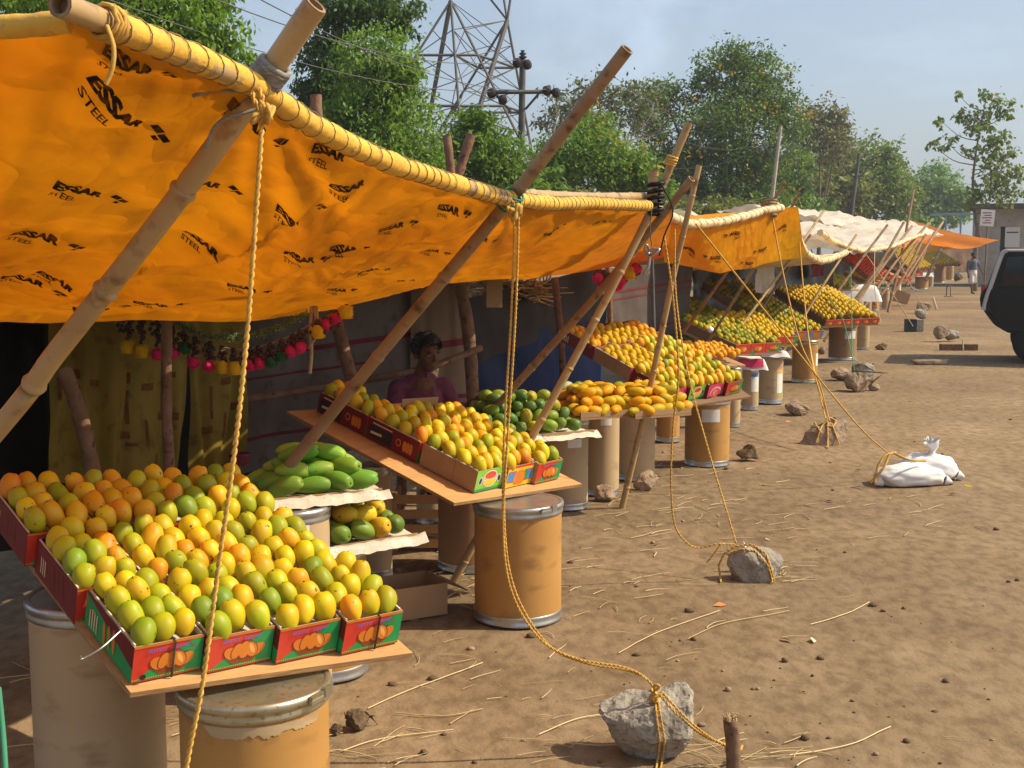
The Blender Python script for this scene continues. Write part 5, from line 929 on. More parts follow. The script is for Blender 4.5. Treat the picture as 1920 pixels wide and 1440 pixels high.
# ------------------------------------------------------------------ frames of the sloping boards
def frame(az, tilt, roll, sk=0):
    a = R(az); e1 = Vector((math.sin(a) * math.cos(roll), math.cos(a) * math.cos(roll), -math.sin(roll))); b = Vector((-math.cos(a), math.sin(a), 0)); n0 = e1.cross(b)
    e2 = b * math.cos(tilt) + n0 * math.sin(tilt); return e1, e2, e1.cross(e2)
def mtx(o, e1, e2, n):
    return Matrix(((e1.x, e2.x, n.x, o.x), (e1.y, e2.y, n.y, o.y), (e1.z, e2.z, n.z, o.z), (0, 0, 0, 1)))
def board(label, o, fr, x0, x1, y0, y1, th=.016, m='ply', sk=0):
    e1, e2, n = fr; root = thing('display_board', label, 'board', mtx=mtx(o, *fr), group='sloping boards under the fruit')
    b = MB(); b.box(((x0 + x1) / 2, (y0 + y1) / 2, -th / 2 - .004), (x1 - x0, y1 - y0, th), M[m])
    ob = solid(b, 'plank', root, bevel=.0015); ob.data.materials.append(M['plyedge'])
    for v in ob.data.vertices: v.co.x -= math.tan(sk) * v.co.y
    for p in ob.data.polygons:
        if abs(p.normal.z) < .5 and min(p.area, 1) > 1e-5: p.material_index = len(ob.data.materials) - 1
    return root
# cartons
CART = {}
def ellipse(mb, cx, cy, rx, ry, m, lay, rot=0, n=18, plane='xz', y=0):
    vs = []
    for i in range(n):
        a = 2 * math.pi * i / n; x = rx * math.cos(a); z = ry * math.sin(a); X = x * math.cos(rot) - z * math.sin(rot) + cx; Z = x * math.sin(rot) + z * math.cos(rot) + cy; vs.append((X, y - .0006 * lay, Z))
    mb.add(vs, [tuple(range(n))], m)
def quadp(mb, pts, m, lay, y=0): mb.add([(x, y - .0006 * lay, z) for x, z in pts], [tuple(range(len(pts)))], m)
def script(mb, x0, x1, z, hgt, m, lay, seed=0, y=0):
    """illegible small headline: a bar with short hanging strokes, as the blurred print shows"""
    rs = random.Random(seed); quadp(mb, [(x0, z), (x1, z), (x1, z + hgt * .2), (x0, z + hgt * .2)], m, lay, y); x = x0
    while x < x1 - hgt * .3:
        w_ = hgt * rs.uniform(.18, .3); q = hgt * rs.uniform(.5, .9); quadp(mb, [(x, z - q), (x + w_, z - q * rs.uniform(.8, 1)), (x + w_, z), (x, z)], m, lay + .5, y)
        if rs.random() < .55: quadp(mb, [(x + w_, z - q), (x + w_ * 2.2, z - q * .8), (x + w_ * 2.2, z - q * .55), (x + w_, z - q * .6)], m, lay + .7, y)
        x += hgt * rs.uniform(.5, .8)
def front_print(w_, h, style, seed=0):
    mb = MB()
    if style == 'basket':
        quadp(mb, [(0, 0), (w_, 0), (w_, h), (0, h)], M['p_red'], 1); quadp(mb, [(0.004, .004), (w_, 0.004), (w_, h * .97), (w_ * .86, h * .97)], M['p_green'], 2)
        quadp(mb, [(0, h * .94), (w_, h * .94), (w_, h), (0, h)], M['p_orange'], 3)
        for i in range(30): quadp(mb, [(w_ * (i + .2) / 30, h * .06), (w_ * (i + .7) / 30, h * .06), (w_ * (i + .7) / 30, h * .085), (w_ * (i + .2) / 30, h * .085)], M['p_yellow'], 3)
        cx, cz = w_ * .55, h * .42; quadp(mb, [(cx - w_ * .17, h * .13), (cx + w_ * .15, h * .13), (cx + w_ * .28, h * .36), (cx - w_ * .31, h * .36)], M['p_brown'], 4)
        for (dx, dz, rx, ry, ro, m) in ((-.19, .12, .13, .16, -.5, 'p_orange'), (.20, .12, .13, .15, .6, 'p_orange'), (-.12, .17, .085, .23, -.35, 'p_brown'), (-.12, .17, .068, .21, -.35, 'p_orange'), (.0, .17, .10, .25, -.12, 'p_brown'), (.0, .17, .082, .23, -.12, 'p_orange'), (.11, .15, .10, .24, .4, 'p_brown'), (.11, .15, .082, .22, .42, 'p_orange'), (.12, .17, .03, .16, .45, 'p_peach')):
            ellipse(mb, cx + dx * w_, cz + (dz - .1) * h, rx * w_, ry * h * 1.05, M[m], 5 + .6 * (abs(dx * 10) < 5) + .3 * (m != 'p_brown') + .9 * (dx > -.15) * (dx < .2) + dx, ro)
        script(mb, w_ * .20, w_ * .48, h * .86, h * .10, M['p_blue'], 8, seed); script(mb, w_ * .53, w_ * .80, h * .86, h * .10, M['p_blue'], 8, seed + 1)
    elif style == 'lime':
        quadp(mb, [(0, 0), (w_, 0), (w_, h), (0, h)], M['p_lime'], 1); quadp(mb, [(0, 0), (w_, 0), (w_, h * .12), (0, h * .12)], M['p_green'], 2)
        for s_ in (-1, 1): ellipse(mb, w_ * (.5 + .34 * s_), h * .5, w_ * .075, h * .2, M['p_white'], 3, .2 * s_); ellipse(mb, w_ * (.5 + .34 * s_), h * .5, w_ * .05, h * .16, M['p_black'], 4, .2 * s_)
        ellipse(mb, w_ * .5, h * .55, w_ * .27, h * .40, M['p_white'], 3.5); ellipse(mb, w_ * .5, h * .55, w_ * .245, h * .365, M['p_peach'], 4.5); ellipse(mb, w_ * .5, h * .72, w_ * .2, h * .17, M['p_red'], 5.5); ellipse(mb, w_ * .5, h * .42, w_ * .22, h * .2, M['p_yellow'], 5.2)
        quadp(mb, [(w_ * .25, h * .5), (w_ * .75, h * .5), (w_ * .75, h * .53), (w_ * .25, h * .53)], M['p_white'], 6.5)
    elif style == 'yellow':
        quadp(mb, [(0, 0), (w_, 0), (w_, h), (0, h)], M['p_yellow'], 1); quadp(mb, [(0, h * .9), (w_, h * .9), (w_, h), (0, h)], M['p_red'], 2)
        for x in (.03, .67): quadp(mb, [(w_ * x, h * .22), (w_ * (x + .3), h * .22), (w_ * (x + .3), h * .76), (w_ * x, h * .76)], M['p_red'], 2); quadp(mb, [(w_ * x, h * .27), (w_ * (x + .3), h * .27), (w_ * (x + .3), h * .71), (w_ * x, h * .71)], M['p_sky'], 3)
        ellipse(mb, w_ * .42, h * .42, w_ * .17, h * .34, M['p_orange'], 4, -.25); ellipse(mb, w_ * .55, h * .42, w_ * .15, h * .36, M['p_orange'], 4.6, .1); ellipse(mb, w_ * .74, h * .5, w_ * .065, h * .26, M['p_green'], 5.2, .1)
    elif style == 'pink':
        quadp(mb, [(0, 0), (w_, 0), (w_, h), (0, h)], M['p_pink'], 1); ellipse(mb, w_ * .5, h * .35, w_ * .34, h * .42, M['p_cream'], 2); ellipse(mb, w_ * .5, h * .31, w_ * .29, h * .36, M['p_pink'], 3); ellipse(mb, w_ * .5, h * .3, w_ * .15, h * .22, M['p_peach'], 4); ellipse(mb, w_ * .56, h * .3, w_ * .09, h * .17, M['p_orange'], 5)
        quadp(mb, [(0, 0), (w_, 0), (w_, h * .08), (0, h * .08)], M['p_crimson'], 2)
    elif style == 'red': 
        quadp(mb, [(0, 0), (w_, 0), (w_, h), (0, h)], M['p_red'], 1); quadp(mb, [(0, 0), (w_ * .35, 0), (0, h * .5)], M['p_green'], 2); ellipse(mb, w_ * .5, h * .45, w_ * .25, h * .28, M['p_orange'], 3); ellipse(mb, w_ * .6, h * .45, w_ * .12, h * .22, M['p_peach'], 4, .3)
    elif style == 'bluered':
        quadp(mb, [(0, 0), (w_, 0), (w_, h), (0, h)], M['p_orange'], 1); quadp(mb, [(0, h * .15), (w_ * .3, h * .15), (w_ * .3, h * .75), (0, h * .75)], M['p_sky'], 2); quadp(mb, [(w_ * .75, h * .15), (w_, h * .15), (w_, h * .75), (w_ * .75, h * .75)], M['p_sky'], 2); quadp(mb, [(0, h * .85), (w_, h * .85), (w_, h), (0, h)], M['p_red'], 3)
    return mb
def side_print(L, h, style, seed=0):
    """faces -x after rotation; drawn on x = along the length"""
    mb = MB()
    if style == 'fruit':
        quadp(mb, [(0, 0), (L, 0), (L, h), (0, h)], M['p_green'], 1); quadp(mb, [(0, h), (L * .1, h), (L, h * .45), (L, h)], M['p_dkred'], 2); quadp(mb, [(0, h), (0, h * .95), (L * .9, h * .45), (L, h * .4), (L, h)], M['p_dkred'], 2.4)
        for i, x in enumerate((.42, .52, .62)): ellipse(mb, L * x, h * (.42 + .04 * i), L * .028, h * .33, M['p_orange'], 4, .1)
        for j in range(4):
            x0 = L * (.10 + .05 * j); quadp(mb, [(x0, h * .12), (x0 + L * .022, h * .12), (x0 + L * .022, h * (.62 + .08 * (j % 2))), (x0, h * (.6 + .06 * (j % 3)))], M['p_cream'], 4)
    elif style == 'dkred':
        quadp(mb, [(0, 0), (L, 0), (L, h), (0, h)], M['p_crimson'], 1)
        for x in (.45, .56, .66): ellipse(mb, L * x, h * .55, L * .05, h * .33, M['p_brown'], 2, .15); ellipse(mb, L * x, h * .55, L * .042, h * .3, M['p_crimson'], 3, .15)
        for j in range(3):
            x0 = L * (.14 + .05 * j); quadp(mb, [(x0, h * .2), (x0 + L * .02, h * .2), (x0 + L * .02, h * .66), (x0, h * .7)], M['p_cream'], 2)
    elif style == 'maroon':
        quadp(mb, [(0, 0), (L, 0), (L, h), (0, h)], M['p_crimson'], 1); quadp(mb, [(L * .04, h * .12), (L * .5, h * .12), (L * .5, h * .72), (L * .04, h * .72)], M['p_black'], 2)
        ellipse(mb, L * .62, h * .5, L * .05, h * .18, M['p_orange'], 2); ellipse(mb, L * .62, h * .5, L * .035, h * .12, M['p_crimson'], 3)
        for i, x in enumerate((.74, .80, .86)): ellipse(mb, L * x, h * .45, L * .035, h * .27, M['p_orange'], 3)
        quadp(mb, [(L * .08, h * .3), (L * .3, h * .34), (L * .3, h * .46), (L * .08, h * .42)], M['p_cream'], 3); quadp(mb, [(L * .1, h * .8), (L * .48, h * .8), (L * .48, h * .86), (L * .1, h * .86)], M['p_cream'], 3)
    elif style == 'plain': quadp(mb, [(0, 0), (L, 0), (L, h), (0, h)], M['card'], 1); quadp(mb, [(L * .6, 0), (L * .605, 0), (L * .605, h), (L * .6, h)], M['p_black'], 2)
    return mb
def carton(label, o, fr, w_, L, h, fstyle, sstyle, group):
    k = (round(w_, 3), round(L, 3), fstyle, sstyle)
    if k not in CART:
        t = .004; b = MB(); W = M['card'] if sstyle != 'dkred' else M['p_dkred']
        for (cx, cy, sx, sy) in ((w_ / 2, t / 2, w_, t), (w_ / 2, L - t / 2, w_, t), (t / 2, L / 2, t, L - 2 * t), (w_ - t / 2, L / 2, t, L - 2 * t)): b.box((cx, cy, h / 2), (sx, sy, h), W)
        b.box((w_ / 2, L / 2, .003), (w_ - 2 * t, L - 2 * t, .004), M['card_dark']); body = b.mesh('carton_body')
        ln = MB(); ln.grid(lambda a, c: Vector((t + .001 + (w_ - 2 * t - .002) * a, t + .001 + (L - 2 * t - .002) * c, h * .62 + .008 * noise.noise(Vector((a * 6, c * 9, w_ * 30))))), 10, 14, M['paper']); lm = ln.mesh('paper_liner')
        ri = MB()
        for (cx, cy, sx, sy) in ((t * 1.3, L / 2, .0045, L - 4 * t), (w_ - t * 1.3, L / 2, .0045, L - 4 * t)): ri.box((cx, cy, h * .96), (sx, sy, h * .14), M['whitecard'])
        rim = ri.mesh('white_lining')
        fp = front_print(w_, h, fstyle, len(CART)).mesh('printed_front'); sp = side_print(L, h, sstyle, len(CART)).mesh('printed_side'); CART[k] = (body, lm, rim, fp, sp)
    body, lm, rim, fp, sp = CART[k]
    root = thing('mango_carton', label, 'carton', mtx=mtx(o, *fr), group=group)
    link('carton_body', body, root); link('paper_liner', lm, root); link('white_lining', rim, root); link('printed_front', fp, root)
    if fstyle == 'basket' and sstyle == 'fruit' and ('leftmost' in label or 'rightmost' in label):
        q = MB(); q.box((w_ * .56, -.008, h * .5), (.005, .003, h * 1.01), M['p_black']); q.box((w_ * .56, L * .1, h * 1.005), (.005, L * .22, .002), M['p_black']); q.build('strap', root)
        q = MB(); ellipse(q, w_ * .82, h * .80, .006, .006, M['card_dark'], 0, y=-.0082); q.build('vent_hole', root)
        if 'leftmost' in label: q = MB(); ellipse(q, w_ * .14, h * .16, .009, .008, M['p_black'], 0, y=-.0082); q.build('vent_hole', root)
    s_ = link('printed_side', sp, root); s_.matrix_local = Matrix(((0, 1, 0, 0), (-1, 0, 0, L), (0, 0, 1, 0), (0, 0, 0, 1))).inverted() if False else Matrix(((0, 1, 0, -0.0), (-1, 0, 0, L), (0, 0, 1, 0), (0, 0, 0, 1)))
    return root

# ------------------------------------------------------------------ mangoes
def mango_mesh(name, seed, l=1.0, w_=1.0, t=1.0, bend=.12, nu=20, nv=14):
    rs = random.Random(seed); mb = MB(); vs = []
    def fn(d):
        # long axis z, shoulder near the stem end, slight beak
        z = d.z; sh = 1 + .10 * z - .05 * z * z
        x = d.x * sh + bend * (z * z - .4) * .6; y = d.y * sh
        k = 1 + .06 * noise.noise(d * 1.4 + Vector((seed, 0, 0))); z = z - .05 * (1 - abs(z)) * d.x
        zz = z - (.10 * max(0, (z - .9) / .1) if z > .9 else 0)
        return Vector((x * k, y * k, zz * k))
    mb.ball((0, 0, 0), (w_ / 2, t / 2, l / 2), M['mango'], nu, nv, fn=fn)
    mb.ball((bend * .6 * .6 * w_ / 2, 0, l * .45), (w_ * .05, w_ * .05, l * .03), M['stem'], 8, 4)
    return mb.mesh(name)
MANGO = [mango_mesh('mango', i, .080 + .0045 * (i % 4), .0615 + .002 * (i % 3), .059 + .002 * (i % 2), .08 + .06 * (i % 4)) for i in range(10)]
LONG = [mango_mesh('long_mango', 20 + i, .155 + .01 * (i % 3), .074, .068, .30 + .1 * (i % 2)) for i in range(4)]
YEL = [(.60, .37, .005), (.55, .36, .006), (.62, .39, .006), (.50, .34, .007)]; ORA = [(.66, .29, .006), (.68, .32, .007), (.62, .25, .006)]; YGR = [(.36, .32, .007), (.30, .30, .008), (.41, .34, .007)]; GRN = [(.17, .245, .012), (.21, .26, .014)]
CN = {'yellow': YEL, 'orange': ORA, 'yellow-green': YGR, 'green': GRN}
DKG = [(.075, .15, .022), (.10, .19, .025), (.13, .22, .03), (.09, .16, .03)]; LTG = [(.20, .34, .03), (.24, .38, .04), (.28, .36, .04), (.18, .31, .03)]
def put_mango(label, me, loc, rot, col, cat='mango', name='mango', group=None, sc=1):
    ob = bpy.data.objects.new(name, me); COL.objects.link(ob); ob.location = loc; ob.rotation_mode = 'QUATERNION'; ob.rotation_quaternion = rot; ob.color = (*col, 1); ob.scale = (sc, sc, sc)
    return tag(ob, label, cat, group)
ROWW = ('front', 'second', 'third', 'back'); COLW = ('left', 'middle', 'right')
NM = [0]
def fill_carton(o, fr, w_, L, h, mix, where, rows=4, cols=3, sc=1.0):
    e1, e2, n = fr; q0 = mtx(Vector((0, 0, 0)), *fr).to_3x3().to_quaternion()
    for j in range(rows):
        for i in range(cols):
            x = w_ * (i + .5) / cols * .94 + w_ * .03 + U(-.006, .006); y = .038 + (L - .076) * j / (rows - 1) + U(-.009, .009) + (.010 if i == 1 else 0); z = h + .014 + U(-.004, .008) + (.006 if i == 1 else 0)
            cname = rnd.choices(list(CN), mix)[0]; col = rnd.choice(CN[cname]); k_ = U(.88, 1.08); col = tuple(c * k_ for c in col)
            # long axis: tilted between the board's rise and its normal
            ax = (Vector((U(-.45, .45), U(.3, 1.0), U(.5, 1.1)))).normalized(); qr = Vector((0, 0, 1)).rotation_difference(ax) @ Quaternion((0, 0, 1), U(0, 6.28))
            put_mango('%s mango, %s column, %s row, in the %s' % (cname, COLW[i], ROWW[j], where), rnd.choice(MANGO), o + e1 * x + e2 * y + n * z, q0 @ qr, col, group='mangoes in the open cartons', sc=sc * U(.9, 1.08)); NM[0] += 1
GC = 'printed mango cartons on the sloping boards'
COLN = {4: ('leftmost', 'second-left', 'second-right', 'rightmost'), 3: ('left', 'middle', 'right')}
ROWN = ('front-row', 'middle-row', 'back-row')
def stall(stall_name, P0, fr, wtot, L, h, ncol, nrow, fstyles, sstyles, mixes, off=None, lift=None, fill_rows=99, sk=0.0, sc=1.0, skip=(), part=()):
    e1, e2, n = fr; pitch = wtot / ncol; cw = pitch * math.cos(sk) - .004; e2b = e2 * math.cos(sk) - e1 * math.sin(sk); e1b = e1 * math.cos(sk) + e2 * math.sin(sk); fb = (e1b, e2b, n)
    for r in range(nrow):
        for c in range(ncol):
            if (r, c) in skip: continue
            o = P0 + e1 * (pitch * c + (off[r] if off else 0)) + e2b * (L * r + .012 * (r > 0)) + n * ((lift[r] if lift else 0) + .002)
            where = '%s %s carton of the %s' % (COLN[ncol][c], ROWN[r], stall_name)
            carton('%s mango carton, %s in the %s of the %s' % (fstyles[r][c][1], COLN[ncol][c], ROWN[r].replace('-row', ' row'), stall_name), o, fb, cw, L - .008, h, fstyles[r][c][0], sstyles[r], GC)
            if r < fill_rows or (r, c) in part: fill_carton(o, fb, cw, L - .008, h, mixes[r], where, sc=sc)
            else:
                for j in range(4):
                    for i in range(3): rest(o + e1b * (cw * (i + .5) / 3 + U(-.006, .006)) + e2b * (.05 + (L - .135) * j / 3 + U(-.006, .006) + (.01 if i == 1 else 0)) + n * (h - .008 + U(-.008, .006)), e1 * U(-.4, .4) + e2 * U(.3, 1) + n * U(.4, 1), .084, .064, 'ora' if (c == 3 or r == 2 and c == 0) else 'yel', (10, 8))
# rest of the fruit: one object
REST = MB()
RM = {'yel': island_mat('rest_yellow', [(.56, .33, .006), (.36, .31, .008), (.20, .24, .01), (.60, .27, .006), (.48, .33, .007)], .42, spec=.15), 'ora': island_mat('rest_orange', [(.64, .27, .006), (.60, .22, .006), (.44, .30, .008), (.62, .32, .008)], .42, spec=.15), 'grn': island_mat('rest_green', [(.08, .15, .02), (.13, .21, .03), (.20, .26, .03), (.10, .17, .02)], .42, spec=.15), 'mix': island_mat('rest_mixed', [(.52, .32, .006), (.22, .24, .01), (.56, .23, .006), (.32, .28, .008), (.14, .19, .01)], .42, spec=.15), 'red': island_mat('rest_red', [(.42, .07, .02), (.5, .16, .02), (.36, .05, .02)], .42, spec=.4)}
def rest(c, ax, l, wd, kind, seg=(8, 6)):
    q = Vector((0, 0, 1)).rotation_difference(Vector(ax).normalized()).to_matrix()
    REST.ball(c, (wd / 2, wd / 2, l / 2), RM[kind], seg[0], seg[1], mtx=q, fn=lambda d: Vector((d.x * (1 + .1 * d.z), d.y * (1 + .1 * d.z), d.z)))
# nearest stall
B = ('basket', 'red and green'); LM = ('lime', 'lime green'); YL = ('yellow', 'yellow and blue'); PK = ('pink', 'pink'); RD = ('red', 'red'); BR = ('bluered', 'orange and blue')
F1 = frame(56.97, .268, .054); P1 = Vector((-.975, 3.034, .598))
stall('nearest stall', P1, F1, .786, .325, .105, 4, 3, [[B] * 4, [B] * 4, [B] * 4], ['fruit', 'dkred', 'dkred'], [(5, 1.3, 6, 1.2), (5, 2.3, 4.5, .8), (1.2, 7, 3, .4)], off=[0, -.02, -.045], lift=[0, -.010, .004], sk=.128, sc=1.03)
board('plywood board under the nearest cartons', P1, F1, -.012, .80, -.03, 1.06, sk=.14)
F2 = frame(45.2, .269, .034); P2 = Vector((-.176, 5.524, .597))
stall('second stall', P2, F2, .597, .36, .105, 3, 3, [[LM, YL, B], [RD, RD, RD], [RD, RD, RD]], ['plain', 'maroon', 'maroon'], [(6, 2.5, 2, .1), (6, 3.5, 1, 0), (2, 6, 1.5, .1)], sk=.117, sc=1.05, skip=((2, 1), (2, 2)))
board('wide orange plywood board under the second stall cartons', P2, F2, -.17, .68, -.055, 1.12, sk=.10)
mb = MB(); a_, b_ = P2 + F2[1] * .735 + F2[0] * .12, P2 + F2[1] * .735 + F2[0] * .36; mb.box((a_ + b_) / 2 + F2[2] * .10, ((b_ - a_).length, .006, .16), M['card'], F2[0], F2[1], F2[2]); tag(mb.build('card_panel', None, None), 'upright brown card panel behind the second stall middle row', 'card')
F3 = frame(55.1, .37, -.037); P3 = Vector((1.118, 8.738, .604))
stall('third stall', P3, F3, .757, .381, .105, 4, 3, [[PK, LM, PK, B], [PK] * 4, [PK] * 4], ['dkred', 'plain', 'dkred'], [(5, 4, 2.5, .4)] * 3, sk=.149, fill_rows=1, sc=1.08, part=((1, 2), (1, 3)))
board('plywood board under the third stall cartons', P3, F3, -.03, .80, -.05, 1.16, m='card_dark')

# green heap behind the second stall, long green mangoes, low tray
def tray(label, cx, fr_az, w_, dp, z, m='card', paper=True, tilt=0.0, hgt=.035, roll=0.0):
    fr = frame(fr_az, tilt, roll); o = Vector((cx.x, cx.y, z)) - fr[0] * w_ / 2 - fr[1] * dp / 2; root = thing('fruit_tray', label, 'tray', mtx=mtx(o, *fr), group='flat trays of loose fruit'); b = MB()
    b.box((w_ / 2, dp / 2, .006), (w_, dp, .012), M[m]); b.box((w_ / 2, .003, hgt / 2 + .014), (w_, .006, hgt), M[m]); b.box((w_ / 2, dp - .003, hgt / 2 + .014), (w_, .006, hgt), M[m]); b.build('tray_base', root)
    if paper:
        p = MB(); rs = random.Random(int(w_ * 1000) + int(z * 100))
        def S(a, t):
            x = -.03 + (w_ + .06) * a; y = -.04 + (dp + .06) * t; zz = .018 + .010 * noise.noise(Vector((x * 14, y * 14, z))); 
            if t < .12: zz += .035 - (.12 - t) * .32 + .01 * noise.noise(Vector((x * 22, 1, z)))
            return Vector((x, y, zz))
        p.grid(S, 24, 20, M['paper']); p.build('newspaper', root)
    return root, fr
def heap(cx, fr, w_, dp, z, n_layers, me, cols, label_fn, cat, name, group, pit, scl=1.0, flatrot=False):
    e1, e2, _ = fr; k = 0
    for ly in range(n_layers):
        nw = max(1, int(w_ / pit[0]) - ly); nd = max(1, int(dp / pit[1]) - ly)
        for i in range(nw):
            for j in range(nd):
                if ly == n_layers - 1 and rnd.random() < .25: continue
                p = cx + e1 * ((i - (nw - 1) / 2) * pit[0] + U(-.012, .012)) + e2 * ((j - (nd - 1) / 2) * pit[1] + U(-.012, .012)); p.z = z + pit[2] * (.62 + ly * .80) + U(-.006, .006)
                ax = (e1 * U(-.9, .9) + e2 * U(-1, .3) + Vector((0, 0, U(-.1, .5)))).normalized()
                if flatrot: ax = (e1 * U(.3, 1.1) + e2 * U(-.9, .1) + Vector((0, 0, U(-.25, .25)))).normalized()
                q = Vector((0, 0, 1)).rotation_difference(ax) @ Quaternion((0, 0, 1), U(0, 6.28)); col = rnd.choice(cols); kk = U(.85, 1.1)
                put_mango(label_fn(ly, i, j, nw, nd, n_layers), rnd.choice(me), p, q, tuple(c * kk for c in col), cat, name, group, scl * U(.92, 1.08)); k += 1
    return k
def heap_label(kind, place):
    def f(ly, i, j, nw, nd, nl):
        lv = ('bottom', 'second', 'third', 'top')[ly] if ly < nl - 1 else 'top'
        side = 'leftmost' if i == 0 else ('rightmost' if i == nw - 1 else ('left-centre' if i < nw / 2 else 'right-centre')); dp = 'front' if j == 0 else ('rear' if j == nd - 1 else 'inner')
        return '%s lying %s %s in the %s layer on %s' % (kind, side, dp, lv, place)
    return f
cL = PZ(585, 925, .745); tr1, frL = tray('newspaper covered tray on the labelled drum', cL, 62, .45, .36, .742, tilt=.08)
heap(cL, frL, .46, .34, .765, 3, LONG, LTG, heap_label('long pale green mango', 'the newspaper tray'), 'green mango', 'long_mango', 'long green mangoes on the newspaper tray', (.10, .08, .066), 1.0, True)
cW = PZ(676, 1012, .548); tr2, frW = tray('low newspaper tray between nearest stall and the straw', cW, 58, .36, .30, .540, tilt=.06, roll=-.02)
heap(cW, frW, .34, .28, .565, 2, MANGO, [(.10, .17, .02), (.13, .21, .025), (.18, .24, .025), (.30, .27, .02), (.62, .30, .015)], heap_label('dark green mango', 'the low tray'), 'green mango', 'green_mango', 'loose green mangoes on the low tray', (.082, .078, .07), 1.22)
cH = PZ(965, 812, .64); tr3, frH = tray('wide tray of heaped green mangoes behind the second stall', cH, 60, .78, .50, .628, tilt=.05)
heap(cH, frH, .72, .44, .65, 4, MANGO, DKG + [(.20, .27, .02), (.24, .29, .02), (.28, .30, .02), (.18, .27, .025), (.34, .26, .015)], heap_label('round green mango', 'the wide heaped tray'), 'green mango', 'green_mango', 'green mangoes heaped behind the second stall', (.086, .082, .07), 1.12)
for (u, v, z, az, w_, dp, kind, lb) in ((1112, 772, .665, 64, .46, .5, 'ora', 'first tray of stacked orange mangoes beyond the green heap'), (1205, 770, .66, 64, .42, .5, 'ora', 'second tray of stacked orange mangoes beside the slim pole')):
    c = PZ(u, v, z); t_, fr = tray(lb, c, az, w_, dp, z, paper=False, tilt=.05)
    for ly in range(3):
        for i in range(6 - ly):
            for j in range(6 - ly):
                rest(c + fr[0] * ((i - (5 - ly) / 2) * .08 + U(-.014, .014)) + fr[1] * ((j - (5 - ly) / 2) * .085 + U(-.014, .014)) + Vector((0, 0, .045 + .05 * ly + U(-.006, .01))), fr[0] * U(.5, 1) + fr[1] * U(-.6, .6) + Vector((0, 0, U(-.3, .3))), U(.10, .135), U(.062, .074), rnd.choice(['ora', 'ora', 'yel', 'mix']), (12, 9))
# displays farther along the row
def far_display(label, u, v, z, az, tilt, w_, dp, kind, cart, d=None, roll=0.0, nc=3, board_m='card', sc=1.02, h=.10, peak=0.0):
    o = PZ(u, v, z) if d is None else P(u, v, d); fr = frame(az, tilt, roll); e1, e2, n = fr
    b = MB(); root = thing('display_board', label, 'board', mtx=mtx(o, *fr), group='sloping boards under the fruit'); b.box((w_ / 2, dp / 2, -.012), (w_ + .06, dp, .02), M[board_m]); b.box((-.004, dp / 2, h / 2), (.008, dp, h), M['card_dark']); b.build('plank', root)
    if cart:
        for i in range(nc):
            fs, cn = cart[i % len(cart)]; cb = MB(); cw = w_ / nc - .006; oo = o + e1 * (i * w_ / nc); m0 = mtx(oo, *fr)
            for (cx, cy, sx, sy) in ((cw / 2, .003, cw, .006), (.003, .17, .006, .328), (cw - .003, .17, .006, .328)): cb.box((cx, cy, h / 2), (sx, sy, h), M['card'])
            fp = front_print(cw, h, fs, i); r_ = thing('mango_carton', '%s carton %s before the %s' % (cn, {1: ('alone',), 2: ('on the left', 'on the right'), 3: ('on the left', 'in the middle', 'on the right'), 4: ('at the left end', 'left of centre', 'right of centre', 'at the right end'), 5: ('at the left end', 'second from left', 'in the middle', 'second from right', 'at the right end'), 6: ('at the left end', 'second from left', 'left of centre', 'right of centre', 'second from right', 'at the right end')}[nc][i], ' '.join(label.split(' under the ')[-1].split(' with ')[0].split()[:8])), 'carton', mtx=m0, group='cartons along the far displays')
            cb.build('carton_body', r_); fp.build('printed_front', r_)
    nx = max(2, int(w_ / (.068 * sc))); y = .04
    while y < dp - .02:
        for i in range(nx):
            c = o + e1 * (w_ * (i + .5) / nx + U(-.012, .012)) + e2 * (y + (.04 * sc if i % 2 else 0)) + n * (h + U(-.01, .015) + peak * math.sin(math.pi * (i + .5) / nx) * math.sin(math.pi * min(1, y / dp * .8 + .2)))
            rest(c, e1 * U(-.5, .5) + e2 * U(.1, 1) + n * U(.3, 1), .085 * sc, .068 * sc, kind, (7, 5))
        y += .082 * sc
    return root
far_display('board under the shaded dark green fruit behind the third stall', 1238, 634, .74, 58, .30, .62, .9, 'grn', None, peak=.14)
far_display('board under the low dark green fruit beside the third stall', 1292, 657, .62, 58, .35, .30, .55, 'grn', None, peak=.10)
far_display('board under the shaded orange and green fruit in the fourth stall', 1322, 655, .54, 55, .34, .95, 1.5, 'mix', [RD], nc=4)
far_display('board under the green and yellow fruit with red carton fronts', 1378, 664, .66, 58, .24, .62, .9, 'mix', [RD, RD, B], nc=3)
far_display('board under the loose orange fruit behind the third stall', 1300, 690, .62, 60, .2, .6, .4, 'ora', None)
far_display('board under the yellow fruit with red cartons before the golden drum', 1415, 650, .66, 60, .30, .60, .8, 'yel', [RD, RD, B], nc=3)
far_display('board under the fruit with orange and blue cartons on the golden drum', 1462, 637, .60, 58, .38, .74, 1.6, 'mix', [BR, BR, BR], nc=3)
far_display('board under the shaded reddish fruit in the fifth stall', 1400, 602, .62, 58, .22, .9, 1.2, 'ora', None)
far_display('board under the wide yellow display on the brown drum', 1546, 612, .585, 58, .40, 1.15, 1.15, 'yel', [RD], nc=6, sc=1.0, peak=.12)
far_display('board under the shaded fruit behind the wide yellow display', 1530, 545, .9, 58, .3, 1.2, 1.2, 'mix', None, sc=1.1)
far_display('board under the shaded fruit on the far labelled drum', 1618, 530, .78, 60, .25, .9, .8, 'ora', None, sc=1.2)
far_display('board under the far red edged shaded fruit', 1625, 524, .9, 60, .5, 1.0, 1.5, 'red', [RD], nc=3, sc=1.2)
far_display('board under the bright yellow fruit on the white covered drum', 1705, 507, .78, 60, .5, 1.7, 2.0, 'yel', [RD], nc=4, sc=1.4)
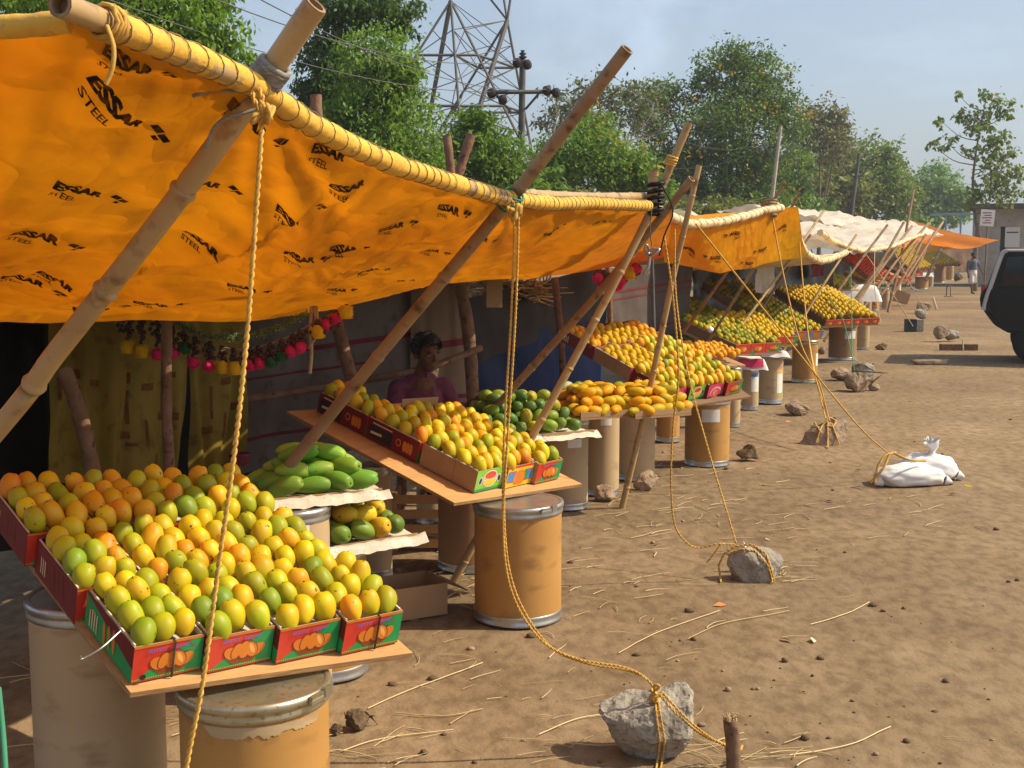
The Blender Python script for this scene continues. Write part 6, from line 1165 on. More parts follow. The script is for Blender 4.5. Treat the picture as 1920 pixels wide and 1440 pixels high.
far_display('board under the farthest bright yellow fruit', 1737, 499, .95, 60, .45, 2.4, 2.6, 'yel', [RD], nc=4, sc=1.7)
far_display('board under the last orange fruit by the walking man', 1822, 482, 1.2, 60, .4, 1.6, 1.6, 'ora', [RD], nc=3, sc=1.7)
tag(REST.build('far_mangoes'), 'countless small mangoes on the displays farther along the row', 'mangoes', kind='stuff')
far_display('board under the small mixed fruit heap beside the tilted crate', 1668, 528, .78, 60, .3, .9, .9, 'mix', [RD], nc=2, sc=1.1)
far_display('board under the low yellow heap before the white covered drum', 1690, 517, .80, 60, .3, 1.1, 1.0, 'yel', [RD], nc=2, sc=1.3)
far_display('board under the last yellow heap of the row', 1765, 496, .98, 60, .4, 1.6, 1.6, 'yel', [RD], nc=3, sc=1.6)
# covers on drums
def cloth_over(label, c, w_, dp, z, m, drop, name, stripes=None):
    mb = MB(); rs = random.Random(int(w_ * 999))
    def S(a, t):
        x = (a - .5) * w_; y = (t - .5) * dp; e = max(0, max(abs(a - .5), abs(t - .5)) - .36) / .14
        return Vector((c.x + x, c.y + y, z + .008 - drop * e ** 1.4 + .012 * noise.noise(Vector((x * 12, y * 12, z)))))
    mb.grid(S, 24, 24, M[m])
    if stripes: mb.grid(lambda a, t: S(.1 + .75 * a, .02 + .10 * t) + Vector((0, -.004, .002)), 14, 3, M[stripes])
    o = mb.build(name, None, None); return tag(o, label, 'cover')
cc = P(1444, 752, 13.7); cloth_over('flat white paper cover on the tall labelled drum', Vector((cc.x, cc.y, 0)), .36, .36, .59, 'sackw', .07, 'paper_cover')
cc = P(1402, 766, 13.0); cloth_over('white plastic bag with pink print draped on a pale drum', Vector((cc.x, cc.y, 0)), .36, .34, .565, 'sackw', .12, 'plastic_bag', 'p_pink')
cc = P(1728, 539, 55); cloth_over('white cover on a wide drum in the far row', Vector((cc.x, cc.y, 0)), .8, .8, .71, 'sackw', .16, 'paper_cover')
cc = P(1600, 560, 27); cloth_over('white sheet draped behind the wide yellow display', Vector((cc.x, cc.y, 0)), 1.0, 1.0, .95, 'sackw', .35, 'plastic_bag')
# maroon bowl beside the long mangoes
mb = MB(); c = PZ(449, 872, .72); mb.lathe([(.03, 0), (.045, .01), (.05, .05), (.053, .055), (.047, .055), (.040, .02), (.0, .018)], M['maroon'], 24, c, cap=False); tag(mb.build('plastic_bowl', None, None), 'maroon plastic tub behind the cartons by the hanging rope', 'tub')
# empty brown carton on the ground
def open_box():
    o = G(788, 1160); fr = frame(62, 0, 0); root = thing('empty_carton', 'empty brown carton with open flap on the ground beside the nearest stall', 'carton', mtx=mtx(o - fr[0] * .14 + Vector((0, 0, .003)), *fr)); b = MB()
    for (cx, cy, sx, sy) in ((.14, .003, .28, .006), (.14, .247, .28, .006), (.003, .125, .006, .238), (.277, .125, .006, .238)): b.box((cx, cy, .075), (sx, sy, .15), M['card'])
    b.box((.14, .125, .003), (.268, .238, .005), M['card_dark']); b.build('carton_body', root)
    f = MB(); f.box((.33, .125, .125), (.12, .24, .005), M['card_dark'], X=Vector((.9, 0, -.42)).normalized(), Z=Vector((.42, 0, .9)).normalized()); f.build('flap', root)
open_box()
# wire hook on the near carton
mb = MB(); mb.tube(spline([P(226, 1183, 3.02), P(190, 1215, 2.96), P(160, 1233, 2.94), P(150, 1237, 2.93), P(152, 1230, 2.93)], 16), .0028, M['steel'], 6); tag(mb.build('bent_wire', None, None), 'bent grey wire poking from the side of the nearest carton', 'wire')
# crate and dark wheel in the shade
mb = MB(); o = G(745, 1020)
for i in range(4):
    for s_ in (0, .3): mb.box((o.x + s_, o.y, .04 + i * .085), (.02, .3, .05), M['bark_post'])
for i in range(4): mb.box((o.x + .15, o.y - .15, .04 + i * .085), (.3, .012, .05), M['ply'])
for s_ in (0, .3): mb.box((o.x + s_, o.y - .162, .17), (.03, .012, .34), M['ply'])
tag(mb.build('slatted_crate', None, None), 'slatted wooden crate in the shade by the seated man foot', 'crate')
# ------------------------------------------------------------------ rocks, stake, sacks
def rock(label, pts, m, seed, loc, sc=1.0, rough=.03, name='rock', group='rocks lying on the dirt', cut=3):
    bm = bmesh.new()
    for p in pts: bm.verts.new(p)
    bmesh.ops.convex_hull(bm, input=bm.verts); bmesh.ops.delete(bm, geom=[v for v in bm.verts if not v.link_faces], context='VERTS')
    bmesh.ops.triangulate(bm, faces=bm.faces)
    bmesh.ops.bevel(bm, geom=list(bm.edges), offset=.03, segments=1, affect='EDGES', profile=.5); bmesh.ops.triangulate(bm, faces=bm.faces)
    for k in range(cut): bmesh.ops.subdivide_edges(bm, edges=[e for e in bm.edges if e.calc_length() > (.09 if cut < 5 else .04)], cuts=1, use_grid_fill=True); bmesh.ops.triangulate(bm, faces=bm.faces)
    bmesh.ops.recalc_face_normals(bm, faces=bm.faces); bm.normal_update()
    for v in bm.verts:
        q = v.co * 3.2 + Vector((seed * 3.1, 0, 0)); v.co += v.normal * (rough * 1.4 * noise.noise(q) + rough * .8 * noise.noise(q * 3) + rough * .35 * noise.noise(q * 8))
    me = bpy.data.meshes.new(name); bm.to_mesh(me); bm.free(); me.materials.append(M[m])
    for p in me.polygons: p.use_smooth = False
    me.transform(Matrix.Scale(sc, 4)); ob = link(name, me, None, loc); return tag(ob, label, 'rock', group)
def rndpts(seed, sx, sy, sz, n=14):
    rs = random.Random(seed); out = []
    for i in range(n):
        d = Vector((rs.gauss(0, 1), rs.gauss(0, 1), rs.gauss(0, 1))).normalized(); out.append((d.x * sx, d.y * sy, (d.z * .5 + .5) * sz))
    return out
# unit: width 1
g = G(1212, 1432); W1 = 190 / F * g.y
RK1 = rock('light grey flared rock held by the rope beside the stake', [(-.50, -.05, .52), (-.44, .25, .55), (0, .3, .66), (.47, .25, .73), (.52, 0, .73), (.47, -.2, .68), (.0, -.3, .61), (-.42, -.2, .50), (.51, -.1, .40), (.44, -.30, .30), (.05, -.36, .31), (-.33, -.2, .28), (-.16, -.04, 0), (-.1, .15, -.05), (.3, .1, -.05), (.36, -.06, 0), (.1, -.12, 0)], 'rock', 1, (g.x, g.y + .09, -.018), W1, .03, cut=5)
g = G(1420, 1093); W2 = 114 / F * g.y
RK2 = rock('angular pale rock banded by rope in the middle of the ground', [(-.5, -.1, .35), (-.42, .1, .5), (-.2, -.15, .60), (.15, .1, .62), (.42, .1, .50), (.5, 0, .42), (.48, -.1, .3), (.40, .1, .02), (.2, -.3, 0), (-.2, -.25, 0), (-.35, 0, .0), (.25, -.25, .42), (-.05, -.3, .40), (0, .3, 0)], 'rock', 2, (g.x, g.y + .1, -.018), W2, .025, cut=5)
g = G(1548, 836); W3 = 108 / F * g.y
RK3 = rock('long wedge shaped rock tied with rope loops beyond the pale one', [(-.5, -.1, .0), (-.3, -.05, .28), (0, 0, .42), (.35, .1, .52), (.48, 0, .45), (.45, -.1, .3), (.38, -.05, 0), (.1, -.25, 0), (-.2, -.2, .0), (.1, -.2, .26), (0, .25, 0), (.35, .2, .2)], 'rock_brown', 3, (g.x, g.y + .15, -.018), W3, .03)
for i, (u, v, wpx, hpx, m, lb) in enumerate(((1212, 922, 56, 40, 'rock_brown', 'tan stone at the foot of the slim pole drum'), (1133, 943, 52, 38, 'rock_brown', 'tan stone between the two pale labelled drums'), (1405, 866, 46, 36, 'clod', 'dark clod right of the third display drum'), (1498, 779, 56, 30, 'rock_brown', 'flat tan stone below the white covered drum'), (1612, 736, 60, 42, 'rock_brown', 'square brown rock lowest of the stacked group'), (1582, 714, 48, 26, 'rock_brown', 'flat stone left of the stacked rock group'), (1622, 712, 48, 38, 'rock', 'paler stone topping the stacked rock group'), (1640, 733, 26, 16, 'rock_brown', 'small stone at the edge of the stacked rock group'),
        (1655, 656, 26, 14, 'clod', 'small dark stone near the wide brown drum'), (1543, 664, 24, 16, 'rock_brown', 'rounded stone behind the golden drum'), (1766, 641, 32, 34, 'rock_brown', 'pointed dark rock of the pair near the vehicle'), (1788, 640, 34, 24, 'rock', 'paler rock of the pair near the vehicle'), (1728, 601, 32, 24, 'rock', 'pale stone standing upright down the lane'), (1736, 588, 36, 24, 'rock_brown', 'brown stone behind the upright pale one'), (1798, 528, 20, 16, 'clod', 'round dark stone near the walking man'), (1716, 549, 16, 12, 'rock', 'small grey stone in front of the far drums'), (668, 1372, 58, 48, 'clod', 'brown earthy clod at the foot of the nearest drum'), (630, 1378, 26, 26, 'clod', 'smaller earthy clod against the nearest drum'), (1363, 880, 12, 8, 'clod', 'tiny dark clod touching the third display drum'))):
    g = G(u, v); k_ = g.y / F; rock(lb, rndpts(50 + i, .5, .42, hpx / wpx, 16), m, i + 7, (g.x, g.y + wpx * k_ * .3, -.03 * wpx * k_ - .008), wpx * k_, .045, cut=2)
from mathutils.bvhtree import BVHTree
def drape(label, ob, paths, r, pitch, gap=.006, far=False):
    bm = bmesh.new(); bm.from_mesh(ob.data); bv = BVHTree.FromBMesh(bm); o = ob.location; out = []; dd = o.y
    for p in paths:
        q = []
        for i in range(len(p) - 1):
            for k in range(6):
                f = k / 6; q.append(tuple(p[i][z] + (p[i + 1][z] - p[i][z]) * f for z in range(2)))
        q.append(p[-1][:2]); w_ = []; last = None
        for (u, v) in q:
            d_ = ray(u, v).normalized(); h_ = bv.ray_cast(EYEV - o, d_)
            if h_[0] is not None: x = h_[0] + o - d_ * (r + gap); last = x.y
            else: x = P(u, v, last or dd)
            if x.z < r: x = PZ(u, v, r)
            w_.append(x)
        w2 = [w_[0]] + [(w_[i - 1] + w_[i] * 2 + w_[i + 1]) / 4 for i in range(1, len(w_) - 1)] + [w_[-1]]; out.append(w2)
    bm.free(); return rope(label, out, r=r, pitch=pitch, name='tie_rope', far=far)
drape('yellow rope wrapped round the near grey rock and tied to the stake', RK1, [[(1228, 1290), (1234, 1305), (1238, 1340), (1246, 1390), (1240, 1438), (1236, 1450)], [(1222, 1292), (1229, 1308), (1231, 1345), (1237, 1392), (1231, 1440), (1228, 1450)]], .0042, .03)
g1 = P(1240, 1304, RK1.location.y - .12)
rope('doubled yellow rope stretched from the near rock to the stake', [[(1236, 1302, 3.86), (1275, 1345, 3.84), (1320, 1380, 3.88), (1356, 1394, 3.93), (1366, 1402, 3.86), (1386, 1408, 3.86), (1392, 1398, 3.95)], [(1243, 1300, 3.86), (1290, 1350, 3.84), (1330, 1382, 3.88), (1358, 1397, 3.90), (1384, 1413, 3.86)]], r=.0045, pitch=.03, name='tie_rope')
drape('yellow rope banding the angular middle rock', RK2, [[(1352, 1092), (1347, 1060), (1358, 1038), (1380, 1024), (1410, 1020), (1438, 1040), (1452, 1090)], [(1362, 1040), (1390, 1030), (1415, 1032), (1440, 1060), (1449, 1092)], [(1352, 1020), (1338, 1040), (1325, 1055)]], .0058, .045)
drape('loops of yellow rope tied over the mossy rock', RK3, [[(1530, 830), (1540, 800), (1556, 782), (1568, 790), (1562, 800), (1550, 798)], [(1552, 790), (1552, 840)], [(1560, 795), (1574, 834)], [(1530, 800), (1526, 790), (1540, 812)]], .007, .06, far=True)
g = G(1743, 684); rock('long flat weathered slab beside the vehicle shadow', [(-.5, 0, .1), (-.45, -.12, .12), (.5, -.05, .14), (.48, .1, .12), (-.42, .12, .1), (-.3, -.1, 0), (.4, -.08, 0), (.3, .1, 0), (-.3, .1, 0)], 'rock_brown', 31, (g.x, g.y + .05, 0), 78 / F * g.y, .015)
mb = MB(); g = G(1797, 656); mb.box((g.x, g.y, .05), (.62, .14, .10), M['bark_post']); mb.tube([(g.x + .05, g.y - .09, 0), (g.x + .03, g.y - .10, .2)], .012, M['plastic_w'], 6); solid_ = tag(mb.build('timber_block', None, None), 'dark timber block with a pale stick before the rock pair', 'timber')
mb = MB(); g = G(1714, 622); mb.box((g.x - .05, g.y + .1, .13), (.2, .22, .26), M['sheet_slate']); mb.box((g.x + .12, g.y + .1, .13), (.14, .22, .255), M['rock']); tag(mb.build('painted_block', None, None), 'half dark half pale concrete block on the lane', 'block')
mb = MB(); g = G(1686, 573); X = Vector((.93, 0, -.3)).normalized(); mb.box((g.x, g.y, .28), (.5, .4, .34), M['card'], X=X, Z=Vector((.3, 0, .93)).normalized()); tag(mb.build('tilted_crate', None, None), 'brown crate tipped on edge beside the far drums', 'crate')
mb = MB(); g = G(1778, 556); mb.box((g.x, g.y, .01), (.3, .12, .02), M['bark_post']); mb.tube([(g.x - .08, g.y, 0), (g.x - .06, g.y, .42), (g.x + .07, g.y, .40), (g.x + .09, g.y, 0)], .02, M['polepaint'], 6); tag(mb.build('small_stool', None, None), 'small dark stool frame standing alone down the lane', 'stool')
mb = MB(); g = G(1756, 580); mb.tube([(g.x, g.y, 0), (g.x - .12, g.y, .35)], .035, M['plastic_w'], 8); tag(mb.build('pale_stake', None, None), 'pale leaning stake among the lane stones', 'stake')
def stake():
    b = G(1376, 1462); t = P(1369, 1348, b.y); mb = MB(); pts = spline([b - Vector((0, 0, .05)), b.lerp(t, .5) + Vector((.004, 0, 0)), t], 14); mb.tube(pts, [.0235 * (1 + .06 * wob((i * .8, 0, 0), 1)) for i in range(14)], M['bark_post'], 14)
    rs = random.Random(3)
    for i in range(40):
        a = rs.uniform(0, 6.28); r = rs.uniform(.008, .023); p = t + Vector((math.cos(a) * r, math.sin(a) * r, -.002)); mb.tube([p, p + Vector((rs.uniform(-.004, .004), rs.uniform(-.004, .004), rs.uniform(.005, .022)))], .0022, M['straw'], 4)
    tag(mb.build('wooden_stake', None, b), 'wooden stake with frayed top driven beside the near rock', 'stake')
stake()
def sacks():
    g = G(1718, 912); k_ = g.y / F
    def sack(label, c, L, W_, H_, ang, seed, neck):
        root = thing('white_sack', label, 'sack', c, 'tied white sacks weighting a rope'); mb = MB(); ca, sa = math.cos(ang), math.sin(ang)
        def fn(d):
            e = max(0, abs(d.x) - .75) / .25; f = 1 - .3 * e; q = d * (1 + .12 * noise.noise(d * 2.2 + Vector((seed, 0, 0)))) ; wr_ = .10 * math.sin(16 * d.y + 6 * d.z + 5 * noise.noise(d * 2)) * (.25 + e) + .10 * noise.noise(d * 5 + Vector((seed, 3, 0))) - .10 * abs(noise.noise(d * 3.3 + Vector((0, seed, 5))))
            return Vector((math.copysign(abs(q.x) ** .8, q.x), math.copysign(abs(q.y) ** .75, q.y) * f, max(-.62, q.z) * (1 + wr_)))
        mb.ball((0, 0, H_ * .62), (L / 2, W_ / 2, H_), M['sackw'], 60, 40, mtx=Matrix.Rotation(ang, 3, 'Z'), fn=fn)
        for s3 in (-1, 1): e_ = Matrix.Rotation(ang, 3, 'Z') @ Vector((L * .47 * s3, -W_ * .22, .035)); d3 = Matrix.Rotation(ang, 3, 'Z') @ Vector((.045 * s3, -.01, -.015)); mb.tube([e_, e_ + d3], [.04, .012], M['sackw'], 10)
        mb.build('sack_body', root)
        if neck:
            nb = MB(); p0 = Vector((neck[0], neck[1], neck[2])); rs = random.Random(seed); nb.tube([p0, p0 + Vector((0, 0, .03)), p0 + Vector((.01, 0, .06)), p0 + Vector((-.01, 0, .11))], [.05, .02, .035, .06], M['sackw'], 12, cap=False)
            for i in range(14): nb.add([p0 + Vector((0, 0, .06)), p0 + Vector((rs.uniform(-.07, .07), rs.uniform(-.04, .04), rs.uniform(.09, .15))), p0 + Vector((rs.uniform(-.07, .07), rs.uniform(-.04, .04), rs.uniform(.08, .14)))], [(0, 1, 2)], M['sackw'])
            nb.build('tied_neck', root)
    sack('plump white sack in front, lying flat and tied by the slanting rope', Vector((g.x - .02, g.y + .1, 0)), .52, .30, .092, .1, 1, None)
    sack('white sack behind with ruffled tied neck standing up', Vector((g.x + .20, g.y + .36, 0)), .44, .30, .110, -.15, 2, (.03, 0, .165))
    rope('short yellow rope lashed across the front white sack', [[(1640, 905, 8.7), (1646, 875, 8.72), (1660, 855, 8.75), (1680, 848, 8.8)], [(1668, 852, 8.75), (1655, 880, 8.7), (1632, 905, 8.7)], [(1676, 850, 8.78), (1704, 862, 8.72), (1735, 864, 8.8)]], r=.009, far=True, name='tie_rope')
sacks()
mb = MB(); c = P(1401, 1010, 6.4); rs = random.Random(12); mb.ball((c.x, c.y, .10), (.028, .025, .03), M['sackw'], 10, 8, fn=lambda d: d * (1 + .5 * noise.noise(d * 3))); mb.tube([(c.x - .01, c.y, .12), (c.x - .02, c.y, .16)], [.012, .003], M['sackw'], 6); tag(mb.build('cloth_scrap', None, None), 'crumpled white scrap caught behind the banded rock', 'scrap')

# ------------------------------------------------------------------ people
def capsule(mb, a, b, ra, rb, m=None, n=14):
    a, b = Vector(a), Vector(b); mb.tube([a.lerp(b, i / 6) for i in range(7)], [ra + (rb - ra) * i / 6 for i in range(7)], m, n); mb.ball(a, ra, m, n, 9); mb.ball(b, rb, m, n, 9)
def fuse(mb, m, voxel, name, parent, smooth=4):
    me = mb.mesh('tmp'); ob = bpy.data.objects.new('tmp', me); COL.objects.link(ob)
    r = ob.modifiers.new('r', 'REMESH'); r.mode = 'VOXEL'; r.voxel_size = voxel; s_ = ob.modifiers.new('s', 'SMOOTH'); s_.factor = .5; s_.iterations = smooth
    dg = bpy.context.evaluated_depsgraph_get(); dg.update(); out = bpy.data.meshes.new_from_object(ob.evaluated_get(dg)); bpy.data.objects.remove(ob)
    out.materials.clear(); out.materials.append(m)
    for p in out.polygons: p.use_smooth = True; p.material_index = 0
    out.name = name; return link(name, out, parent)
def hand(mb, w_, d, up, s_, curl=.6, sc=1.0):
    """palm, four fingers and a thumb from the wrist along d; up = back of the hand"""
    w_, d, up = Vector(w_), Vector(d).normalized(), Vector(up); up = (up - d * up.dot(d)).normalized(); sd = d.cross(up) * s_
    for k_ in (-1, 0, 1): capsule(mb, w_ + sd * .012 * k_ * sc, w_ + d * .075 * sc + sd * .024 * k_ * sc, .016 * sc, .014 * sc, None, 8)
    for i, (o, l) in enumerate(((-.031, .062), (-.011, .072), (.010, .068), (.029, .052))):
        p = w_ + d * .082 * sc + sd * o * sc; q = d.copy()
        for j in range(3):
            q = (q - up * curl * .55).normalized(); e = p + q * l * sc * (.42, .33, .25)[j]; capsule(mb, p, e, .0088 * sc, .008 * sc, None, 8); p = e
    p = w_ + d * .025 * sc - sd * .028 * sc
    for j in range(2):
        q = (d * .75 - sd * .75 - up * .3 * (j + .3)).normalized(); e = p + q * .036 * sc; capsule(mb, p, e, .0105 * sc, .009 * sc, None, 8); p = e
def head(mb, c, fwd, up, s_=1.0):
    c, f, u = Vector(c), Vector(fwd).normalized(), Vector(up); u = (u - f * u.dot(f)).normalized(); r = f.cross(u)
    B3 = Matrix((( r.x, f.x, u.x), (r.y, f.y, u.y), (r.z, f.z, u.z)))
    def e(x, y, z, rx, ry, rz): mb.ball(c + B3 @ Vector((x, y, z)) * s_, (rx * s_, ry * s_, rz * s_), None, 16, 10, mtx=B3)
    e(0, -.012, .035, .074, .092, .085); e(0, .018, -.02, .064, .07, .078); e(0, .045, -.075, .036, .036, .034)
    e(0, .086, -.012, .011, .018, .024); e(0, .097, -.026, .015, .013, .011); e(0, .072, .02, .05, .016, .011)
    e(0, .078, -.058, .024, .012, .006); e(0, .077, -.067, .021, .012, .006)
    for s2 in (-1, 1): e(.076 * s2, -.012, -.004, .010, .018, .03); e(.044 * s2, .05, -.03, .02, .024, .02)
    return B3
def eyes(root, c, B3, s_, o):
    mb = MB()
    for s2 in (-1, 1):
        p = Vector(c) + B3 @ Vector((.031 * s2, .0755, .0)) * s_; mb.ball(p, (.0125 * s_, .008 * s_, .0065 * s_), M['eye'], 10, 6, mtx=B3); mb.ball(p + B3 @ Vector((0, .0055, 0)) * s_, .0062 * s_, M['hair'], 8, 6); mb.beam(p + B3 @ Vector((-.02, .006, .022)) * s_, p + B3 @ Vector((.02, .006, .024)) * s_, .006 * s_, M['hair'])
    mb.build('eyes', root)
def hair(root, c, B3, s_, seed):
    mb = MB(); c = Vector(c)
    def fn(d):
        k_ = 1 + .10 * noise.noise(d * 4 + Vector((seed, 0, 0))) + .05 * noise.noise(d * 9)
        lo = -.55 if d.y < .15 else (-.55 + (d.y - .15) * 1.75); z = max(d.z, min(.30, lo))
        return Vector((d.x * k_, d.y * k_ * (.96 if d.z < .3 else 1.04), z * k_ * (1.12 if d.y > .2 and d.z > .3 else 1)))
    mb.ball(c + B3 @ Vector((0, -.012, .045)) * s_, (.088 * s_, .106 * s_, .105 * s_), M['hair'], 28, 18, mtx=B3, fn=fn)
    rs = random.Random(seed)
    for i in range(420):
        d = Vector((rs.gauss(0, 1), rs.gauss(.25, .9), abs(rs.gauss(.55, .5)))).normalized(); b = c + B3 @ (Vector((0, -.012, .045)) + Vector((d.x * .085, d.y * .102, d.z * .10))) * s_; t = (B3 @ (d + Vector((rs.gauss(0, .5), rs.gauss(.4, .5), rs.gauss(0, .3))))).normalized()
        q = t.orthogonal().normalized() * .004; mb.add([b - q, b + q, b + t * rs.uniform(.015, .035)], [(0, 1, 2)], M['hair'])
    mb.build('hair', root)
def person_seated(label, loc, rz, shirt, trousers, seed, reach=True):
    root = thing('person', label, 'person', loc); root.rotation_euler.z = rz
    bd, sh, tr = MB(), MB(), MB()
    H_ = (.02, -.045, 1.075); B3 = head(bd, H_, (.18, -1, -.03), (.04, 0, 1)); capsule(bd, (0, .0, .93), (.012, -.02, 1.0), .05, .047)
    capsule(bd, (0, .02, .45), (0, .0, .84), .13, .11)
    J = {'sl': (-.15, .03, .855), 'sr': (.15, -.02, .855), 'el': (-.245, -.06, .61), 'er': (.235, -.10, .63), 'wl': (-.10, -.27, .52), 'wr': (.27, -.29, .80) if reach else (.08, -.28, .55)}
    for s2 in 'lr': capsule(bd, J['s' + s2], J['e' + s2], .046, .036); capsule(bd, J['e' + s2], J['w' + s2], .035, .024)
    hand(bd, J['wl'], (.55, -.75, -.15), (0, 0, 1), 1); hand(bd, J['wr'], (.55, -.6, .55) if reach else (-.5, -.8, 0), (-.3, .5, .9), -1)
    for s2, x in ((-1, -.13), (1, .14)): capsule(bd, (.09 * s2, 0, .44), (x, -.40, .46), .075, .055); capsule(bd, (x, -.40, .46), (x * .85, -.37, .08), .05, .035); capsule(bd, (x * .85, -.37, .05), (x * .9, -.53, .03), .036, .026); capsule(bd, (x * .9, -.53, .025), (x * .92, -.575, .022), .026, .02)
    fuse(bd, M['skin'], .0065, 'body', root, 3)
    capsule(sh, (-.025, .02, .47), (-.015, .01, .78), .145, .135); capsule(sh, (.025, .02, .47), (.015, .01, .78), .145, .135); capsule(sh, (-.125, .025, .85), (.125, -.015, .85), .068, .068); capsule(sh, (-.06, 0, .90), (.06, 0, .90), .055, .055)
    for s2 in 'lr':
        a, e, w_ = Vector(J['s' + s2]), Vector(J['e' + s2]), Vector(J['w' + s2]); capsule(sh, a, e, .066, .056); capsule(sh, e, e.lerp(w_, .72), .055, .043)
    fuse(sh, M[shirt], .009, 'shirt', root, 4)
    cb = MB()
    for s2 in (-1, 1): cb.box((.035 * s2 + .005, -.045, .935), (.075, .012, .045), M[shirt], X=Vector((1, .5 * s2, -.35 * s2)).normalized(), Y=Vector((-.4 * s2, 1, .2)).normalized())
    cb.box((.012, -.148, .68), (.012, .008, .40), M[shirt]); cb.build('collar', root)
    for s2, x in ((-1, -.13), (1, .14)): capsule(tr, (.09 * s2, .02, .44), (x, -.41, .47), .095, .072); capsule(tr, (x, -.41, .47), (x * .85, -.375, .12), .07, .056)
    fuse(tr, M[trousers], .010, 'trousers', root, 4); eyes(root, H_, B3, 1, None); hair(root, H_, B3, 1, seed)
    return root
pm = P(796, 1000, 7.75); person_seated('seated man in a mauve shirt with raised hand behind the second stall', Vector((pm.x - .03, 7.95, -.045)), .52, 'shirt', 'dark_cloth', 3)
mb = MB(); 
for (lb, u, d) in (('low dark stool under the seated man in mauve', 796, 7.95),):
    x = P(u, 900, d).x - (.02 if u < 900 else 0); r_ = thing('wooden_stool', lb, 'stool', (x, d + .04, 0), None); s_ = MB(); s_.box((0, 0, .30), (.34, .30, .04), M['bark_post']); s_.build('seat', r_)
    for a in (-1, 1):
        for b in (-1, 1): q = MB(); q.beam((.14 * a, .12 * b, 0), (.13 * a, .11 * b, .28), .035, M['bark_post']); q.build('leg', r_)
def walker():
    g = G(1822, 551); root = thing('person', 'man in grey top and white wrap walking down the lane', 'person', g); root.rotation_euler.z = .3; bd, sh, lu = MB(), MB(), MB()
    H_ = (0, -.01, 1.50); B3 = head(bd, H_, (.2, -1, 0), (0, 0, 1), .95); capsule(bd, (0, 0, 1.34), (0, 0, 1.42), .05, .048); capsule(bd, (0, 0, .88), (0, 0, 1.27), .13, .13); capsule(bd, (-.14, 0, 1.29), (.14, 0, 1.29), .06, .06)
    arms = (((-.19, 0, 1.27), (-.25, .02, 1.0), (-.24, -.05, .76)), ((.19, 0, 1.27), (.30, -.02, 1.05), (.36, -.12, .86)))
    for a, b, c in arms: capsule(bd, a, b, .046, .036); capsule(bd, b, c, .036, .026)
    hand(bd, arms[0][2], (0, -.1, -1), (-1, 0, 0), 1, .5); hand(bd, arms[1][2], (.1, -.2, -1), (1, 0, 0), -1, .9)
    for x, y in ((-.10, -.14), (.10, .14)): capsule(bd, (x * .9, 0, .84), (x, y * .4, .47), .078, .055); capsule(bd, (x, y * .4, .47), (x, y, .08), .05, .035); capsule(bd, (x, y, .05), (x * 1.1, y - .16, .03), .036, .024)
    fuse(bd, M['skin'], .009, 'body', root, 3)
    capsule(sh, (0, 0, .88), (0, 0, 1.22), .155, .165); capsule(sh, (-.14, 0, 1.28), (.14, 0, 1.28), .078, .078)
    for a, b, c in arms: capsule(sh, a, Vector(a).lerp(Vector(b), .5), .066, .062)
    fuse(sh, M['grey_cloth'], .012, 'shirt', root, 4)
    capsule(lu, (0, 0, .92), (0, 0, .80), .16, .17); capsule(lu, (-.08, -.02, .8), (-.10, -.06, .50), .12, .12); capsule(lu, (.08, .02, .8), (.10, .06, .50), .12, .12); fuse(lu, M['white_cloth'], .012, 'waist_cloth', root, 4)
    hair(root, H_, B3, .95, 5); eyes(root, H_, B3, .95, None)
    c = g + Matrix.Rotation(.3, 3, 'Z') @ Vector((.38, -.14, .55)); mb = MB(); mb.ball((0, 0, 0), (.15, .08, .24), M['sackw'], 14, 10, fn=lambda d: Vector((d.x * (1 - .5 * max(0, d.z)), d.y * (1 - .5 * max(0, d.z)), d.z)) * (1 + .1 * noise.noise(d * 4))); mb.tube([(0, 0, .22), (-.02, 0, .30)], [.03, .012], M['sackw'], 6); tag(mb.build('carrier_bag', None, c), 'white bag hanging from the walking man hand', 'bag')
    mb = MB(); mb.ball((0, 0, 0), (.14, .11, .10), M['dark_cloth'], 12, 8)
walker()

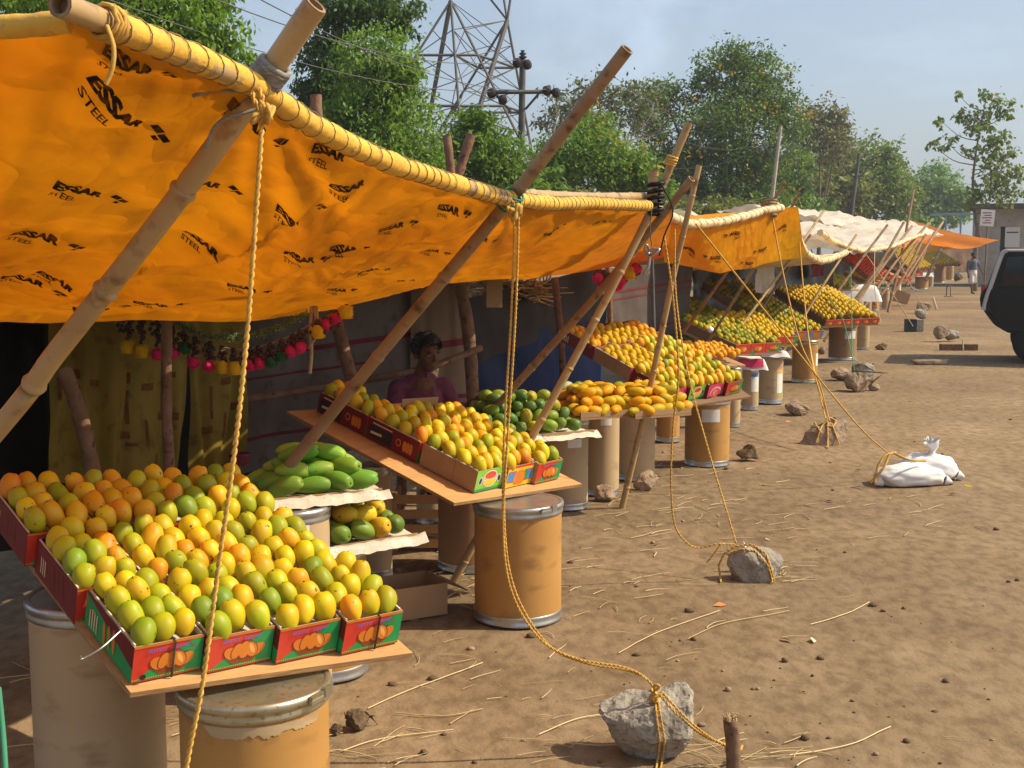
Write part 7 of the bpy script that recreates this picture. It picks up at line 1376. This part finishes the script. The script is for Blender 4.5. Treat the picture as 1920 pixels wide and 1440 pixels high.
# ------------------------------------------------------------------ vehicle
def vehicle():
    D = 18.7; k_ = D / F
    def px(u, v): return Vector(((u - 1835) * k_, 0, EYE - (v - HZ) * k_))
    o = Vector((P(1835, 600, D).x, D, 0)); root = thing('parked_suv', 'black boxy passenger vehicle seen from its side at the right edge', 'vehicle', o); root.rotation_euler.z = R(-21); W_ = 1.66
    # outline of the body side, rear to front (metres; z from the photograph for the rear, plausible beyond the frame)
    out = [(.02, .86), (.0, .98), (.05, 1.10), (.10, 1.16), (.27, 1.68), (.33, 1.72), (2.6, 1.74), (3.05, 1.18), (4.05, 1.02), (4.18, .80), (4.18, .42), (3.95, .38), (.42, .46), (.22, .58), (.10, .74)]
    def shell(inset, y0, y1, m, name, pts=None, parent=root, bev=.0):
        bm = bmesh.new(); pts = pts or out; vs = [bm.verts.new((x, y0, z)) for x, z in pts]; f = bm.faces.new(vs); r = bmesh.ops.extrude_face_region(bm, geom=[f]); nv = [v for v in r['geom'] if isinstance(v, bmesh.types.BMVert)]
        bmesh.ops.translate(bm, verts=nv, vec=(0, y1 - y0, 0)); bmesh.ops.recalc_face_normals(bm, faces=bm.faces)
        if bev: bmesh.ops.bevel(bm, geom=list(bm.edges), offset=bev, segments=3, affect='EDGES', profile=.6)
        me = bpy.data.meshes.new(name); bm.to_mesh(me); bm.free(); me.materials.append(M[m]); 
        for p in me.polygons: p.use_smooth = bev > 0
        ob = link(name, me, parent); return ob
    shell(0, 0, W_, 'carpaint', 'body', bev=.035)
    for (pts, nm) in (([(.25, 1.16), (.37, 1.62), (.98, 1.64), (.98, 1.16)], 'window'), ([(1.05, 1.15), (1.05, 1.62), (1.78, 1.63), (1.78, 1.15)], 'window'), ([(1.86, 1.15), (1.86, 1.63), (2.5, 1.62), (2.85, 1.15)], 'window')):
        shell(0, -.008, .03, 'glass', nm, pts, bev=.004)
        fr_ = MB(); q = pts + [pts[0]]
        for a, b in zip(q[:-1], q[1:]): fr_.beam((a[0], -.006, a[1]), (b[0], -.006, b[1]), .018, M['rubber'])
        fr_.build('window_seal', root)
    t = MB(); t.tube(spline([(.06, -.012, .80), (.10, -.012, 1.0), (.15, -.012, 1.16), (.24, -.012, 1.48), (.30, -.012, 1.66), (.36, -.012, 1.70)], 24), .032, M['cargrey'], 8); t.beam((.36, -.012, 1.705), (2.55, -.012, 1.715), .028, M['cargrey']); t.build('roof_trim', root)
    t = MB(); t.tube(spline([(.17, -.016, 1.12), (.10, -.016, .95), (.14, -.016, .80), (.28, -.016, .64), (.36, -.016, .52), (.60, -.016, .50)], 24), .02, M['rubber'], 8); t.build('door_seal', root)
    t = MB(); t.box((.045, .14, 1.0), (.06, .16, .3), M['redplastic']); t.build('tail_lamp', root)
    t = MB(); t.box((.045, W_ - .14, 1.0), (.06, .16, .3), M['redplastic']); t.build('tail_lamp', root)
    for x in (.98 + .02, 1.82):
        t = MB(); t.box((x, -.003, .85), (.008, .008, .72), M['rubber']); t.build('door_gap', root)
    for x in (1.12, 1.92): t = MB(); t.box((x + .06, -.02, 1.06), (.14, .03, .03), M['cargrey']); t.build('door_handle', root)
    for x in (.82, 3.35):
        for y in (.10, W_ - .10):
            w_ = thing('wheel', None, None); w_.parent = root; w_.location = (x, y, .33); tb = MB(); prof = [(.20, -.10), (.30, -.105), (.33, -.08), (.335, 0), (.33, .08), (.30, .105), (.20, .10)]
            vs = MB(); vs.lathe(prof, M['rubber'], 32); ty = vs.build('tyre', w_); ty.rotation_euler.x = R(90)
            rm = MB(); rm.lathe([(.20, -.09), (.19, -.06), (.08, -.05), (.07, -.075), (.0, -.075)], M['cargrey'], 24, cap=False); rm.lathe([(.20, .09), (.19, .06), (.0, .06)], M['cargrey'], 24, cap=False); ri = rm.build('rim', w_); ri.rotation_euler.x = R(90 if y < 1 else -90)
vehicle()
# ------------------------------------------------------------------ thin haze that pales the far trees
def haze():
    mb = MB(); mb.box((0, 300, 8.2), (860, 740, 18.4), None); me = mb.mesh('haze'); me.materials.clear(); m = bpy.data.materials.new('haze_air'); m.use_nodes = True; nt = m.node_tree; nt.nodes.clear()
    v = _n(nt, 'ShaderNodeVolumePrincipled'); v.inputs['Color'].default_value = (.80, .86, .92, 1); v.inputs['Density'].default_value = .0010; v.inputs['Anisotropy'].default_value = .2; o = _n(nt, 'ShaderNodeOutputMaterial'); nt.links.new(v.outputs[0], o.inputs['Volume']); me.materials.append(m)
    tag(link('haze', me), 'thin warm afternoon haze over the lane', 'haze', kind='stuff')
haze()
print('mangoes', NM[0], 'objects', len(bpy.data.objects))
